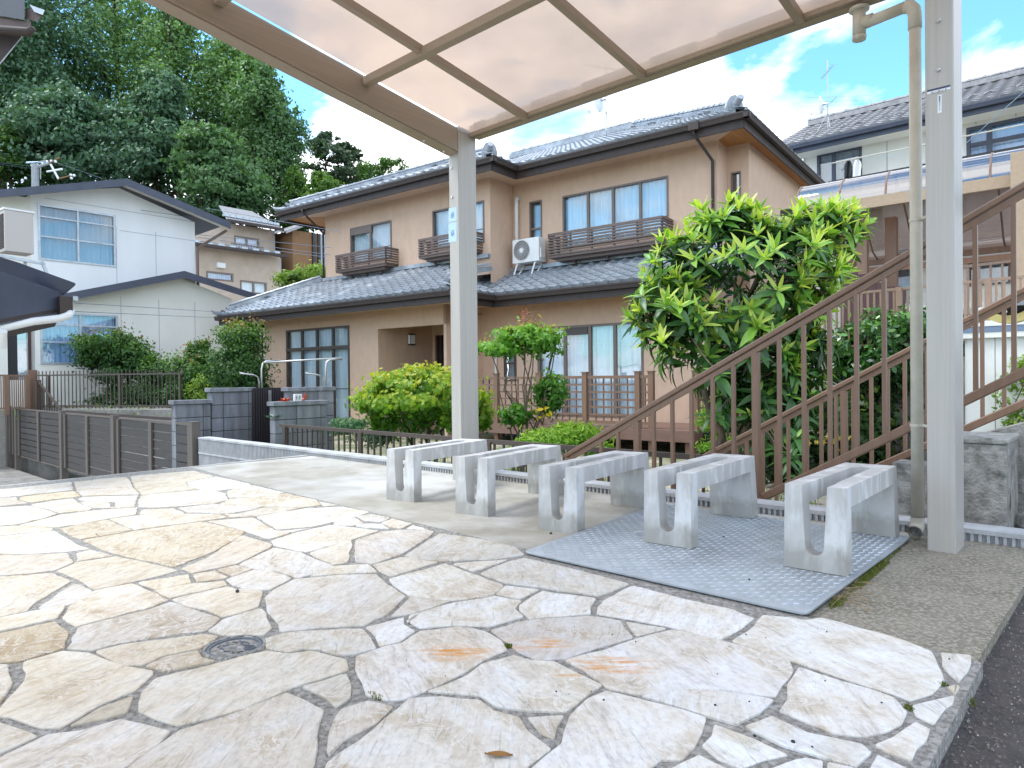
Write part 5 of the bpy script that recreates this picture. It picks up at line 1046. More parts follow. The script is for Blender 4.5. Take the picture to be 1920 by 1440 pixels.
for x in posts: post(x, vF)
us = uEx-.03; post(posts[-1]+.0, -1.25) if 0 else None
lattice((posts[-1]+.05, vF), (posts[-1]+.20, vF), 1, zr0, zr1); post(posts[-1]+.25, vF)
# stair gap, then the side rail that runs back to the house
v1, v2, v3 = -1.55, -.8, -.05
lattice((us, v1+.0), (us, v2), 4, zr0, zr1); lattice((us, v2), (us, v3), 4, zr0, zr1)
for v in (v1, v2, v3): post(us, v)
stt = [(uEx+.05+.24*k, zD-.12-.14*k) for k in range(3)]
for (u, z) in stt: dbox('stair_tread', 'deck', u, u+.26, -1.35, -.35, z-.03, z)
for v in (-1.38, -.34):
    b = MB(); p, q_ = dmv(uEx+.03, v, zD-.08), dmv(uEx+.75, v, -.5); b.bar(p, q_, .03, .20); b.build('stair_stringer', M['black'], dk)
M['joint'] = material('joint', (.085, .085, .09), .95, (.05, .05, .055), 20)
M['tan'] = material('tan', (.30, .20, .14), .5, (.26, .17, .12), 20)
# ================================================================== LEFT SIDE
def single(b, name, mat, label, cat, group=None, bevel=0, org=None, smooth=False):
    return tag(b.build(name, mat, None, org=org, bevel=bevel, smooth=smooth), label, cat, group)
# ---- grey-brown slat fence running away to the left at Y=3.95
FX = [-9.56, -12.68, -15.67, -19.28, -20.12]
sf = thing('slat_fence', 'low grey-brown fence of wide horizontal boards with square posts, left of the paving', 'fence', (-9.56, 3.95, -1.2))
fb = lambda x, y, z: (x+9.56, y-3.95, z+1.2)
def fbox(name, mat, x0, x1, y0, y1, z0, z1, par=sf): b = MB(); b.box(x0+9.56, x1+9.56, y0-3.95, y1-3.95, z0+1.2, z1+1.2); return b.build(name, M[mat], par)
for i, x in enumerate(FX):
    fbox('post', 'slat_post', x-.07, x+.07, 3.92, 4.03, -1.2, .255); fbox('post_cap', 'slat_post', x-.074, x+.074, 3.916, 4.034, .255, .267)
    if i == len(FX)-1: break
    x1, x0 = x-.075, FX[i+1]+.075; xm = (x0+x1)/2; zt0, zb0 = .235, -.86
    fbox('top_rail', 'slat_post', x0, x1, 3.985, 4.02, zt0-.03, zt0); fbox('bottom_rail', 'slat_post', x0, x1, 3.985, 4.02, zb0-.03, zb0)
    for xx in (x0+.05, xm, x1-.05): fbox('stile', 'slat_post', xx-.06, xx+.06, 3.955, 3.984, zb0, zt0-.03)
    for k in range(8):
        z0 = zb0+.015+k*.132; fbox('slat', 'slat', x0, x1, 3.99, 4.012, z0, z0+.112)
# ---- concrete steps seen under the fence
st = thing('garden_steps', 'grey concrete steps in shade behind the slat fence', 'steps', (-16, 4.6, -1.2))
for k in range(4):
    b = MB(); b.box(-6, 3.4-k*.9, .0+k*.34, 1.8, k*.16, k*.16+.155); b.build('step', M['concrete_old'], st)
# ---- grey block garden walls
def blockwall(label, X, Y0, Y1, z0, ztop, capY=(0, 0), first=0.39, bh=.197, thick=.15, off=0.0, xdir=1, lowcap=None):
    t = thing('block_wall', label, 'wall', (X, Y0, z0), 0, 'grey block garden walls'); n = int(round((ztop-.06-z0)/bh)); L_ = Y1-Y0
    for k in range(n):
        zt2 = ztop-.062-k*bh; y = 0
        cuts = [0]; x = off if k % 2 == 0 else off
        while cuts[-1] < L_-.05: cuts.append(min(L_, (cuts[-1]+.398) if cuts[-1] > 0 else (off or .398)))
        for a, c in zip(cuts[:-1], cuts[1:]):
            b = MB(); b.box(-thick, random.uniform(-.001, .001), a+.004, c-.004, zt2-bh+.005-z0, zt2-z0-.005); b.build('block', M['block'], t, bevel=.004, seg=1)
    b = MB(); b.box(-thick+.014, -.010, .016, L_-.016, 0, ztop-.07-z0); b.build('mortar_core', M['joint'], t)
    y = -.03
    while y < L_+.02:
        y2 = min(y+.6, L_+.03); b = MB(); b.box(-thick-.025, .028, y+.0015, y2-.0015, ztop-.06-z0, ztop-z0); b.build('capstone', M['block'], t, bevel=.004, seg=1); y = y2
    return t
XB = -10.2; P = [onX(px, 740, XB)[1] for px in (328, 395, 476)]
zt1 = onX(356, 750, XB)[2]; zt2 = onX(430, 727, XB)[2]
blockwall('low grey block wall with a thin capstone, left of the gate, stepping up to a taller piece', XB, P[0], P[1]+.0, -1.3, zt1, off=.0)
blockwall('taller grey block wall with capstone directly left of the dark gate', XB, P[1]+.01, P[2], -1.3, zt2, off=.18)
XC = -8.94; Q_ = [onX(px, 760, XC)[1] for px in (515, 613, 626)]; z3 = onX(560, 752, XC)[2]
blockwall('front grey block wall right of the gate with red leaved plants on its cap', XC, Q_[0], Q_[1], -1.0, z3, off=.34)
XD = -9.35; R_ = [onX(px, 740, XD)[1] for px in (541, 626)]; z4 = onX(560, 726, XD)[2]
blockwall('rear grey block wall right of the gate, taller, carrying the bent steel pole holder', XD, R_[0], R_[1], -.9, z4, off=.5)
# gate
gx = -9.9; G = [onX(px, 740, gx)[1] for px in (474, 541)]; zg = onX(500, 727, gx)[2]
gt_ = thing('garden_gate', 'dark almost black vertical-board gate between the grey block walls', 'gate', (gx, G[0], -1))
n = 15; wd = (G[1]-G[0])/n
for i in range(n): b = MB(); b.box(-.02, 0, i*wd+.004, (i+1)*wd-.004, .05, zg+1); b.build('board', M['gate'], gt_)
b = MB(); b.box(-.04, -.021, 0, G[1]-G[0], .1, zg+.98); b.build('backing', M['black'], gt_)
hp2 = onX(505, 745, gx); b = MB(); b.box(.001, .02, hp2[1]-G[0]-.025, hp2[1]-G[0]+.025, hp2[2]+1-.11, hp2[2]+1+.11); b.build('lock_plate', M['steel'], gt_)
# name stone and red-leaved plants on the cap
ns = onX(558, 744, XC-.04); b = MB(); b.box(-.02, .02, -.06, .06, 0, .10); single(b, 'name_stone', M['white'], 'small pale square name stone on the front block wall cap', 'name plate', bevel=.006, org=(0, 0, 0)).location = (ns[0], ns[1], z3)
ns_ = bpy.data.objects['name_stone']
for yy, zz in ((-.026, .05), (.022, .05)):
    for dz in (-.022, -.008, .006, .02):
        b = MB(); b.box(.0205, .022, yy-.018, yy+.014, zz+dz-.002, zz+dz+.002); b.build('engraved_stroke', M['ink'], ns_)
    b = MB(); b.box(.0205, .022, yy-.003, yy+.001, zz-.03, zz+.028); b.build('engraved_stroke', M['ink'], ns_)
def spiky(name, label, base, n, l, mat, cat, up=.6, seed=1):
    rr = random.Random(seed); b = MB()
    for i in range(n):
        a = rr.uniform(0, 2*pi); e_ = rr.uniform(.1, 1)*up*1.6; d = Vector((cos(a)*cos(e_), sin(a)*cos(e_), sin(e_))); L2 = l*rr.uniform(.6, 1.1); s2 = d.cross(Vector((0, 0, 1))).normalized()*l*.09; p = Vector((0, 0, 0))
        b.add([p, p+d*L2*.45+s2, p+d*L2+Vector((0, 0, -.02)), p+d*L2*.45-s2], [(0, 1, 2, 3)])
    o = b.build(name, mat); o.location = base; return tag(o, label, cat)
p1 = onX(535, 752, XC-.05); spiky('red_plant', 'small red-leaved plant at the left end of the front block wall', (p1[0], p1[1], z3), 26, .12, M['red_leaf'], 'plant', .5, 3)
p1 = onX(571, 752, XC-.05); spiky('red_plant', 'upright orange-red plant beside the name stone on the block wall', (p1[0], p1[1], z3), 14, .16, material('orange_leaf', (.55, .16, .08), .6), 'plant', 1.0, 5)
p1 = onX(507, 775, XC+.02); spiky('leafy_sprig', 'grey-green leafy sprig hanging in the gateway beside the block wall', (p1[0], p1[1]+.05, p1[2]-.05), 18, .16, material('greygreen', (.12, .22, .13), .5), 'plant', .3, 9)
# clothes pole holders and pole
for i, (X_, px0, z_, lab) in enumerate(((XB, 491, zt2, 'left bent steel clothes-pole holder rising from the block wall by the gate'), (XD, 611, z4, 'right bent steel clothes-pole holder rising from the rear block wall'))):
    p1 = onX(px0, 728, X_-.1); tp_ = onX(px0+(9 if i == 0 else 8), 676 if i == 0 else 673, X_-.1); t = thing('pole_holder', lab, 'pole holder', (p1[0], p1[1], z_-.5), 0, 'pole holders')
    hgt = tp_[2]-z_; mid = onX(px0-6, 702, X_-.1)[2]-z_; b = MB()
    b.tube([(0, 0, 0), (0, 0, .5+hgt-.14), (0, .02, .5+hgt-.05), (0, .08, .5+hgt-.01), (0, .30, .5+hgt)], .015, 8); b.build('upper_arm', M['steel'], t, smooth=True)
    b = MB(); b.tube([(0, -.045, 0), (0, -.045, .5+mid-.12), (0, -.07, .5+mid-.04), (0, -.13, .5+mid-.01), (0, -.36, .5+mid+.02)], .013, 8); b.build('lower_arm', M['steel'], t, smooth=True)
    for yy, zz in ((.1, .5+hgt), (.28, .5+hgt), (-.2, .5+mid), (-.33, .5+mid)):
        b = MB(); b.tube([(0, yy-.02, zz), (0, yy-.03, zz+.05)], .006, 5); b.build('prong', M['steel'], t)
A0 = onX(493, 680, XB-.1); A1 = onX(642, 671, XD-.1); b = MB(); b.tube([A0, A1], .014, 8); single(b, 'clothes_pole', M['steel'], 'horizontal steel clothes pole resting on the two bent holders above the gate', 'pole', org=tuple((A0+A1)/2), smooth=True)
# ---- iron picket fence on the terrace
Pa, Pb = onD(71, 704, 16.1), onD(343, 704, 15.1); zt_, zb_ = Pa[2], onD(120, 761, 16.0)[2]
pf = thing('picket_fence', 'dark iron picket fence along the terrace in front of the shrubs', 'fence', (Pa[0], Pa[1], zb_))
dv_ = Vector((Pb[0]-Pa[0], Pb[1]-Pa[1], 0)); Lf = dv_.length; dv_.normalize()
for z in (zt_-zb_, .0): b = MB(); b.bar((0, 0, z), tuple(dv_*Lf)[:2]+(z,), .03, .035); b.build('rail', M['dark_rail'], pf)
npk = int(Lf/.108)
for i in range(npk):
    p = dv_*(i*.108+.03); b = MB(); b.bar((p.x, p.y, -.12), (p.x, p.y, zt_-zb_+.10), .016, .016, (dv_.x, dv_.y, 0)); b.build('picket', M['dark_rail'], pf)
for t_ in (.08, .58, .98): p = dv_*Lf*t_; b = MB(); b.bar((p.x, p.y, -.3), (p.x, p.y, zt_-zb_), .045, .045, (dv_.x, dv_.y, 0)); b.build('post', M['dark_rail'], pf)
# ---- sloping handrail and gate fence at far left
def balustrade(name, label, P0, P1, drop, n, w_=.02, posts=(0, 1), mat='dark_rail', group=None, postw=.05, cat='railing', below=.0, rail=.04):
    P0, P1 = Vector(P0), Vector(P1); t = thing(name, label, cat, tuple(P0), 0, group); d = P1-P0
    b = MB(); b.bar((0, 0, 0), d, rail, rail); b.build('handrail', M[mat], t); b = MB(); b.bar((0, 0, -drop), d+Vector((0, 0, -drop)), rail*.8, rail*.8); b.build('bottom_rail', M[mat], t)
    dn = Vector((d.x, d.y, 0)).normalized()
    for i in range(n):
        p = d*(i+.5)/n; b = MB(); b.bar((p.x, p.y, p.z-drop), (p.x, p.y, p.z-rail*.4), w_, w_, tuple(dn)); b.build('baluster', M[mat], t)
    for f_ in posts:
        p = d*f_; b = MB(); b.bar((p.x, p.y, p.z-drop-.15-below), (p.x, p.y, p.z+.02), postw, postw, tuple(dn)); b.build('post', M[mat], t)
    return t
balustrade('stair_rail', 'short sloping dark handrail beside the terrace picket fence', onD(71, 714, 15.8), onD(114, 768, 15.2), .65, 9, posts=(0,), postw=.1)
balustrade('gate_railing', 'brown barred gate railing at the far left edge in front of the white house', onD(-30, 703, 15.3), onD(52, 705, 15.9), .75, 20, posts=(.5, 1), mat='brown_rail', postw=.08)
pp = onD(60, 694, 16.2); b = MB(); b.box(-.09, .09, -.09, .09, 0, pp[2]+.3); single(b, 'gate_post', M['brown_rail'], 'thick brown gate post between the barred railing and picket fence', 'post').location = (pp[0], pp[1], -.3)
b = MB(); A0, A1 = onD(112, 771, 15.0), onD(330, 786, 12.8); b.bar(A0, A1, .05, .05); A2 = onD(112, 778, 15.0); b.bar(A2, onD(330, 793, 12.8), .03, .03); single(b, 'low_pipe_rail', M['dark_rail'], 'low dark pipe rail running behind the slat fence towards the block wall', 'rail')
tw_ = MB(); A0, A1 = onD(77, 772, 15.98), onD(330, 772, 14.95); tw_.bar((A0[0], A0[1], -.62), (A1[0], A1[1], -.62), .2, 1.65); tw_.build('terrace_wall', M['concrete_old'])['kind'] = 'structure'
# ================================================================== WHITE HOUSE (left)
WX = -20.2
wh = thing('white_house', 'white two-storey house with low navy-edged gables behind the shrubs', 'house', (WX, 4.6, .22))
mw = lambda a, d, z: (-d, a-4.6, z-.22)            # a = world Y, depth into the wall goes to -X
def WXp(px, py, X=WX): return onX(px, py, X)
u1 = (WXp(70, 380)[1], WXp(216, 404)[1], 3.9, 5.3); u2 = (WXp(70, 585)[1], WXp(216, 590)[1], 1.28, 2.6)
yl, yr, yr2 = WXp(58, 450)[1], WXp(366, 480)[1], WXp(430, 640)[1]
apU = onX(238, 335, WX+.62); apL = onX(345, 508, WX+.62)
def gablewall(y0, y1, z0, za, ze0, ze1, yap, holes, mat):
    b = wallmesh(y0, y1, z0, min(ze0, ze1), holes, mw); b.build('wall', M[mat], wh)
    b = MB(); m_ = min(ze0, ze1); b.add([mw(y0, 0, m_), mw(y1, 0, m_), mw(y1, 0, ze1), mw(yap, 0, za), mw(y0, 0, ze0)], [(0, 1, 2, 3, 4)]); b.build('gable', M[mat], wh)
gablewall(yl, yr, 2.9, apU[2]-.12, 5.55, 5.45, apU[1], [u1], 'siding')
mw_ = mw; mw = lambda a, d, z: (.2-d, a-4.6, z-.22)
gablewall(yl, yr2, .2, apL[2]-.12, 2.95, 3.28, apL[1], [u2], 'siding_cream')
mw = mw_
for y0, y1, d0, d1, z0, z1 in ((yl, yl+.05, 0, 8, .2, 5.5), (yr-.05, yr, 0, 8, 2.9, 5.4), (yr2-.05, yr2, -.19, 8, .2, 3.15)):
    b = MB(); mbox(b, mw, y0, y1, d0+.01, d1, z0, z1); b.build('side_wall', M['siding'], wh)
def gableroof(ya, za, y0, z0, y1, z1, over=.62, deep=8, name='roof', top='navy'):
    """two thin roof slabs with navy barge boards and pale soffit"""
    for (yb, zb2) in ((y0, z0), (y1, z1)):
        b = MB(); f0 = -over
        P_ = [mw(ya, f0, za), mw(yb, f0, zb2), mw(yb, deep, zb2), mw(ya, deep, za)]
        b.add(P_+[(x, y, z-.03) for x, y, z in P_], [(0, 1, 2, 3), (7, 6, 5, 4), (0, 4, 5, 1), (1, 5, 6, 2), (2, 6, 7, 3), (3, 7, 4, 0)]); r_ = b.build(name, M['navy'], wh)
        b = MB(); b.add([(x, y, z-.04) for x, y, z in [mw(ya, f0+.03, za), mw(yb, f0+.03, zb2), mw(yb, .01, zb2), mw(ya, .01, za)]], [(0, 1, 2, 3)]); b.build('gable_soffit', M['siding_cream'], r_)
        b = MB(); p0, p1 = mw(ya, f0, za-.10), mw(yb, f0, zb2-.10)
        b.add([(p0[0]+dx, p0[1], p0[2]+dz) for dx, dz in ((0, -.09), (.03, -.09), (.03, .10), (0, .10))]+[(p1[0]+dx, p1[1], p1[2]+dz) for dx, dz in ((0, -.09), (.03, -.09), (.03, .10), (0, .10))], [(0, 1, 2, 3), (7, 6, 5, 4), (0, 4, 5, 1), (1, 5, 6, 2), (2, 6, 7, 3), (3, 7, 4, 0)]); b.build('barge_board', M['navy'], r_)
G1, G2 = onX(-20, 357, WX+.62), onX(432, 417, WX+.62); gableroof(apU[1], apU[2], G1[1], G1[2], G2[1], G2[2])
G1, G2 = onX(112, 552, WX+.62), onX(482, 552, WX+.62); gableroof(apL[1], apL[2], G1[1], G1[2], G2[1], G2[2], deep=.02)
b = MB(); A0, A1 = onX(130, 533, WX+.05), onX(335, 505, WX+.05); 
window(wh, mw, *u1, splits=(.5,), rails=(.42, .80), frame='galv', cur='curtain_greyblue' if 0 else 'curtain_grey', fw=.05, sash=.022)
window(wh, lambda a, d, z: (.2-d, a-4.6, z-.22), *u2, splits=(.5,), rails=(.42, .78), frame='galv', cur='curtain_blue', fw=.05, sash=.022)
for zz, y0, y1 in ((5.45, yl+.3, yr), (4.9, u1[1]+.1, yr)):
    b = MB(); mbox(b, mw, y0, y1, -.006, 0.0, zz, zz+.012); b.build('panel_joint', M['curtain_grey'], wh)
for px in (292, 218): y = WXp(px, 450)[1]; b = MB(); mbox(b, mw, y-.006, y+.006, -.006, 0, 3.1, 5.0); b.build('panel_joint', M['curtain_grey'], wh)
for px in (222, 293, 360): y = WXp(px, 600)[1]; b = MB(); mbox(b, mw, y-.006, y+.006, -.207, -.2, .4, 3.1); b.build('panel_joint', M['curtain_grey'], wh)
P1 = WXp(370, 455); b = MB(); q = lambda y, d, z: mw(y, d, z)
b.tube([q(onX(425, 432, WX+.3)[1], -.3, onX(425, 432, WX+.3)[2]), q(yr+.12, -.06, 4.75), q(yr+.04, -.06, 4.6), q(yr+.04, -.06, 3.2)], .045, 6); b.build('downpipe', M['bronze'], wh)
# dark entrance slot and reddish pipe at the far left of this house
b = MB(); y0, y1 = WXp(14, 650)[1], WXp(52, 650)[1]; b = wallmesh(WXp(-60, 650)[1], yl, .2, 3.2, [(y0, y1, .9, 2.8)], mw); b.build('wall', M['siding_cream'], wh)
b = MB(); mbox(b, mw, y0, y0+(y1-y0)*.5, .03, .05, .9, 2.8); b.build('door', M['dark'], wh); b = MB(); mbox(b, mw, y0+(y1-y0)*.5, y1, .03, .05, .9, 2.8); b.build('door_glass', M['glass_dark'], wh)
b = MB(); mbox(b, mw, y1, y1+.06, -.05, .0, .3, 3.0); b.build('downpipe', M['maroon'], wh)
b = MB(); mbox(b, mw, WXp(-60, 500)[1], yl, .0, .05, 3.2, 5.4); b.build('wall', M['siding_cream'], wh)
# AC box standing on the near dark roof
ac = thing('outdoor_unit', 'beige box-shaped outdoor unit on a metal stand above the dark roof edge', 'air conditioner', tuple(onD(14, 470, 10.5)), 0)
P00, P10 = onD(9, 470, 10.5), onD(64, 473, 10.8); dd_ = Vector((P10[0]-P00[0], P10[1]-P00[1], 0)); Lw = dd_.length; ac.location = tuple(P00); ac.rotation_euler = (0, 0, atan2(dd_.y, dd_.x)); hgt = onD(9, 392, 10.5)[2]-P00[2]
b = MB(); b.box(0, Lw, 0, .35, 0, hgt); b.build('case', material('ac_beige', (.50, .46, .42), .6), ac, bevel=.012)
b = MB(); b.box(-.01, Lw+.02, -.01, .36, hgt, hgt+.03); b.build('lid', M['white'], ac); b = MB()
for k in range(18): b = MB(); b.box(-.012, -.002, .03, .32, .05+k*(hgt-.1)/18, .07+k*(hgt-.1)/18); b.build('louvre', M['trim'], ac)
for (p, q_) in (((-.1, 0, -.08), (Lw+.15, 0, -.14)), ((Lw+.1, 0, -.1), (Lw+.25, 0, -.5)), ((Lw*.75, .1, -.12), (Lw*.75, .1, -.5))): b = MB(); b.bar(p, q_, .04, .04); b.build('stand_bar', M['galv'], ac)
# ---- neighbour's dark eave with white pipe (near left)
def quadrow(pts, d): return [tuple(onD(x, y, d)) for x, y in pts]
ne = thing('neighbour_eave', 'dark blue-grey roof eave with thick tiles and a white downpipe at left edge', 'roof', tuple(onD(115, 580, 6.2)))
o0 = Vector(ne.location)
def rel(p): return tuple(Vector(p)-o0)
b = MB(); e0 = [onD(117, 585, 6.2), onD(116, 548, 6.2), onD(0, 508, 5.6), onD(0, 608, 5.4)]; e0 = [Vector(p) for p in e0]
e0 = [e0[0], e0[1], e0[1]+(e0[2]-e0[1])*1.8, e0[0]+(Vector(onD(0, 608, 5.6))-e0[0])*1.8]
ev = Vector((-.9, .45, 0)); ev = Vector((.0, 0, 0))
back = Vector(onD(60, 540, 8.2))-Vector(onD(60, 540, 6.0)); back.z = .55
b.prism([rel(p) for p in e0], tuple(Vector((back.x, back.y, .0))*.08)); b.build('fascia_board', M['navy'], ne)
b = MB(); sfp = [e0[0], Vector(onD(0, 548, 5.85))+Vector((0, 0, 0)), e0[3]]; 
b.prism([rel(e0[0]+Vector((0, 0, .01))), rel(e0[3]+Vector((0, 0, .01))), rel(e0[3]+Vector((back.x, back.y, .05))), rel(e0[0]+Vector((back.x, back.y, .05)))], (0, 0, .03)); b.build('soffit_board', M['trim'], ne)
edge = [(142, 531), (92, 513), (34, 492), (-25, 474), (-80, 456)]
for i in range(4):
    a0, a1 = edge[i], edge[i+1]; d0, d1 = 6.2-.1*i, 6.2-.1*(i+1)
    p0, p1 = Vector(onD(a0[0], a0[1], d0)), Vector(onD(a1[0], a1[1]+ (0), d1)); q0, q1 = Vector(onD(a0[0]-22, a0[1]+19, d0)), Vector(onD(a1[0]-22, a1[1]+19, d1))
    b = MB(); bk = Vector((back.x, back.y, .35))*.4; b.add([rel(p) for p in (q0, q1, p1, p0, p0+bk, p1+bk)], [(0, 1, 2, 3), (3, 2, 5, 4)]); dz = Vector((0, 0, -.035))
    b.prism([rel(p+dz*.3) for p in (q0, q1, p1, p0)], tuple(Vector((back.x, back.y, 0))*.03)); b.build('edge_tile', M['navy'], ne)
b = MB(); pts = [onD(133, 583, 6.2), onD(128, 592, 6.15), onD(112, 597, 6.1), onD(60, 603, 5.9), onD(-10, 618, 5.6), onD(-60, 628, 5.4)]; b.tube([rel(p) for p in pts], .034, 12); b.build('downpipe', M['white'], ne, smooth=True)
p0, p1 = Vector(onD(118, 562, 6.2)), Vector(onD(136, 566, 6.25)); b = MB(); b.box(-.0, .09, -.05, .05, -.1, .07); o = b.build('gutter_end', M['trim'], ne); o.location = rel(onD(119, 572, 6.2)); b = MB(); b.box(0, .09, -.02, .02, -.02, .02); o = b.build('gutter_lip', M['galv'], ne); o.location = rel(onD(136, 561, 6.25))
b = MB(); b.tube([rel(onD(0, 620, 5.55)), rel(onD(-2, 650, 5.6))], .05, 10); b.build('pipe_joint', M['white'], ne)
# ---- upper-left corner eave
ue = thing('upper_eave', 'dark eave corner with grey gutter end at the top left of the view', 'roof', tuple(onD(30, 30, 5)))
o0 = Vector(ue.location); D5 = lambda x, y, d=5: rel(onD(x, y, d)); bk5 = Vector(onD(30, 30, 6.5))-Vector(onD(30, 30, 5.2))
b = MB(); b.prism([D5(-60, -60), D5(46, -60), D5(46, 37), D5(-60, 20)], tuple(bk5*.25)); b.build('fascia_board', material('slate_grey', (.11, .115, .13), .6), ue)
b = MB(); b.prism([D5(-60, 22, 5.02), D5(58, 40, 5.02), D5(58, 52, 5.02), D5(-60, 50, 5.02)], tuple(bk5*.25)); b.build('under_board', M['boxwood'], ue)
b = MB(); b.tube([D5(-60, 51, 4.98), D5(54, 60, 4.98), D5(63, 52, 4.98)], [.032, .032, .02], 10); b.build('gutter_pipe', M['trim'], ue, smooth=True)
b = MB(); b.prism([D5(-60, 62, 5.1), D5(44, 64, 5.1), D5(-60, 190, 5.1)], tuple(bk5*.1)); b.build('barge_board', M['trim'], ue)
b = MB(); b.prism([D5(44, 64, 5.09), D5(46, 65, 5.09), D5(-58, 192, 5.09), D5(-60, 190, 5.09)], tuple(bk5*.04)); b.build('trim_edge', M['curtain_grey'], ue)
b = MB(); b.prism([D5(56, 9, 5), D5(84, 19, 5), D5(80, 28, 5), D5(64, 22, 5)], tuple(bk5*.2)); b.build('gutter_end', M['galv'], ue); b = MB(); b.prism([D5(50, 14, 5.03), D5(80, 27, 5.03), D5(70, 40, 5.03), D5(48, 36, 5.03)], tuple(bk5*.15)); b.build('gutter_bracket', M['boxwood'], ue)
# ================================================================== FAR HOUSES
def farhouse(name, label, X, parts):
    t = thing(name, label, 'house', (X, 14, 0)); return t
fh = thing('beige_house', 'beige two-storey house with small dark roofs between the white and tan houses', 'house', (-34, 14.4, 0))
fw_ = lambda a, d, z: (-d, a-14.4, z)
X_ = -34; F_y = lambda px, py: onX(px, py, X_)[1:]
def fwin(par, pxa, pya, pxb, pyb, X, mapf, frame='bronze', splits=(.5,), cur='curtain_blue', **k):
    a, b_2 = onX(pxa, pya, X), onX(pxb, pyb, X); return window(par, mapf, a[1], b_2[1], b_2[2], a[2], splits=splits, frame=frame, cur=cur, fw=.07, sash=.04, **k)
w_up = (onX(439, 441, X_), onX(486, 478, X_)); h_up = (w_up[0][1], w_up[1][1], w_up[1][2], w_up[0][2])
w_l1 = (onX(373, 511, X_), onX(424, 532, X_)); w_l2 = (onX(436, 528, X_), onX(486, 552, X_))
zup1, zup0 = onX(440, 420, X_)[2], onX(440, 482, X_)[2]
wallmesh(onX(340, 450, X_)[1], onX(514, 450, X_)[1], zup0-.5, zup1, [h_up], fw_).build('wall', M['beige'], fh)
wallmesh(onX(340, 520, X_+.8)[1], onX(526, 520, X_+.8)[1], 2, zup0+.15, [(w_l1[0][1], w_l1[1][1], w_l1[1][2], w_l1[0][2]), (w_l2[0][1], w_l2[1][1], w_l2[1][2]-.1, w_l2[0][2])], lambda a, d, z: (.8-d, a-14.4, z)).build('wall', M['beige'], fh)
window(fh, fw_, *h_up, splits=(.5,), cur='curtain_blue', fw=.08, sash=.05); mf = lambda a, d, z: (.8-d, a-14.4, z)
window(fh, mf, w_l1[0][1], w_l1[1][1], w_l1[1][2], w_l1[0][2], cur='curtain_blue', fw=.08); window(fh, mf, w_l2[0][1], w_l2[1][1], w_l2[1][2]-.1, w_l2[0][2], splits=(.5,), cur='curtain', fw=.08, sash=.05)
b = MB(); y = onX(514, 450, X_)[1]; mbox(b, fw_, y, y+.05, 0, 7, 5, zup1); b.build('side_wall', M['curtain_grey'], fh); b = MB(); y = onX(526, 520, X_+.8)[1]; mbox(b, mf, y, y+.05, 0, 7, 2, zup0+.1); b.build('side_wall', M['curtain_grey'], fh)
for (y0, y1, z, dd2, rise) in ((onX(425, 420, X_+.7)[1], onX(531, 437, X_+.7)[1], zup1, .7, 1.2), (onX(340, 480, X_+1.5)[1], onX(537, 494, X_+1.5)[1], zup0+.15, 1.5, .55)):
    b = MB(); xx = dd2; b.add([(xx, y0-14.4, z), (xx, y1-14.4, z), (xx-2.2, y1-14.4-.6, z+rise), (xx-2.2, y0-14.4+.6, z+rise), (xx, y0-14.4, z-.12), (xx, y1-14.4, z-.12)], [(0, 1, 2, 3), (0, 4, 5, 1)]); b.build('roof', M['tile_far'], fh)
    b = MB(); b.bar((xx+.05, y0-14.4, z-.05), (xx+.05, y1-14.4, z-.05), .12, .14); b.build('gutter', M['trim'], fh)
    for k in range(9):
        b = MB(); yy = y0-14.4+(y1-y0)*(k+.5)/9; b.box(xx-.5, xx-.35, yy-.15, yy+.15, z+rise*.2, z+rise*.2+.12); b.build('snow_guard', M['galv'], fh)
a, c_ = onX(434, 456, X_+.5), onX(494, 478, X_+.5); bc = thing('x', 'x', 'x'); bpy.data.objects.remove(bc)
b = MB(); b.bar((.5, a[1]-14.4, a[2]), (.5, c_[1]-14.4, a[2]), .06, .06); bl = b.build('balcony_rail', M['bronze'], fh)
for k in range(14): yy = a[1]-14.4+(c_[1]-a[1])*k/13; b = MB(); b.box(.48, .52, yy-.02, yy+.02, c_[2], a[2]); b.build('baluster', M['bronze'], bl)
b = MB(); p = onX(413, 498, X_+.85); b.box(.8, 1.0, p[1]-14.4-.2, p[1]-14.4+.2, p[2]-.12, p[2]+.12); b.build('vent_hood', M['white'], fh)
# teal shed and brown house
b = MB(); pA, pB = onX(536, 500, -38), onX(566, 470, -38); th = thing('teal_shed', 'small turquoise-walled building half hidden between beige and brown houses', 'shed', (-38, pA[1], 4)); b.box(-3, 0, 0, pB[1]-pA[1], 0, pB[2]-4); b.build('wall', M['teal'], th)
b = MB(); b.bar((.2, -1.6, pB[2]-4+.2), (.2, pB[1]-pA[1]+.3, pB[2]-4-.1), 1.2, .15); b.build('roof', M['tile_far'], th); b = MB(); b.bar((.8, -.5, pA[2]-4+.3), (.8, 2.5, pA[2]-4+.3), .06, .9); b.build('guard_fence', M['galv'], th)
b = MB(); pA, pB = onX(548, 420, -33), onX(612, 500, -33); bh_ = thing('brown_house', 'brown gabled house wall seen past the left end of the tan house', 'house', (-33, pA[1], 3)); yy = pB[1]-pA[1]
b.box(-6, 0, 0, yy+2, 0, pA[2]-3-.3); b.build('wall', M['brown_house'], bh_); b = MB(); b.add([(.4, -.6, pA[2]-3-.5), (.4, yy*.9, pA[2]-3+.7), (-6, yy*.9, pA[2]-3+.7), (-6, -.6, pA[2]-3-.5)], [(0, 1, 2, 3)]); b.add([(.4, -.6, pA[2]-3-.65), (.4, yy*.9, pA[2]-3+.55), (.4, yy*.9, pA[2]-3+.7), (.4, -.6, pA[2]-3-.5)], [(0, 1, 2, 3)]); b.build('roof', M['tile_far'], bh_)
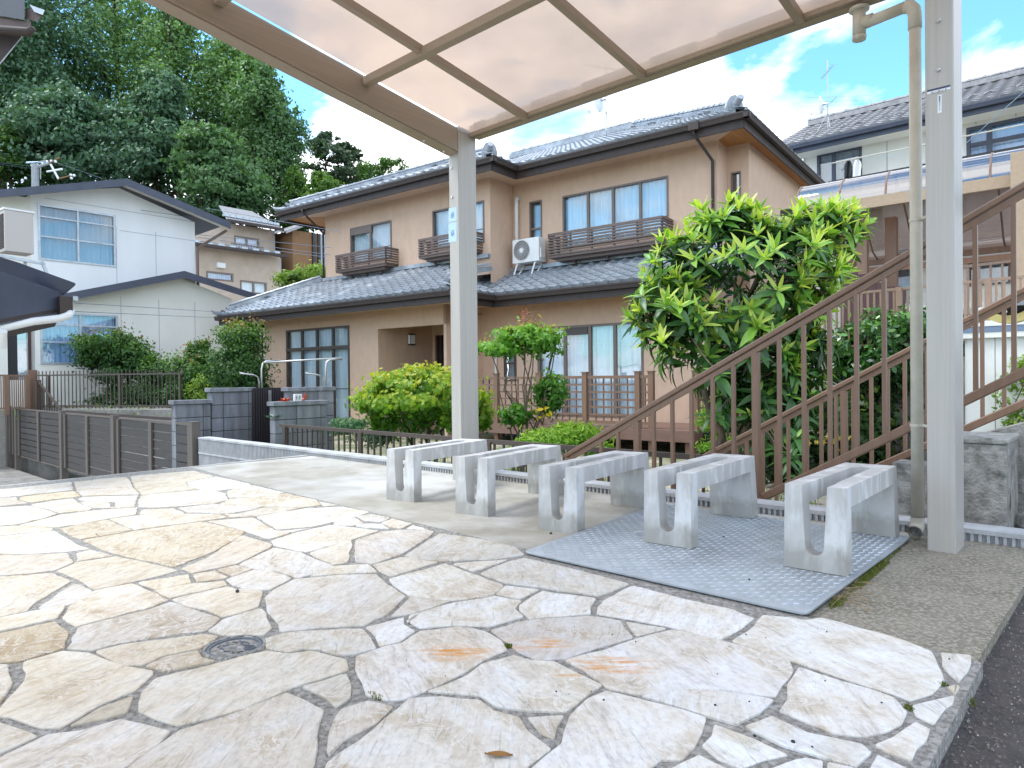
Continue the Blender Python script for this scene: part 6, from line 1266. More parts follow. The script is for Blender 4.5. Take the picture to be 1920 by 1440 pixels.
p = onX(589, 450, -33+.1); b = MB(); b.box(.0, .1, p[1]-pA[1]-.08, p[1]-pA[1]+.08, 0, pA[2]-3-.3); b.box(.0, .1, p[1]-pA[1]+.25, p[1]-pA[1]+.4, 0, pA[2]-3-.3); b.build('corner_trim', M['black'], bh_)
b = MB(); b.box(.0, .06, p[1]-pA[1]+.42, yy+1, 0, pA[2]-3-.3); b.build('side_bay', M['curtain_grey'], bh_)
# ---- utility pole with cross-arms and wires
up = onD(66, 330, 34); pole = thing('utility_pole', 'pale concrete utility pole with tangled cross-arms above the white house roof', 'utility pole', (up[0], up[1], 0))
zt5 = onD(66, 308, 34)[2]; b = MB(); b.tube([(0, 0, 0), (0, 0, zt5)], [.22, .16], 10); b.build('pole_shaft', M['pole'], pole)
rgt = Vector((CM[0][0], CM[0][1], 0)).normalized()
def pr_p(px, py, d=34): p = onD(px, py, d); return (p[0]-up[0], p[1]-up[1], p[2])
for i, (p, q_, r, m_) in enumerate([((60, 317), (92, 306), .07, 'pole'), ((92, 306), (112, 296), .04, 'brown_house'), ((50, 305), (85, 304), .05, 'ltblue'), ((95, 308), (110, 336), .05, 'paper'), ((88, 322), (117, 317), .05, 'paper'), ((110, 335), (131, 330), .04, 'brown_house'), ((76, 314), (76, 336), .03, 'pole'), ((57, 307), (86, 302), .05, 'navy')]):
    b = MB(); b.tube([pr_p(*p), pr_p(*q_)], r, 6); b.build('cross_arm', M[m_], pole)
for px, py in [(60, 310), (70, 309), (80, 306), (88, 303), (96, 302), (104, 303), (133, 328), (139, 329), (134, 334), (48, 334), (42, 338)]: b = MB(); b.sphere(pr_p(px, py), .07, 6, 4); b.build('insulator', M['paper'], pole)
def wire(label, pts, r=.008, sag=.0, mat='cable'):
    P_ = [Vector(onD(*p)) for p in pts]; Q2 = []
    for a, c_ in zip(P_[:-1], P_[1:]):
        for t in np.linspace(0, 1, 9)[:-1]: p = a.lerp(c_, t); p.z -= sag*4*t*(1-t); Q2.append(p)
    Q2.append(P_[-1]); b = MB(); b.tube(Q2, r, 4); single(b, 'power_line', M[mat], label, 'cable', 'overhead cables')
wire('cable from the utility pole passing down behind the white house roof ridge', [(97, 302, 34), (190, 334, 30)], .006)
wire('cable crossing the left edge of the view from the utility pole, upper', [(-20, 303, 30), (60, 312, 34)], .006); wire('cable crossing the left edge of the view from the utility pole, lower', [(-20, 305, 30), (58, 316, 34)], .006)
wire('cable sloping from the white house eave to the tan house upper eave', [(385, 390, 19), (640, 435, 15.6)], .006); wire('cable across the beige house, topmost of three', [(372, 440, 19.3), (620, 464, 16)], .006)
wire('cable across the beige house, middle of three', [(372, 445, 19.3), (620, 478, 16)], .006); wire('cable across the beige house, lowest of three', [(372, 452, 19.3), (610, 482, 16)], .006)
wire('thin cable across the lower white gable, upper', [(140, 568, 8), (410, 585, 17)], .004); wire('thin cable across the lower white gable, lower', [(140, 584, 8), (408, 596, 17)], .004)
wire('thin cable across the upper white gable, upper', [(70, 365, 18), (360, 408, 19.2)], .006); wire('blue cable running up to the right above the arched carport', [(1812, 268, 9), (1935, 158, 7)], .006, mat='ltblue')
# ================================================================== RIGHT SIDE
# ---- stair railings (brown aluminium) rising to the right
def stairrail(label, Y, top, bot, xb, posts, low):
    """top/bot: (X0,z0,X1,z1) lines in the plane Y"""
    t = thing('stair_railing', label, 'railing', (top[0], Y, top[1]), 0, 'brown stair railings'); o = Vector((top[0], Y, top[1]))
    f = lambda L_, x: L_[1]+(L_[3]-L_[1])*(x-L_[0])/(L_[2]-L_[0]); r2 = lambda x, z, dy=0: (x-o.x, dy, z-o.z)
    b = MB(); b.bar(r2(top[0], top[1]), r2(top[2], top[3]), .05, .034); b.build('handrail', M['brown_rail'], t, bevel=.006, seg=1)
    b = MB(); b.bar(r2(top[0], top[1]-.042), r2(top[2], top[3]-.042), .026, .03); b.build('under_rail', M['brown_rail'], t)
    x0 = bot[0]; b = MB(); b.bar(r2(x0, f(bot, x0)), r2(bot[2], bot[3]), .05, .05); b.build('bottom_rail', M['brown_rail'], t, bevel=.006, seg=1)
    b = MB(); xl = top[0]+.25; b.bar(r2(xl, f(bot, xl)), r2(x0, f(bot, x0)), .05, .05); b.build('bottom_rail', M['brown_rail'], t)
    for x in xb: b = MB(); b.bar(r2(x, f(bot, x)-.0), r2(x, f(top, x)-.055), .022, .027); b.build('baluster', M['brown_rail'], t)
    for x in posts: b = MB(); b.bar(r2(x, low), r2(x, f(top, x)-.055), .042, .042); b.build('post', M['brown_rail'], t)
    return t
nb = [onY(px, 800, 4.3)[0] for px in (1226, 1261, 1297, 1337, 1376, 1462, 1508, 1556.5, 1607, 1659)]; st_ = (nb[-1]-nb[-2]); nb += [nb[-1]+st_*k*1.06 for k in (1, )]+[onY(1830, 800, 4.3)[0], onY(1902, 800, 4.3)[0], onY(1902, 800, 4.3)[0]+.16]
stairrail('nearest brown metal stair railing climbing steeply right past the downpipe', 4.3, (-3.36, .19, -.1, 1.93), (-1.76, .04, -.1, 1.005), nb+[onY(1159, 800, 4.3)[0], onY(1127, 800, 4.3)[0]], [onY(1195, 800, 4.3)[0], onY(1418, 800, 4.3)[0]], -.5)
nb = [onY(px, 800, 5.3)[0] for px in (1400, 1430, 1455, 1478, 1513, 1540, 1568, 1600, 1634, 1665, 1697)]+[-1.04, -.92, onY(1842, 700, 5.3)[0], onY(1883, 700, 5.3)[0], -.45, -.3]
stairrail('second brown stair railing behind the first, lower and partly behind leaves', 5.3, (-2.9, .02, -.1, 1.56), (-1.37, .15, -.1, .86), nb, [onY(1583, 800, 5.3)[0], -2.4], -.5)
# ---- low garden railing behind the kerb
X0, X1 = -8.35, -1.9; lr_ = thing('low_railing', 'low dark brown barred railing along the garden edge behind the ribbed wall', 'railing', (X0, 4.6, -.5)); Lr = X1-X0
for z, hh_ in ((.725, .04), (.09, .03)): b = MB(); b.box(0, Lr, -.02, .02, z-hh_/2, z+hh_/2); b.build('rail', M['dark_rail'], lr_)
n = int(Lr/.117)
for i in range(n): x = .06+i*.117; b = MB(); b.box(x-.009, x+.009, -.009, .009, .1, .71); b.build('baluster', M['dark_rail'], lr_)
for px in (538, 680, 920, 1150): x = onY(px, 820, 4.6)[0]-X0; b = MB(); b.box(x-.03, x+.03, -.045, -.021, -.1, .72); b.build('post', M['dark_rail'], lr_)
# ---- mossy concrete wall right of the post
mw0 = thing('mossy_wall', 'stained mossy concrete wall with a projecting pier right of the near post', 'wall', (-1.1, 4.5, -.5))
zt6 = onY(1690, 868, 4.35)[2]; zt7 = onY(1850, 832, 4.35)[2]; xa = onY(1672, 900, 4.35)[0]; xb_ = onY(1745, 830, 4.35)[0]; xc = onY(1888, 832, 4.35)[0]
def mwb(n_, x0, x1, y0, y1, z0, z1, r=.01): b = MB(); b.box(x0+1.1, x1+1.1, y0-4.5, y1-4.5, z0+.5, z1+.5); return b.build(n_, M['mossy'], mw0, bevel=r)
mwb('wall_base', xa, xb_, 4.35, 4.55, -.5, zt6); mwb('pier', xb_, xc, 4.33, 4.8, -.5, zt7); mwb('pier_cap', xb_-.01, xc+.012, 4.32, 4.81, zt7+.001, zt7+.03)
for i in range(7):
    x = xc+.06+random.uniform(0, .5); z = random.uniform(-.2, .12); s_2 = random.uniform(.07, .14); b = MB(); b.sphere((x+1.1, .05+random.uniform(0, .2), z+.5), s_2, 8, 6, (1.2, .6, .8)); b.build('rubble_stone', M['mossy'], mw0)
b = MB(); A0 = onY(1815, 838, 4.9); b.add([(xc-.3+1.1, .35, zt7+.5-.03), (.2+1.1, .35, zt7+.5+.32), (.2+1.1, .75, zt7+.5+.32), (xc-.3+1.1, .75, zt7+.5-.03), (xc-.3+1.1, .35, 0), (1.3, .35, 0)], [(0, 1, 2, 3), (4, 5, 1, 0)]); b.build('sloping_top', M['mossy'], mw0)
# ---- white panelled store shed
pA, pB = onY(1812, 604, 8.3), onY(1950, 604, 8.3); ws = thing('white_shed', 'white panelled storage shed with a blue-grey band under its flat roof', 'shed', (pA[0], 8.3, -.2)); wS = 1.9; zs = pA[2]+.2
for k in range(8): b = MB(); b.box(k*.24+.003, k*.24+.237, 0, .04, 0, zs-.17); b.build('wall_panel', M['white'], ws)
b = MB(); b.box(-.02, 2.0, .041, 1.6, 0, zs-.17); b.build('body', M['white'], ws); b = MB(); b.box(-.04, 2.0, -.05, 1.7, zs-.17, zs-.115); b.build('roof_edge', M['white'], ws)
b = MB(); b.box(-.045, 2.0, -.055, 1.7, zs-.114, zs-.055); b.build('band', material('bluegrey', (.16, .22, .32), .5), ws); b = MB(); b.box(-.05, 2.0, -.06, 1.7, zs-.054, zs); b.build('roof_top', M['white'], ws)
# ---- yellow and black basket-shaped thing on the second railing
p = onY(1893, 585, 5.6); hb = thing('hanging_lamp_shell', 'yellow crescent-bottomed black object with a grey plate at the right edge, behind the railing', 'work lamp', tuple(p)); b = MB()
V, F = [], []; n = 14
for i in range(n+1):
    a = pi+pi*i/n
    for r in (.155, .105):
        for y in (-.05, .05): V.append((r*cos(a), y, r*sin(a)*(.75 if r > .12 else .62)+.04))
for i in range(n):
    for q_ in ((0, 1), (1, 3), (3, 2), (2, 0)): F.append((4*i+q_[0], 4*i+q_[1], 4*(i+1)+q_[1], 4*(i+1)+q_[0]))
b.add(V, F); b.build('shell', M['yellow'], hb, smooth=False); b = MB(); b.sphere((0, 0, .03), .11, 12, 8, (1.2, .4, .55)); b.build('core', M['black'], hb, smooth=True); b = MB(); b.box(-.02, .09, -.075, -.045, .035, .085); b.build('plate', M['galv'], hb); b = MB(); b.tube([(-.02, -.07, .0), (-.02, -.06, .0)], .015, 8); b.build('fixing', M['paper'], hb); b = MB(); b.tube([(-.15, -.06, .02), (-.15, .06, .02)], .02, 8); b.build('fixing', M['paper'], hb)
# ---- arched-roof carport on the upper terrace
ar0 = onZ(1545, 388, 3.4); ar1 = onZ(1905, 330, 3.4)
AF = Frame((ar0[0], ar0[1], 0), 3.0)
aw = thing('arched_carport', 'carport with curved smoky brown roof panels and tan posts behind the railings', 'carport', tuple(AF.o), AF.a)
zE = 3.4; Lc = 4.6; Wd = 2.6; M['beam_tan'] = material('beam_tan', (.40, .29, .19), .5, (.36, .26, .17), 20)
b = MB(); b.box(-.4, Lc, -.06, .02, zE-.13, zE+.03); b.build('front_beam', M['beam_tan'], aw)
b = MB(); b.box(-.4, Lc, Wd-.04, Wd+.04, zE-.60, zE-.50); b.build('rear_beam', M['brown_rail'], aw)
def arch(t): return (-.04+Wd*t**1.6, zE-.0+.56*sin(pi*min(t*1.12, 1))**.8-.50*t*t)
n = 12; bays = 8; bw = (Lc+.4)/bays
for k in range(bays):
    x0 = -.4+k*bw; V = []; 
    for i in range(n+1): y, z = arch(i/n); V += [(x0+.015, y, z), (x0+bw-.015, y, z)]
    b = MB(); b.add(V, [(2*i, 2*i+1, 2*i+3, 2*i+2) for i in range(n)]); b.build('roof_panel', M['smoked'], aw, smooth=True)
for k in range(bays+1):
    x0 = -.4+k*bw; b = MB(); b.tube([(x0, *arch(i/n)) for i in range(n+1)], .016, 5); b.build('roof_rib', M['brown_rail'], aw)
for x in (-.38,): b = MB(); b.box(x-.04, x+.05, -.065, .03, zE-.16, zE+.06); b.build('beam_end', M['beam_tan'], aw)
pc = AF.v(1618, 520, .3)[0]; pc2 = AF.v(1672, 520, .9)[0]; pc3 = AF.v(1912, 420, -.2)[0]
for (x, y, w2, m_) in ((pc, .3, .07, 'brown_rail'), (pc2, .9, .08, 'brown_rail'), (pc3, -.2, .09, 'beam_tan'), (Lc-.3, .3, .07, 'brown_rail')): b = MB(); b.box(x-w2, x+w2, y-w2, y+w2, 0, zE-.13 if y > 0 else zE+.25); b.build('post', M[m_], aw)
# second, lower bay behind
for yy, zz in ((3.0, zE-.62), (4.6, zE-.85)):
    b = MB(); b.box(-.2, Lc, yy-.03, yy+.03, zz-.06, zz+.04); b.build('rear_beam', M['brown_rail'], aw)
for k in range(6):
    x0 = -.2+k*.8; V = []
    for i in range(9): t = i/8; V += [(x0+.01, 3.0+1.5*t, zE-.6+.30*sin(pi*t)-.2*t), (x0+.78, 3.0+1.5*t, zE-.6+.30*sin(pi*t)-.2*t)]
    b = MB(); b.add(V, [(2*i, 2*i+1, 2*i+3, 2*i+2) for i in range(8)]); b.build('roof_panel', M['smoked'], aw, smooth=True)
    b = MB(); b.tube([(x0, 3.0+1.5*i/8, zE-.6+.30*sin(pi*i/8)-.2*i/8) for i in range(9)], .018, 5); b.build('roof_rib', M['brown_rail'], aw)
# ---- tan terrace balustrade and brown board fence under it
tb = onY(1590, 552, 8.7); tb2 = onY(1930, 538, 8.7)
balustrade('terrace_balustrade', 'tan barred balustrade along the upper terrace behind the shrub', (tb[0]-.3, 8.7, tb[2]), (tb2[0]+.3, 8.75, tb[2]+.04), .62, 34, w_=.022, posts=(.36, .72), mat='tan', postw=.06, rail=.03)
tb = onY(1815, 500, 11.6); balustrade('far_balustrade', 'taller tan balustrade farther back on the upper terrace', (tb[0]-.2, 11.6, tb[2]), (tb[0]+2.2, 11.6, tb[2]+.06), 1.3, 18, w_=.025, posts=(), mat='tan', rail=.04)
bf = thing('board_fence', 'dark reddish brown vertical board fence under the arched carport', 'fence', (-3.5, 10.6, .6)); x0 = onY(1575, 520, 10.6)[0]; x1 = onY(1700, 540, 10.6)[0]; n = int((x1-x0)/.12)
for k in range(n):
    zt8 = onY(1575, 500, 10.6)[2]-(.55*k/n)*.9; b = MB(); b.box(x0+k*.12+3.5+.004, x0+k*.12+3.5+.116, 0, .03, 0, zt8-.6); b.build('board', M['maroon'], bf)
# pale house wall with dark window seen under the arched roof
pw = thing('rear_house', 'pale rear house wall with blinds window seen under the arched carport', 'house', (-3.6, 14.5, 1)); mp2 = lambda a, d, z: (a+3.6, d, z-1)
X_0, X_1 = onY(1560, 500, 14.5)[0]+1.2, onY(1960, 500, 14.5)[0]; z_0, z_1 = .8, onY(1700, 455, 14.5)[2]+.15; wa = onY(1752, 475, 14.5); wb = onY(1716, 620, 14.5)
wn = (onY(1676, 500, 14.5)[0], onY(1712, 500, 14.5)[0], onY(1680, 585, 14.5)[2], onY(1680, 470, 14.5)[2]); wn2 = (onY(1815, 520, 14.5)[0], onY(1895, 520, 14.5)[0], onY(1850, 535, 14.5)[2], onY(1850, 482, 14.5)[2])
wallmesh(X_0-2, X_1+1, z_0, z_1+.6, [wn, wn2], mp2).build('wall', M['siding_cream'], pw); window(pw, mp2, *wn, cur='curtain_grey', frame='navy'); window(pw, mp2, *wn2, cur='curtain_grey', frame='bronze')
b = MB(); mbox(b, mp2, X_0-2, X_1+1, -.6, .2, z_1+.6, z_1+.72); b.build('eave', M['trim'], pw)
for k in range(4): b = MB(); mbox(b, mp2, X_0, X_1+1, -.25-.05*k, -.2-.05*k, z_0+.55+.2*k, z_0+.65+.2*k); b.build('ledge', M['siding_cream'] if k % 2 else M['navy'], pw)
# ================================================================== WHITE TWO-STOREY HOUSE (upper right)
RH = Frame((-6.79, 19.69, 0), 1.2); zR = 7.3
rh = thing('right_white_house', 'white two-storey house with grey tiled roof, dark window frames and laundry poles, upper right', 'house', (*RH.o[:2], 0), RH.a)
vw = .75; fmR = lambda a, d, z: (a, vw+d, z)
wz = lambda px, py: RH.v(px, py, vw)
o1 = (wz(1532, 292)[0], wz(1616, 272)[0], wz(1616, 325)[2]-.5, wz(1616, 272)[2]); o2 = (wz(1812, 240)[0], wz(1960, 210)[0], wz(1860, 305)[2]-.6, wz(1920, 218)[2])
wallmesh(-.3, 9, 1.0, zR-.2, [o1, o2], fmR).build('wall', M['siding_cream'], rh)
window(rh, fmR, *o1, splits=(.36,), frame='navy', cur='curtain_grey', fw=.07, sash=.05); fr = window(rh, fmR, *o2, splits=(.28,), rails=(.74,), frame='navy', cur='curtain_blue', fw=.08, sash=.06)
for px in (1663, 1830, 1905): y = wz(px, 260)[0]; b = MB(); mbox(b, fmR, y-.01, y+.01, -.008, 0, 3, zR-.2) if px == 1663 else mbox(b, fmR, y-.01, y+.01, -.008, 0, o2[3]+.05, zR-.2); b.build('panel_joint', M['curtain_grey'], rh)
b = MB(); b.box(-.3, -.25, vw, 6, 1, zR-.2); b.build('side_wall', M['siding'], rh)
gutter(rh, (-.9, .0, zR), (9.5, .0, zR), (0, -1, 0), mat='navy'); b = MB(); b.bar((-.9, .05, zR-.1), (9.5, .05, zR-.1), .04, .26); b.build('fascia', M['navy'], rh); b = MB(); b.add([(-.9, .07, zR-.2), (9.5, .07, zR-.2), (9.5, vw, zR-.2), (-.9, vw, zR-.2)], [(0, 1, 2, 3)]); b.build('soffit', M['siding_cream'], rh)
sr = .46; hr = 1/sqrt(1+sr*sr); rtop = 3.3; b = MB(); b.add([(-.95, -.02, zR), (9.5, -.02, zR), (9.5, rtop, zR+rtop*sr), (-.95, rtop, zR+rtop*sr), (9.5, 2*rtop, zR), (-.95, 2*rtop, zR)], [(0, 1, 2, 3), (3, 2, 4, 5)]); rr = b.build('roof', M['tile_far'], rh)
xf3 = []; pr2 = [tileproto(.30, .30, mat='tile_far', amp=.045), tileproto(.30, .30, True, mat='tile_far', amp=.045)]
slope_tiles(lambda a, t: (a, t*hr, zR+.05+t*hr*sr), -.95, 9.4, rtop/hr, lambda a, t: t*hr < rtop, pr2, xf3, tw=.30, tl=.27)
bpy.context.view_layer.update(); place_many('roof_tile', pr2, xf3, rr, M['tile_far'], 290)
ridge(rr, (-.95, rtop, zR+.05+rtop*sr), (9.5, rtop, zR+.05+rtop*sr), w_=.24, h=.16, r=.08, seg=.35, mat='tile_far')
for k in range(18):
    for dx in (0, .35):
        b = MB(); a = -.3+k*1.0+dx; b.bar((a, .75, zR+.05+.75*sr+.06), (a+.12, .66, zR+.05+.66*sr+.12), .04, .04); b.bar((a+.24, .75, zR+.05+.75*sr+.06), (a+.12, .66, zR+.05+.66*sr+.12), .04, .04); b.build('snow_guard', M['tile_far'], rr)
        if a > 9: break
# balcony rails
vb = -.1; 
for (pa, pb, nm) in (((1575, 345), (1960, 262), 'balcony_rail'),):
    a, c_ = RH.v(*pa, vb), RH.v(1707, 314, vb); z = c_[2]; b = MB(); b.bar((a[0]-.3, vb, z), (9, vb, z), .06, .05); br = b.build('balcony_rail', M['dark'], rh)
    b = MB(); b.bar((a[0]-.3, vb, z-.5), (9, vb, z-.5), .05, .05); b.build('balcony_rail', M['dark'], br); 
    for k in range(8): b = MB(); x = a[0]+k*1.25+.1; b.bar((x, vb, z-1.1), (x, vb, z), .05, .05, (1, 0, 0)); b.build('balcony_post', M['dark'], br)
b = MB(); b.box(-.3, 9, vb-.05, vw, 1.0, z-1.0); b.build('balcony_floor', M['siding_cream'], rh)
for dz, dy in ((0, 0), (.12, .25)):
    a, c_ = RH.v(1560, 305, .1+dy), RH.v(1707, 279, .1+dy); zz = RH.v(1640, 290, .1+dy)[2]; b = MB(); b.tube([(a[0], .1+dy, zz), (9, .1+dy, zz)], .018, 6); single(b, 'laundry_pole', M['pvc'] if dz == 0 else M['white'], 'pale laundry pole under the upper right eave, %s' % ('front one' if dz == 0 else 'rear one'), 'laundry pole', 'laundry poles'); bpy.context.object
    o = [x for x in bpy.data.objects if x.name.startswith('laundry_pole')][-1]; o.location = rh.location; o.rotation_euler = rh.rotation_euler
def garment(label, pxa, pxb, pyt, pyb, mat, seed):
    rr2 = random.Random(seed); a, c_ = RH.v(pxa, pyt, .12), RH.v(pxb, pyb, .12); w3_ = c_[0]-a[0]; h3 = a[2]-c_[2]; V, F = [], []; nx2, nz2 = 10, 8
    for j in range(nz2+1):
        for i in range(nx2+1):
            t = i/nx2; s2 = j/nz2; sl_ = .18 if .15 < s2 < .4 else 0; x = (t-.5)*w3_*(1+sl_*.9-(.5 if s2 < .1 else 0)); V.append((x, .04*sin(t*9+s2*2+seed), -s2*h3))
    for j in range(nz2):
        for i in range(nx2): q_ = j*(nx2+1)+i; F.append((q_, q_+1, q_+nx2+2, q_+nx2+1))
    p_ = RH.w(a[0]+w3_/2, .12, a[2]); me = npmesh('shirt', V, F, mat, smooth=True); o = link('shirt', me); o.location = tuple(p_); o.rotation_euler = (0, 0, RH.a); sd = o.modifiers.new('t', 'SOLIDIFY'); sd.thickness = .012; tag(o, label, 'shirt', 'laundry')
garment('white shirt hanging on the laundry pole of the right house', 1598, 1615, 302, 340, M['white'], 1); garment('dark shirt hanging beside the white shirt on the laundry pole', 1584, 1597, 303, 333, M['dark'], 2)
ab = RH.v(1552, 228, 1.6); tp = RH.v(1552, 112, 1.6)
yagi('tall antenna mast with two spiky aerials and a dish on the right house roof', tuple(RH.w(ab[0], 1.6, ab[2]-.2)), tp[2]-ab[2]+.2, -1, [(tp[2]-ab[2]-.15, .9, 7, .10, -.9), (tp[2]-ab[2]-1.15, 1.3, 5, 1.0, -.9)], 0)
# ================================================================== VEGETATION
LEAF = {'diamond': [(0, 0), (.45, .30), (1, 0), (.45, -.30)],
        'oval': [(0, 0), (.25, .2), (.6, .24), (1, 0), (.6, -.24), (.25, -.2)],
        'lance': [(0, 0), (.3, .11), (.65, .10), (1, 0), (.65, -.10), (.3, -.11)],
        'spray': [(0, 0), (.2, .3), (.42, .12), (.55, .42), (.72, .13), (1, 0), (.74, -.14), (.58, -.4), (.4, -.12), (.22, -.3)],
        'star': [(0, .0), (.16, .42), (.34, .16), (.62, .50), (.62, .14), (1, 0), (.62, -.14), (.62, -.50), (.34, -.16), (.16, -.42)]}
def norm(a): return a/np.maximum(np.linalg.norm(a, axis=1, keepdims=True), 1e-9)
def leaves(P, Nn, size, shape, droop=.2, bend=.0, jit=.55, g=None):
    g = g or rng; n = len(P); sh = np.array(LEAF[shape]); k = len(sh)
    Nn = norm(Nn+g.normal(size=(n, 3))*jit); R_ = g.normal(size=(n, 3)); T = norm(R_-Nn*(R_*Nn).sum(1, keepdims=True)); T[:, 2] -= droop; T = norm(T); B = np.cross(Nn, T); Nn = np.cross(T, B)
    s = (size*g.uniform(.65, 1.2, n))[:, None, None]
    x = sh[:, 0][None, :, None]; y = sh[:, 1][None, :, None]
    V = P[:, None, :]+s*((x-.4)*T[:, None, :]+y*B[:, None, :]-(bend*(x**2)+.25*abs(y))*Nn[:, None, :])
    return V.reshape(-1, 3), np.arange(n*k).reshape(n, k)
def lumpy(c, r, n, ncl, spread=.28, shell=(.55, 1.0), g=None, flat=1.0, up=0):
    """points bunched in clumps through an ellipsoid crown; returns points and outward normals"""
    g = g or rng; d = norm(g.normal(size=(ncl, 3))); 
    if up: d[:, 2] = abs(d[:, 2])*up+d[:, 2]*(1-up); d = norm(d)
    rad = g.uniform(shell[0]**3, shell[1]**3, ncl)**(1/3); cc_ = d*rad[:, None]; w_ = g.uniform(.5, 1.4, ncl); w_ /= w_.sum()
    idx = g.choice(ncl, n, p=w_); off_ = g.normal(size=(n, 3))*spread*g.uniform(.5, 1.15, (ncl, 1))[idx]; off_[:, 2] *= flat
    P = cc_[idx]+off_; Nn = norm(off_/spread*.8+d[idx]*.9+np.array([0, 0, .35])); tl = (off_[:, 2]/spread)*.25+.5
    return np.array(c)+P*np.array(r), Nn, tl
LM = {
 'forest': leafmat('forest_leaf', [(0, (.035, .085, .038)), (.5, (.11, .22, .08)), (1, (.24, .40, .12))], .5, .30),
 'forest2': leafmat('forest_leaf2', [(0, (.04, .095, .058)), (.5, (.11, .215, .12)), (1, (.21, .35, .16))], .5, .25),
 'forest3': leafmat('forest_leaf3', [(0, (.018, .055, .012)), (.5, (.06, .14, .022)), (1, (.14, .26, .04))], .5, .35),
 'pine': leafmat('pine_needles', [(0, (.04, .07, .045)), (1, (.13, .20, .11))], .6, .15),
 'maple': leafmat('maple_leaf', [(0, (.05, .13, .012)), (.45, (.14, .29, .02)), (.8, (.36, .46, .035)), (1, (.55, .45, .05))], .45, .38),
 'maple_dark': leafmat('maple_dark_leaf', [(0, (.01, .03, .008)), (.8, (.03, .08, .012)), (1, (.20, .25, .03))], .45, .3),
 'nandina': leafmat('nandina_leaf', [(0, (.04, .12, .02)), (.5, (.10, .27, .03)), (.85, (.24, .45, .05)), (1, (.45, .22, .06))], .45, .38),
 'nandina_blue': leafmat('nandina_blue_leaf', [(0, (.03, .09, .04)), (.7, (.09, .21, .10)), (1, (.20, .30, .08))], .5, .3),
 'fern': leafmat('fern_leaf', [(0, (.06, .16, .02)), (.6, (.18, .36, .035)), (1, (.36, .50, .06))], .5, .4),
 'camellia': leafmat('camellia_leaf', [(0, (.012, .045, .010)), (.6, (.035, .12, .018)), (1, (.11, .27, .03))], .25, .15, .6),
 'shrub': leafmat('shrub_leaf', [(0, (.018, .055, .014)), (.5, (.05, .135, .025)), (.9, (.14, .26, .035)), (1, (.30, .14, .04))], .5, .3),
 'shrub_light': leafmat('shrub_light_leaf', [(0, (.06, .13, .02)), (1, (.24, .36, .05))], .5, .35),
}
def limbs(b, p0, p1, r0, r1, n=5, wob=.06, seed=0):
    rr = random.Random(seed); P0, P1 = Vector(p0), Vector(p1); pts = []; L_ = (P1-P0).length
    for i in range(n+1): t = i/n; q_ = P0.lerp(P1, t); k = wob*L_*sin(pi*t); pts.append(q_+Vector((rr.uniform(-k, k), rr.uniform(-k, k), rr.uniform(-k, k)*.3)))
    b.tube(pts, [r0+(r1-r0)*i/n for i in range(n+1)], 6)
def plant(name, label, cat, base, crowns, mat, leaf, size, stems=(), bark='bark', group=None, droop=.2, bend=.1, jit=.55, extra=None, seed=1, crownname='crown'):
    """crowns: (px,py,rxpx,rypx,D,n,nclumps,tmin,tmax[,opts])"""
    t = thing(name, label, cat, tuple(base), 0, group); Vs, Fs, Ts = [], [], []; nv = 0; g = np.random.default_rng(seed)
    for c in crowns:
        px, py, rx, ry, D, n, ncl, t0, t1 = c[:9]; op = c[9] if len(c) > 9 else {}
        ctr = onD(px, py, D)-np.array(base); s = D/1280; rad = (rx*s, op.get('dep', rx)*s, ry*s)
        P, Nn, tl = lumpy(ctr, rad, n, ncl, g=g, **{k: v for k, v in op.items() if k in ('spread', 'shell', 'flat', 'up')}); V, F = leaves(P, Nn, op.get('size', size), leaf, droop, bend, jit, g)
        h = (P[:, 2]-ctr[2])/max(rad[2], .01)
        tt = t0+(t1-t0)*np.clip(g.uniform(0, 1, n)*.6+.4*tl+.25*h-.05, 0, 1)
        Vs.append(V); Fs.append(F+nv); Ts.append(tt); nv += len(V)
    o = link(crownname, npmesh(crownname, np.concatenate(Vs), np.concatenate(Fs), mat, np.concatenate(Ts)), t)
    if stems:
        for i, sdef in enumerate(stems):
            b = MB(); limbs(b, *sdef[:4], seed=seed*31+i, wob=sdef[4] if len(sdef) > 4 else .06, n=7); b.build('trunk' if i == 0 else 'limb', M[bark], t, smooth=True)
    return t
def rel_(base, px, py, D): p = onD(px, py, D)-np.array(base); return tuple(p)
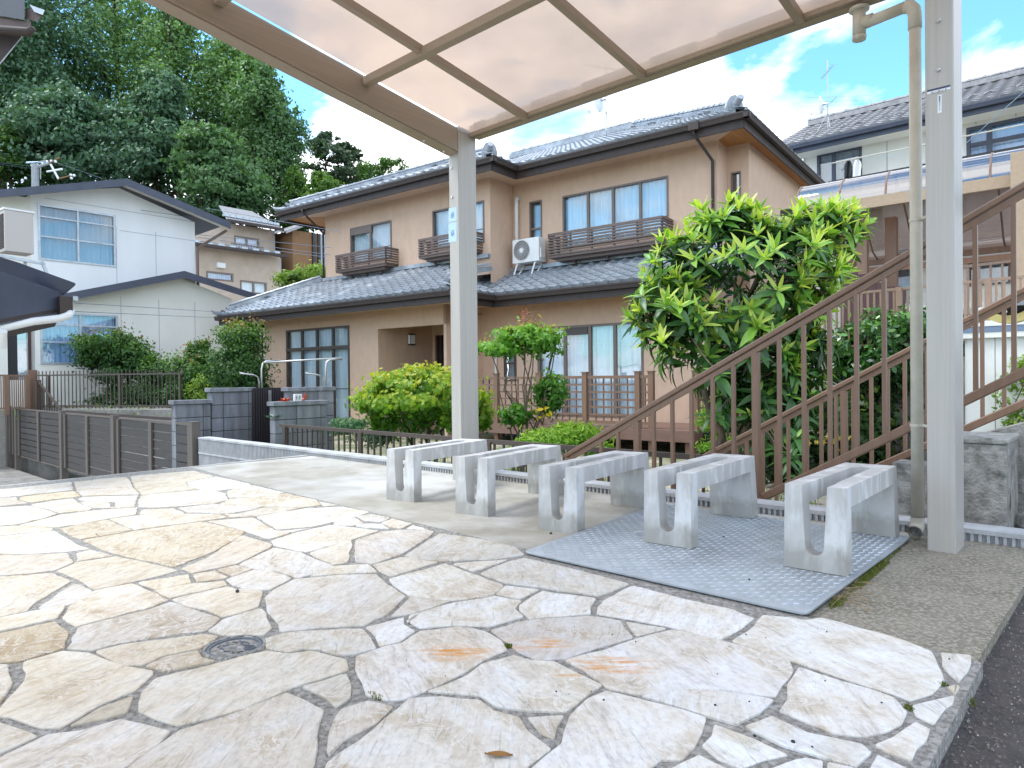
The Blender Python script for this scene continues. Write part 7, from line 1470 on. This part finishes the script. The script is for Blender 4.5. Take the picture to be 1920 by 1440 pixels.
# ---- forest on the hill
def ftree(label, px, pyt, pyb, wpx, D, mat, kind='broadleaf_tree', n=6500, seed=1, size=.34, tr=(0, 1), basez=None):
    cx = onD(px, (pyt+pyb)/2, D); r_ = wpx/2*D/1280; zt_, zb2 = onD(px, pyt, D)[2], onD(px, pyb, D)[2]; base = (cx[0], cx[1], basez if basez is not None else max(-1, min(zb2-3, 3)))
    H_ = zt_-zb2; g = np.random.default_rng(seed); crowns = []
    t = thing(kind, label, 'tree', base, 0, 'trees on the hill behind the houses'); Vs, Fs, Ts = [], [], []; nv = 0
    nb = 11
    for k in range(nb):
        f_ = k/(nb-1); zc = zb2+H_*(.12+.78*f_)-base[2]; rr2 = r_*(1.05-.62*f_**1.6)*g.uniform(.8, 1.1); a = g.uniform(0, 2*pi); o_ = r_*.33*(1-f_*.6)
        P, Nn, tl = lumpy((o_*cos(a), o_*sin(a), zc), (rr2*.72, rr2*.72, H_*.15), n//nb, 34, spread=.20, shell=(.5, 1.08), g=g)
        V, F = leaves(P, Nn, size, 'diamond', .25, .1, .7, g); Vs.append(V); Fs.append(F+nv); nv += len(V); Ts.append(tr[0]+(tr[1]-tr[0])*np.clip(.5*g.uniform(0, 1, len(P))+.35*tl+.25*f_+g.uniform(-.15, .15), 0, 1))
    link('crown', npmesh('crown', np.concatenate(Vs), np.concatenate(Fs), LM[mat], np.concatenate(Ts)), t)
    b = MB(); limbs(b, (0, 0, -2), (0, 0, (zt_-base[2])*.8), r_*.09, r_*.03, seed=seed); b.build('trunk', M['bark_dark'], t, smooth=True)
    for k in range(5):
        b = MB(); z = (zt_-base[2])*(.35+.1*k); a = g.uniform(0, 6.28); limbs(b, (0, 0, z), (cos(a)*r_*.6, sin(a)*r_*.6, z+H_*.2), r_*.04, r_*.01, seed=seed+k); b.build('limb', M['bark_dark'], t, smooth=True)
ft = [
 ('tall forest tree at the far left edge, blue-green and dense', -25, -120, 330, 300, 46, 'forest2', 1, (0, .75)),
 ('blue-green forest tree second from the left, towering over the white house', 95, -150, 320, 270, 50, 'forest2', 2, (0, .8)),
 ('bright green tall tree near the top centre of the forest', 215, -130, 300, 250, 54, 'forest', 3, (.2, 1)),
 ('tall forest tree touching the carport side beam', 330, -60, 330, 250, 52, 'forest', 4, (.1, .9)),
 ('round dark green tree in the middle of the forest, above the white house gable', 300, 150, 370, 220, 44, 'forest2', 5, (0, .65)),
 ('upper right forest tree just under the carport beam', 430, 60, 330, 230, 52, 'forest', 6, (.15, .95)),
 ('big dark tree at the right end of the forest against the sky', 488, 98, 400, 200, 46, 'forest', 7, (0, .7)),
 ('shaded lower forest tree behind the white house roof, left part', 130, 170, 350, 240, 42, 'forest2', 8, (0, .6)),
 ('shaded lower forest tree behind the right slope of the white gable', 400, 240, 420, 210, 41, 'forest', 9, (0, .6)),
 ('rightmost dark forest tree above the beige house', 530, 190, 420, 130, 46, 'forest', 10, (0, .55)),
 ('light green bamboo-like tree low at the left edge behind the utility pole', 15, 225, 345, 150, 40, 'forest3', 11, (0, .8)),
 ('light green bushy tree between the forest and the pine', 560, 320, 440, 90, 44, 'forest3', 12, (.1, 1)),
 ('yellow-green bushy tree just left of the tan house roof', 610, 328, 420, 110, 42, 'forest3', 13, (.3, 1)),
 ('dark tree filling the forest behind the utility pole', 60, 60, 330, 260, 56, 'forest', 14, (0, .6)),
]
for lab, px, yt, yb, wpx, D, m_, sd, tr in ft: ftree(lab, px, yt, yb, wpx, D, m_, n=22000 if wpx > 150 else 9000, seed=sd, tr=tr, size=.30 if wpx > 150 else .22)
# pines and small sparse tree against the cloud
def pine(label, px, yt, yb, wpx, D, seed):
    cx = onD(px, yb, D); base = (cx[0], cx[1], 2.0); zt_ = onD(px, yt, D)[2]-2; zb2 = onD(px, yb, D)[2]-2; s = D/1280; t = thing('pine_tree', label, 'pine tree', base, 0, 'pine trees on the ridge'); g = np.random.default_rng(seed)
    b = MB(); limbs(b, (0, 0, -1), (.3, 0, zt_), .22, .05, seed=seed, wob=.02); b.build('trunk', M['bark_dark'], t, smooth=True); Vs, Fs, Ts = [], [], []; nv = 0
    for k in range(13):
        f_ = k/12; z = zb2+(zt_-zb2)*f_; a = g.uniform(0, 6.28); L_ = wpx*s*.5*(1-.65*f_)*g.uniform(.6, 1.1); e_ = (cos(a)*L_, sin(a)*L_, z+.2)
        b = MB(); limbs(b, (0, 0, z-.3), e_, .07, .02, seed=seed+k); b.build('limb', M['bark_dark'], t, smooth=True)
        P, Nn, tl = lumpy(e_, (L_*.6+.35, L_*.6+.35, .30), 210, 8, spread=.3, g=g); V, F = leaves(P, Nn*np.array([.3, .3, 1]), .34, 'spray', 0, 0, .4, g); Vs.append(V); Fs.append(F+nv); nv += len(V); Ts.append(tl)
    link('crown', npmesh('crown', np.concatenate(Vs), np.concatenate(Fs), LM['pine'], np.concatenate(Ts)), t)
pine('tall layered pine tree against the white cloud beside the forest', 607, 262, 345, 120, 56, 3); pine('smaller layered pine to the right of the tall pine', 655, 284, 350, 70, 58, 5)
plant('sparse_tree', 'pale thin-leaved tree showing over the left tan roof against cloud', 'tree', (onD(715, 340, 55)[0], onD(715, 340, 55)[1], 5), [(698, 322, 26, 16, 55, 500, 14, .3, .9), (735, 312, 26, 14, 55, 500, 14, .3, .9), (712, 338, 40, 14, 55, 600, 16, .1, .7)], LM['forest3'], 'spray', .30, [((0, 0, -2), rel_((onD(715, 340, 55)[0], onD(715, 340, 55)[1], 5), 716, 318, 55), .18, .04)], 'bark_dark', seed=21)
plant('hedge', 'bright green hedge clump between the beige house and the tan house', 'hedge', tuple(onD(570, 545, 24)), [(560, 525, 34, 18, 24, 2200, 30, .1, .9), (592, 520, 34, 20, 24, 2200, 30, .3, 1)], LM['shrub_light'], 'oval', .16, seed=22)
# ---- shrubs in front of the white house
B = lambda px, D, z=.22: (onD(px, 760, D)[0], onD(px, 760, D)[1], z)
b1 = B(215, 17.0)
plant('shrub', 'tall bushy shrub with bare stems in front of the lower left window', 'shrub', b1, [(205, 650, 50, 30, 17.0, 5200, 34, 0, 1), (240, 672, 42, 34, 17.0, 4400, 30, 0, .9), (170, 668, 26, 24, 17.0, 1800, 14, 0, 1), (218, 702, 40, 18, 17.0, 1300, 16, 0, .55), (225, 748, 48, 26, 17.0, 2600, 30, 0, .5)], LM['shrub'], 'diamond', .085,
      [((0, 0, 0), rel_(b1, 205, 660, 17.0), .035, .015), ((.15, .1, 0), rel_(b1, 245, 670, 17.0), .03, .012), ((-.15, 0, 0), rel_(b1, 178, 670, 17.0), .03, .012), ((.05, 0, 0), rel_(b1, 225, 640, 17.0), .03, .012)], 'bark_dark', 'shrubs before the white house', seed=31)
b1 = B(303, 16.7); plant('shrub', 'small rounded shrub between the tall shrub and the larger right-hand shrubs', 'shrub', b1, [(303, 705, 30, 34, 16.7, 3600, 26, 0, .9), (290, 745, 46, 30, 16.7, 3600, 26, 0, .45)], LM['shrub'], 'diamond', .08, (), 'bark_dark', 'shrubs before the white house', seed=32)
b1 = B(372, 16.2); plant('shrub', 'pointed reddish-tipped shrub leaning right of the small rounded one', 'shrub', b1, [(378, 668, 26, 30, 16.2, 2400, 18, .1, 1), (368, 700, 46, 36, 16.2, 5200, 34, .0, 1), (350, 745, 50, 30, 16.2, 3800, 26, 0, .55)], LM['shrub'], 'diamond', .08, [((0, 0, 0), rel_(b1, 378, 650, 16.2), .03, .01)], 'bark_dark', 'shrubs before the white house', seed=33)
b1 = B(452, 14.8); plant('shrub', 'tallest feathery shrub directly against the tan house corner', 'shrub', b1, [(455, 640, 40, 34, 14.8, 5200, 34, .1, 1), (445, 690, 50, 42, 14.8, 5600, 34, 0, .8), (462, 730, 36, 30, 14.8, 2400, 16, 0, .4)], LM['shrub'], 'diamond', .075, [((0, 0, -.4), rel_(b1, 458, 640, 14.8), .03, .01), ((.2, .1, -.4), rel_(b1, 470, 650, 14.8), .025, .01)], 'bark_dark', 'shrubs before the white house', seed=34)
b1 = B(410, 15.3); plant('shrub', 'low light green shrub spilling over the low block wall', 'shrub', b1, [(405, 735, 44, 26, 15.3, 4000, 28, .1, 1), (378, 770, 34, 18, 15.3, 2000, 14, 0, .8)], LM['shrub_light'], 'diamond', .07, (), 'bark_dark', 'shrubs before the white house', seed=35)
tag(link('ground_plants', (lambda g: (lambda PN: npmesh('ground_plants', *leaves(PN[0], PN[1], .16, 'lance', -.4, .3, .6, g), LM['shrub_light'], g.uniform(0, .8, len(PN[0]))))((np.concatenate([onD(px, 775-15*k, 16.75-.0036*px)[None]+g.normal(size=(60, 3))*[.3, .3, .10] for px in range(90, 345, 14) for k in (0,)]), np.tile([[0, 0, 1.]], (60*len(range(90, 345, 14)), 1)))))(np.random.default_rng(3))), 'low weeds and ground plants along the foot of the picket fence', 'ground plants', kind='stuff')
# ---- dome maple bush
mb_ = (onD(795, 760, 9.0)[0], onD(795, 760, 9.0)[1], -.5)
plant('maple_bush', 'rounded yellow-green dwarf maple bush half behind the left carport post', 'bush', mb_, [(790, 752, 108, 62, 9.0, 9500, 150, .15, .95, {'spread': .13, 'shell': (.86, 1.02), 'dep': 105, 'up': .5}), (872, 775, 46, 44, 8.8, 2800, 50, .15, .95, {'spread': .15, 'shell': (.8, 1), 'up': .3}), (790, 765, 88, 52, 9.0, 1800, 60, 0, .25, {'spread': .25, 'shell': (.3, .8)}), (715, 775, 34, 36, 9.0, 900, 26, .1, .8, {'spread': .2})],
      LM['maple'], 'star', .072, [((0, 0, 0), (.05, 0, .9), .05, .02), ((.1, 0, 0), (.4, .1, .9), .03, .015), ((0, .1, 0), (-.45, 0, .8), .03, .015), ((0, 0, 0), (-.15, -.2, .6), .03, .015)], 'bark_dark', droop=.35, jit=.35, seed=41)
b1 = (onD(660, 810, 9.8)[0], onD(660, 810, 9.8)[1], -.5); plant('low_shrub', 'low fine-leaved shrub left of the maple bush by the house wall', 'shrub', b1, [(655, 800, 34, 16, 9.8, 1400, 24, .1, .9), (700, 815, 36, 20, 9.4, 1300, 22, 0, .6)], LM['nandina_blue'], 'diamond', .05, seed=42)
# ---- nandina in front of the deck
nbz = (onD(985, 850, 7.9)[0], onD(985, 850, 7.9)[1], -.5); sg = []
rs = random.Random(4)
for i in range(13):
    px = rs.choice([920, 945, 965, 985, 1000, 1015, 1040]); x0 = rs.uniform(-.13, .13); sg.append(((x0, rs.uniform(-.1, .1), 0), rel_(nbz, px, rs.uniform(635, 665), 7.9+rs.uniform(-.2, .2)), .011, .006, .05))
plant('nandina', 'tall thin-stemmed nandina with flat feathery crown and reddish flower spike before the deck', 'shrub', nbz, [(940, 652, 42, 16, 7.9, 1100, 18, .3, .95, {'dep': 50, 'spread': .36}), (985, 636, 44, 24, 7.9, 1500, 22, .3, .95, {'dep': 55, 'spread': .36}), (1025, 640, 34, 24, 7.9, 1100, 18, .3, .95, {'dep': 45, 'spread': .36}), (980, 622, 34, 9, 7.9, 1100, 12, .4, 1), (1035, 742, 32, 34, 7.9, 1300, 20, 0, .7), (965, 778, 30, 20, 7.9, 1000, 14, 0, .65)],
      LM['nandina'], 'oval', .062, sg, 'bark', droop=.1, jit=.5, seed=51)
nr = bpy.data.objects['nandina']; g = np.random.default_rng(9); c_ = np.array(rel_(nbz, 983, 598, 7.9)); P = c_+g.normal(size=(260, 3))*[.04, .04, .085]+np.array([0, 0, 0]); c2_ = np.array(rel_(nbz, 1003, 606, 7.9)); P = np.concatenate([P, c2_+g.normal(size=(120, 3))*[.03, .03, .05]])
link('flower_spike', npmesh('flower_spike', *leaves(P, g.normal(size=(380, 3)), .022, 'diamond', 0, 0, 1, g), material('spike', (.35, .12, .06), .7)), nr)
P = np.array(rel_(nbz, 1018, 772, 7.7))+g.normal(size=(22, 3))*[.08, .04, .06]; link('yellow_leaf', npmesh('yellow_leaf', *leaves(P, g.normal(size=(22, 3)), .07, 'oval', .2, .1, .5, g), material('yellow_leaf', (.75, .55, .03), .5)), nr)['kind'] = 'stuff'
b1 = (onD(1060, 850, 7.5)[0], onD(1060, 850, 7.5)[1], -.5); plant('feathery_shrub', 'low bright green feathery shrub at the foot of the nandina', 'shrub', b1, [(1050, 822, 48, 26, 7.5, 2600, 44, .2, 1), (1095, 815, 36, 20, 7.5, 1300, 24, .3, 1), (1010, 838, 40, 20, 7.4, 1200, 22, .1, .9), (1120, 850, 26, 24, 7.2, 700, 16, .1, .9)], LM['fern'], 'lance', .075, droop=-.2, seed=52)
# ---- loquat with long leaves
def leafm_i(name, a, c, rough=.35, trans=.3, spec=.45):
    m = leafmat(name, [(0, a), (1, c)], rough, trans, spec); t = m.node_tree
    at = [n_ for n_ in t.nodes if n_.type == 'ATTRIBUTE'][0]; rp_ = [n_ for n_ in t.nodes if n_.type == 'VALTORGB'][0]; geo = t.nodes.new('ShaderNodeNewGeometry'); t.links.new(geo.outputs['Random Per Island'], rp_.inputs[0]); t.nodes.remove(at); return m
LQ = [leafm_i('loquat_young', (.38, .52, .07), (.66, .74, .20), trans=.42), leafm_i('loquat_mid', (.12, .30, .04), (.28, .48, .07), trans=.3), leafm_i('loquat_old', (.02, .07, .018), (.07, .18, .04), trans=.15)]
def longleaf(mi, L_=1, W_=.13, bend=.25, n=7):
    V, F = [], []
    for i in range(n+1):
        t = i/n; w2 = W_*(sin(pi*min(1, t**.75)))**.8*(1 if t > .08 else .35)+.004; z = -bend*t*t+.0; r_ = .012*(i % 2)
        V += [(t*L_, -w2, z-r_+w2*.35), (t*L_, 0, z), (t*L_, w2, z-r_+w2*.35)]
    for i in range(n):
        for q_ in (0, 1): F.append((i*3+q_, i*3+3+q_, i*3+4+q_, i*3+1+q_))
    b = MB(); b.mi = mi; b.add(V, F); return b.mesh('leaf', LQ, smooth=True)
LP = [longleaf(0, bend=.05, W_=.11), longleaf(1, bend=.2), longleaf(1, bend=.35, W_=.15), longleaf(2, bend=.3), longleaf(2, bend=.5, W_=.15)]
lb = (onD(1395, 850, 7.0)[0], onD(1395, 850, 7.0)[1], -.5)
lt = thing('loquat_tree', 'large shrubby tree with whorls of long lime-tipped leaves behind the near stair railing', 'tree', lb)
cr_ = [(1395, 520, 165, 120, 7.0), (1290, 505, 74, 72, 6.9), (1262, 590, 78, 62, 6.7), (1530, 440, 82, 52, 7.1), (1490, 530, 74, 72, 7.2), (1370, 640, 130, 95, 7.0), (1365, 425, 62, 46, 7.0), (1440, 750, 90, 80, 7.0), (1385, 730, 60, 60, 6.9), (1500, 660, 55, 60, 7.1), (1435, 455, 70, 55, 7.15)]
EL = []
for px, py, rx, ry, D in cr_: c = onD(px, py, D)-np.array(lb); s = D/1280; EL.append((c, np.array([rx*s, rx*s*.8, ry*s])))
g = np.random.default_rng(77); tips = []
# axes: camera-right, depth, up
RT = np.array([cos(YAW), sin(YAW), 0]); DP = np.array([-sin(YAW), cos(YAW), 0]); UPV = np.array([0, 0, 1.])
def inside(p, k, f_=1.0):
    c, r = EL[k]; d = p-c; return ((d@RT)/r[0])**2+((d@DP)/r[1])**2+((d@UPV)/r[2])**2 < f_
for k, (c, r) in enumerate(EL):
    n = int(75*(r[0]*r[2])/(.6*.45))+14; n = min(n, 150)
    for i in range(n):
        d = g.normal(size=3); d /= np.linalg.norm(d); f_ = g.uniform(.72, 1.12); 
        if d[1] > .55: continue
        p = c+RT*d[0]*r[0]*f_+DP*d[1]*r[1]*f_+UPV*d[2]*r[2]*f_
        if any(inside(p, j, .62) for j in range(len(EL)) if j != k): continue
        tips.append((p, RT*d[0]+DP*d[1]+UPV*d[2]))
for px, py, D in [(1487, 855, 6.0), (1500, 895, 5.9), (1350, 700, 6.0), (1460, 845, 6.3), (1495, 820, 6.2), (1240, 640, 6.3), (1335, 775, 6.4)]:
    p = onD(px, py, D)-np.array(lb); tips.append((p, np.array([0, 0, .6])-DP*.4))
xfL = []
zc_top = max(c[2]+r[2] for c, r in EL)
for p, d in tips:
    up = d*.9+np.array([0, 0, .75]); up /= np.linalg.norm(up); a = np.cross(up, [1, 0, .1]); a /= np.linalg.norm(a); b2 = np.cross(up, a)
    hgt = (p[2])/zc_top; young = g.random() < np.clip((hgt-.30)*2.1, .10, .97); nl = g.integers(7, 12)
    for i in range(nl):
        t = i/nl; az = 2.4*i+g.uniform(-.3, .3); elev = (1.25-1.45*t+g.uniform(-.15, .15)) if young else (.75-1.25*t+g.uniform(-.2, .2))
        dr = (a*cos(az)+b2*sin(az))*cos(elev)+up*sin(elev); L_ = g.uniform(.145, .255)*(.72+.5*t); nn = up-dr*(up@dr); nn /= max(np.linalg.norm(nn), 1e-6); sd_ = np.cross(nn, dr)
        B_ = np.stack([dr, sd_, nn], 1)*L_
        if young: k = 0 if t < .5 and g.random() < .8 else (1 if t < .75 else 3)
        else: k = (1 if t < .3 and hgt > .35 else 3) if g.random() < .6 else g.choice([3, 4])
        if g.random() < .05: k = 2
        xfL.append((int(k), B_, p-up*.04*t))
b = MB(); stems_px = [((0, 0, 0), (1350, 800, 7)), ((.1, 0, 0), (1400, 720, 7.0)), ((.05, .1, 0), (1450, 700, 7.1)), ((-.1, 0, 0), (1320, 730, 6.9))]
for i, (p0, (px, py, D)) in enumerate(stems_px): b = MB(); limbs(b, p0, rel_(lb, px, py, D), .05, .03, seed=i+60, wob=.08); b.build('trunk' if i == 0 else 'limb', M['bark'], lt, smooth=True)
for k, (c, r) in enumerate(EL):
    b = MB(); src = np.array(rel_(lb, 1380, 740, 7)); limbs(b, tuple(src), tuple(c), .028, .012, seed=k+80, wob=.1); b.build('limb', M['bark'], lt, smooth=True)
twg = MB()
for p, d in tips[::1]:
    c = min(EL, key=lambda e: np.linalg.norm(p-e[0]))[0]; q_ = p-(p-c)*.55; twg.tube([tuple(q_), tuple((p+q_)/2+[0, 0, -.03]), tuple(p)], [.008, .006, .004], 4)
crn = twg.build('crown', M['bark'], lt)
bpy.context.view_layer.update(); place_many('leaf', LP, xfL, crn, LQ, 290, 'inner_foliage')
# dark inner leaves closing the crown
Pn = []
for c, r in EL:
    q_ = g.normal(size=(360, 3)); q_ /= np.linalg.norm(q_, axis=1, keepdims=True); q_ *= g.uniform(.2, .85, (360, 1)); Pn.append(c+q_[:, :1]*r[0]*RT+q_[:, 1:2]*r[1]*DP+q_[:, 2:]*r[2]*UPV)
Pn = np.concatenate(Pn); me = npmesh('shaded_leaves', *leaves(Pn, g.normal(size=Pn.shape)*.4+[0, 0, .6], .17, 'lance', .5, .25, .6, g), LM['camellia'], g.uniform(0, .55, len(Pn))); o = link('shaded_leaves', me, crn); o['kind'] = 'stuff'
# ---- camellia, dark maple, odd plants on the right
cb_ = (onD(1690, 850, 8.0)[0], onD(1690, 850, 8.0)[1], -.5)
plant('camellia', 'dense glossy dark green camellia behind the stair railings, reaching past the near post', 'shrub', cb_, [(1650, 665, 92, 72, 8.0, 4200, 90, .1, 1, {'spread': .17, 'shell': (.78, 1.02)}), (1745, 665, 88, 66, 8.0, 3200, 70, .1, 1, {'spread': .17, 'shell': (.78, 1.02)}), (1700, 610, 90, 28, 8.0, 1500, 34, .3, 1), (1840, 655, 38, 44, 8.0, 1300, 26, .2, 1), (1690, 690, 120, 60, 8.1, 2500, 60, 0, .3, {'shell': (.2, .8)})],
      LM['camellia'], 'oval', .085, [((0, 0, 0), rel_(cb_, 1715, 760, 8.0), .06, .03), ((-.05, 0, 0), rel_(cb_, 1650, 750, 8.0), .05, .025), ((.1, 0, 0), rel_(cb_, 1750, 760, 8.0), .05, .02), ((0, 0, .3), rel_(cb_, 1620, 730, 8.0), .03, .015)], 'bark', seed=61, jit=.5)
db_ = (onD(1560, 860, 7.9)[0], onD(1560, 860, 7.9)[1], -.5)
plant('dark_maple', 'dark shaded small-leaved maple low between the railings with a few yellow leaves', 'shrub', db_, [(1545, 810, 110, 62, 8.2, 4200, 80, 0, .9), (1620, 780, 70, 50, 8.4, 2000, 40, 0, .8), (1450, 840, 60, 50, 7.8, 1500, 30, 0, .8), (1560, 880, 120, 40, 8.0, 2400, 40, 0, .85), (1660, 870, 60, 50, 8.3, 1500, 30, 0, 1)], LM['maple_dark'], 'star', .08, [((0, 0, 0), rel_(db_, 1560, 790, 8), .04, .02)], 'bark_dark', droop=.3, seed=62)
P = onD(1515, 820, 7.3)-np.array(db_)+g.normal(size=(26, 3))*[.2, .1, .04]; link('yellow_leaf', npmesh('yellow_leaf', *leaves(P, g.normal(size=(26, 3)), .08, 'star', .2, .1, .5, g), material('yellow_leaf2', (.55, .42, .04), .5)), bpy.data.objects['dark_maple'])['kind'] = 'stuff'
b1 = (onD(1335, 830, 8.6)[0], onD(1335, 830, 8.6)[1], -.5); plant('twiggy_plant', 'thin pale leafy plant against the pale house foundation by the deck steps', 'shrub', b1, [(1335, 795, 26, 44, 8.6, 900, 18, .2, .9), (1350, 840, 34, 20, 8.4, 700, 14, .1, .8)], LM['fern'], 'lance', .07, [((0, 0, 0), rel_(b1, 1335, 780, 8.6), .008, .004)], seed=63)
b1 = (onD(1900, 760, 6.6)[0], onD(1900, 760, 6.6)[1], -.2); plant('right_shrub', 'small light green shrub in front of the white shed at the right edge', 'shrub', b1, [(1915, 730, 36, 60, 6.6, 1300, 26, .2, 1), (1905, 830, 26, 40, 6.6, 600, 12, .1, .9)], LM['shrub_light'], 'oval', .05, [((0, 0, 0), rel_(b1, 1915, 700, 6.6), .01, .005)], seed=64)
# grass tufts in the garden
g = np.random.default_rng(12); P = np.column_stack([g.uniform(-8.3, -1.0, 7000), g.uniform(4.2, 7.5, 7000), np.full(7000, -.47)]); P = P[g.random(7000) < (.35+.5*(np.sin(P[:, 0]*1.7)+np.cos(P[:, 1]*2.1) > 0))]
T_ = np.tile([[0, 0, .1]], (len(P), 1)); V, F = [], []
ang = g.uniform(0, pi, len(P)); h = g.uniform(.03, .10, len(P)); dx = np.cos(ang)*.006; dy = np.sin(ang)*.006
V = np.stack([P+np.column_stack([dx, dy, 0*dx]), P-np.column_stack([dx, dy, 0*dx]), P+np.column_stack([g.normal(size=len(P))*.02, g.normal(size=len(P))*.02, h])], 1).reshape(-1, 3)
tag(link('grass', npmesh('grass', V, np.arange(len(V)).reshape(-1, 3), LM['fern'], g.uniform(0, .7, len(P)))), 'short grass tufts in the garden behind the ribbed wall', 'grass', kind='stuff')
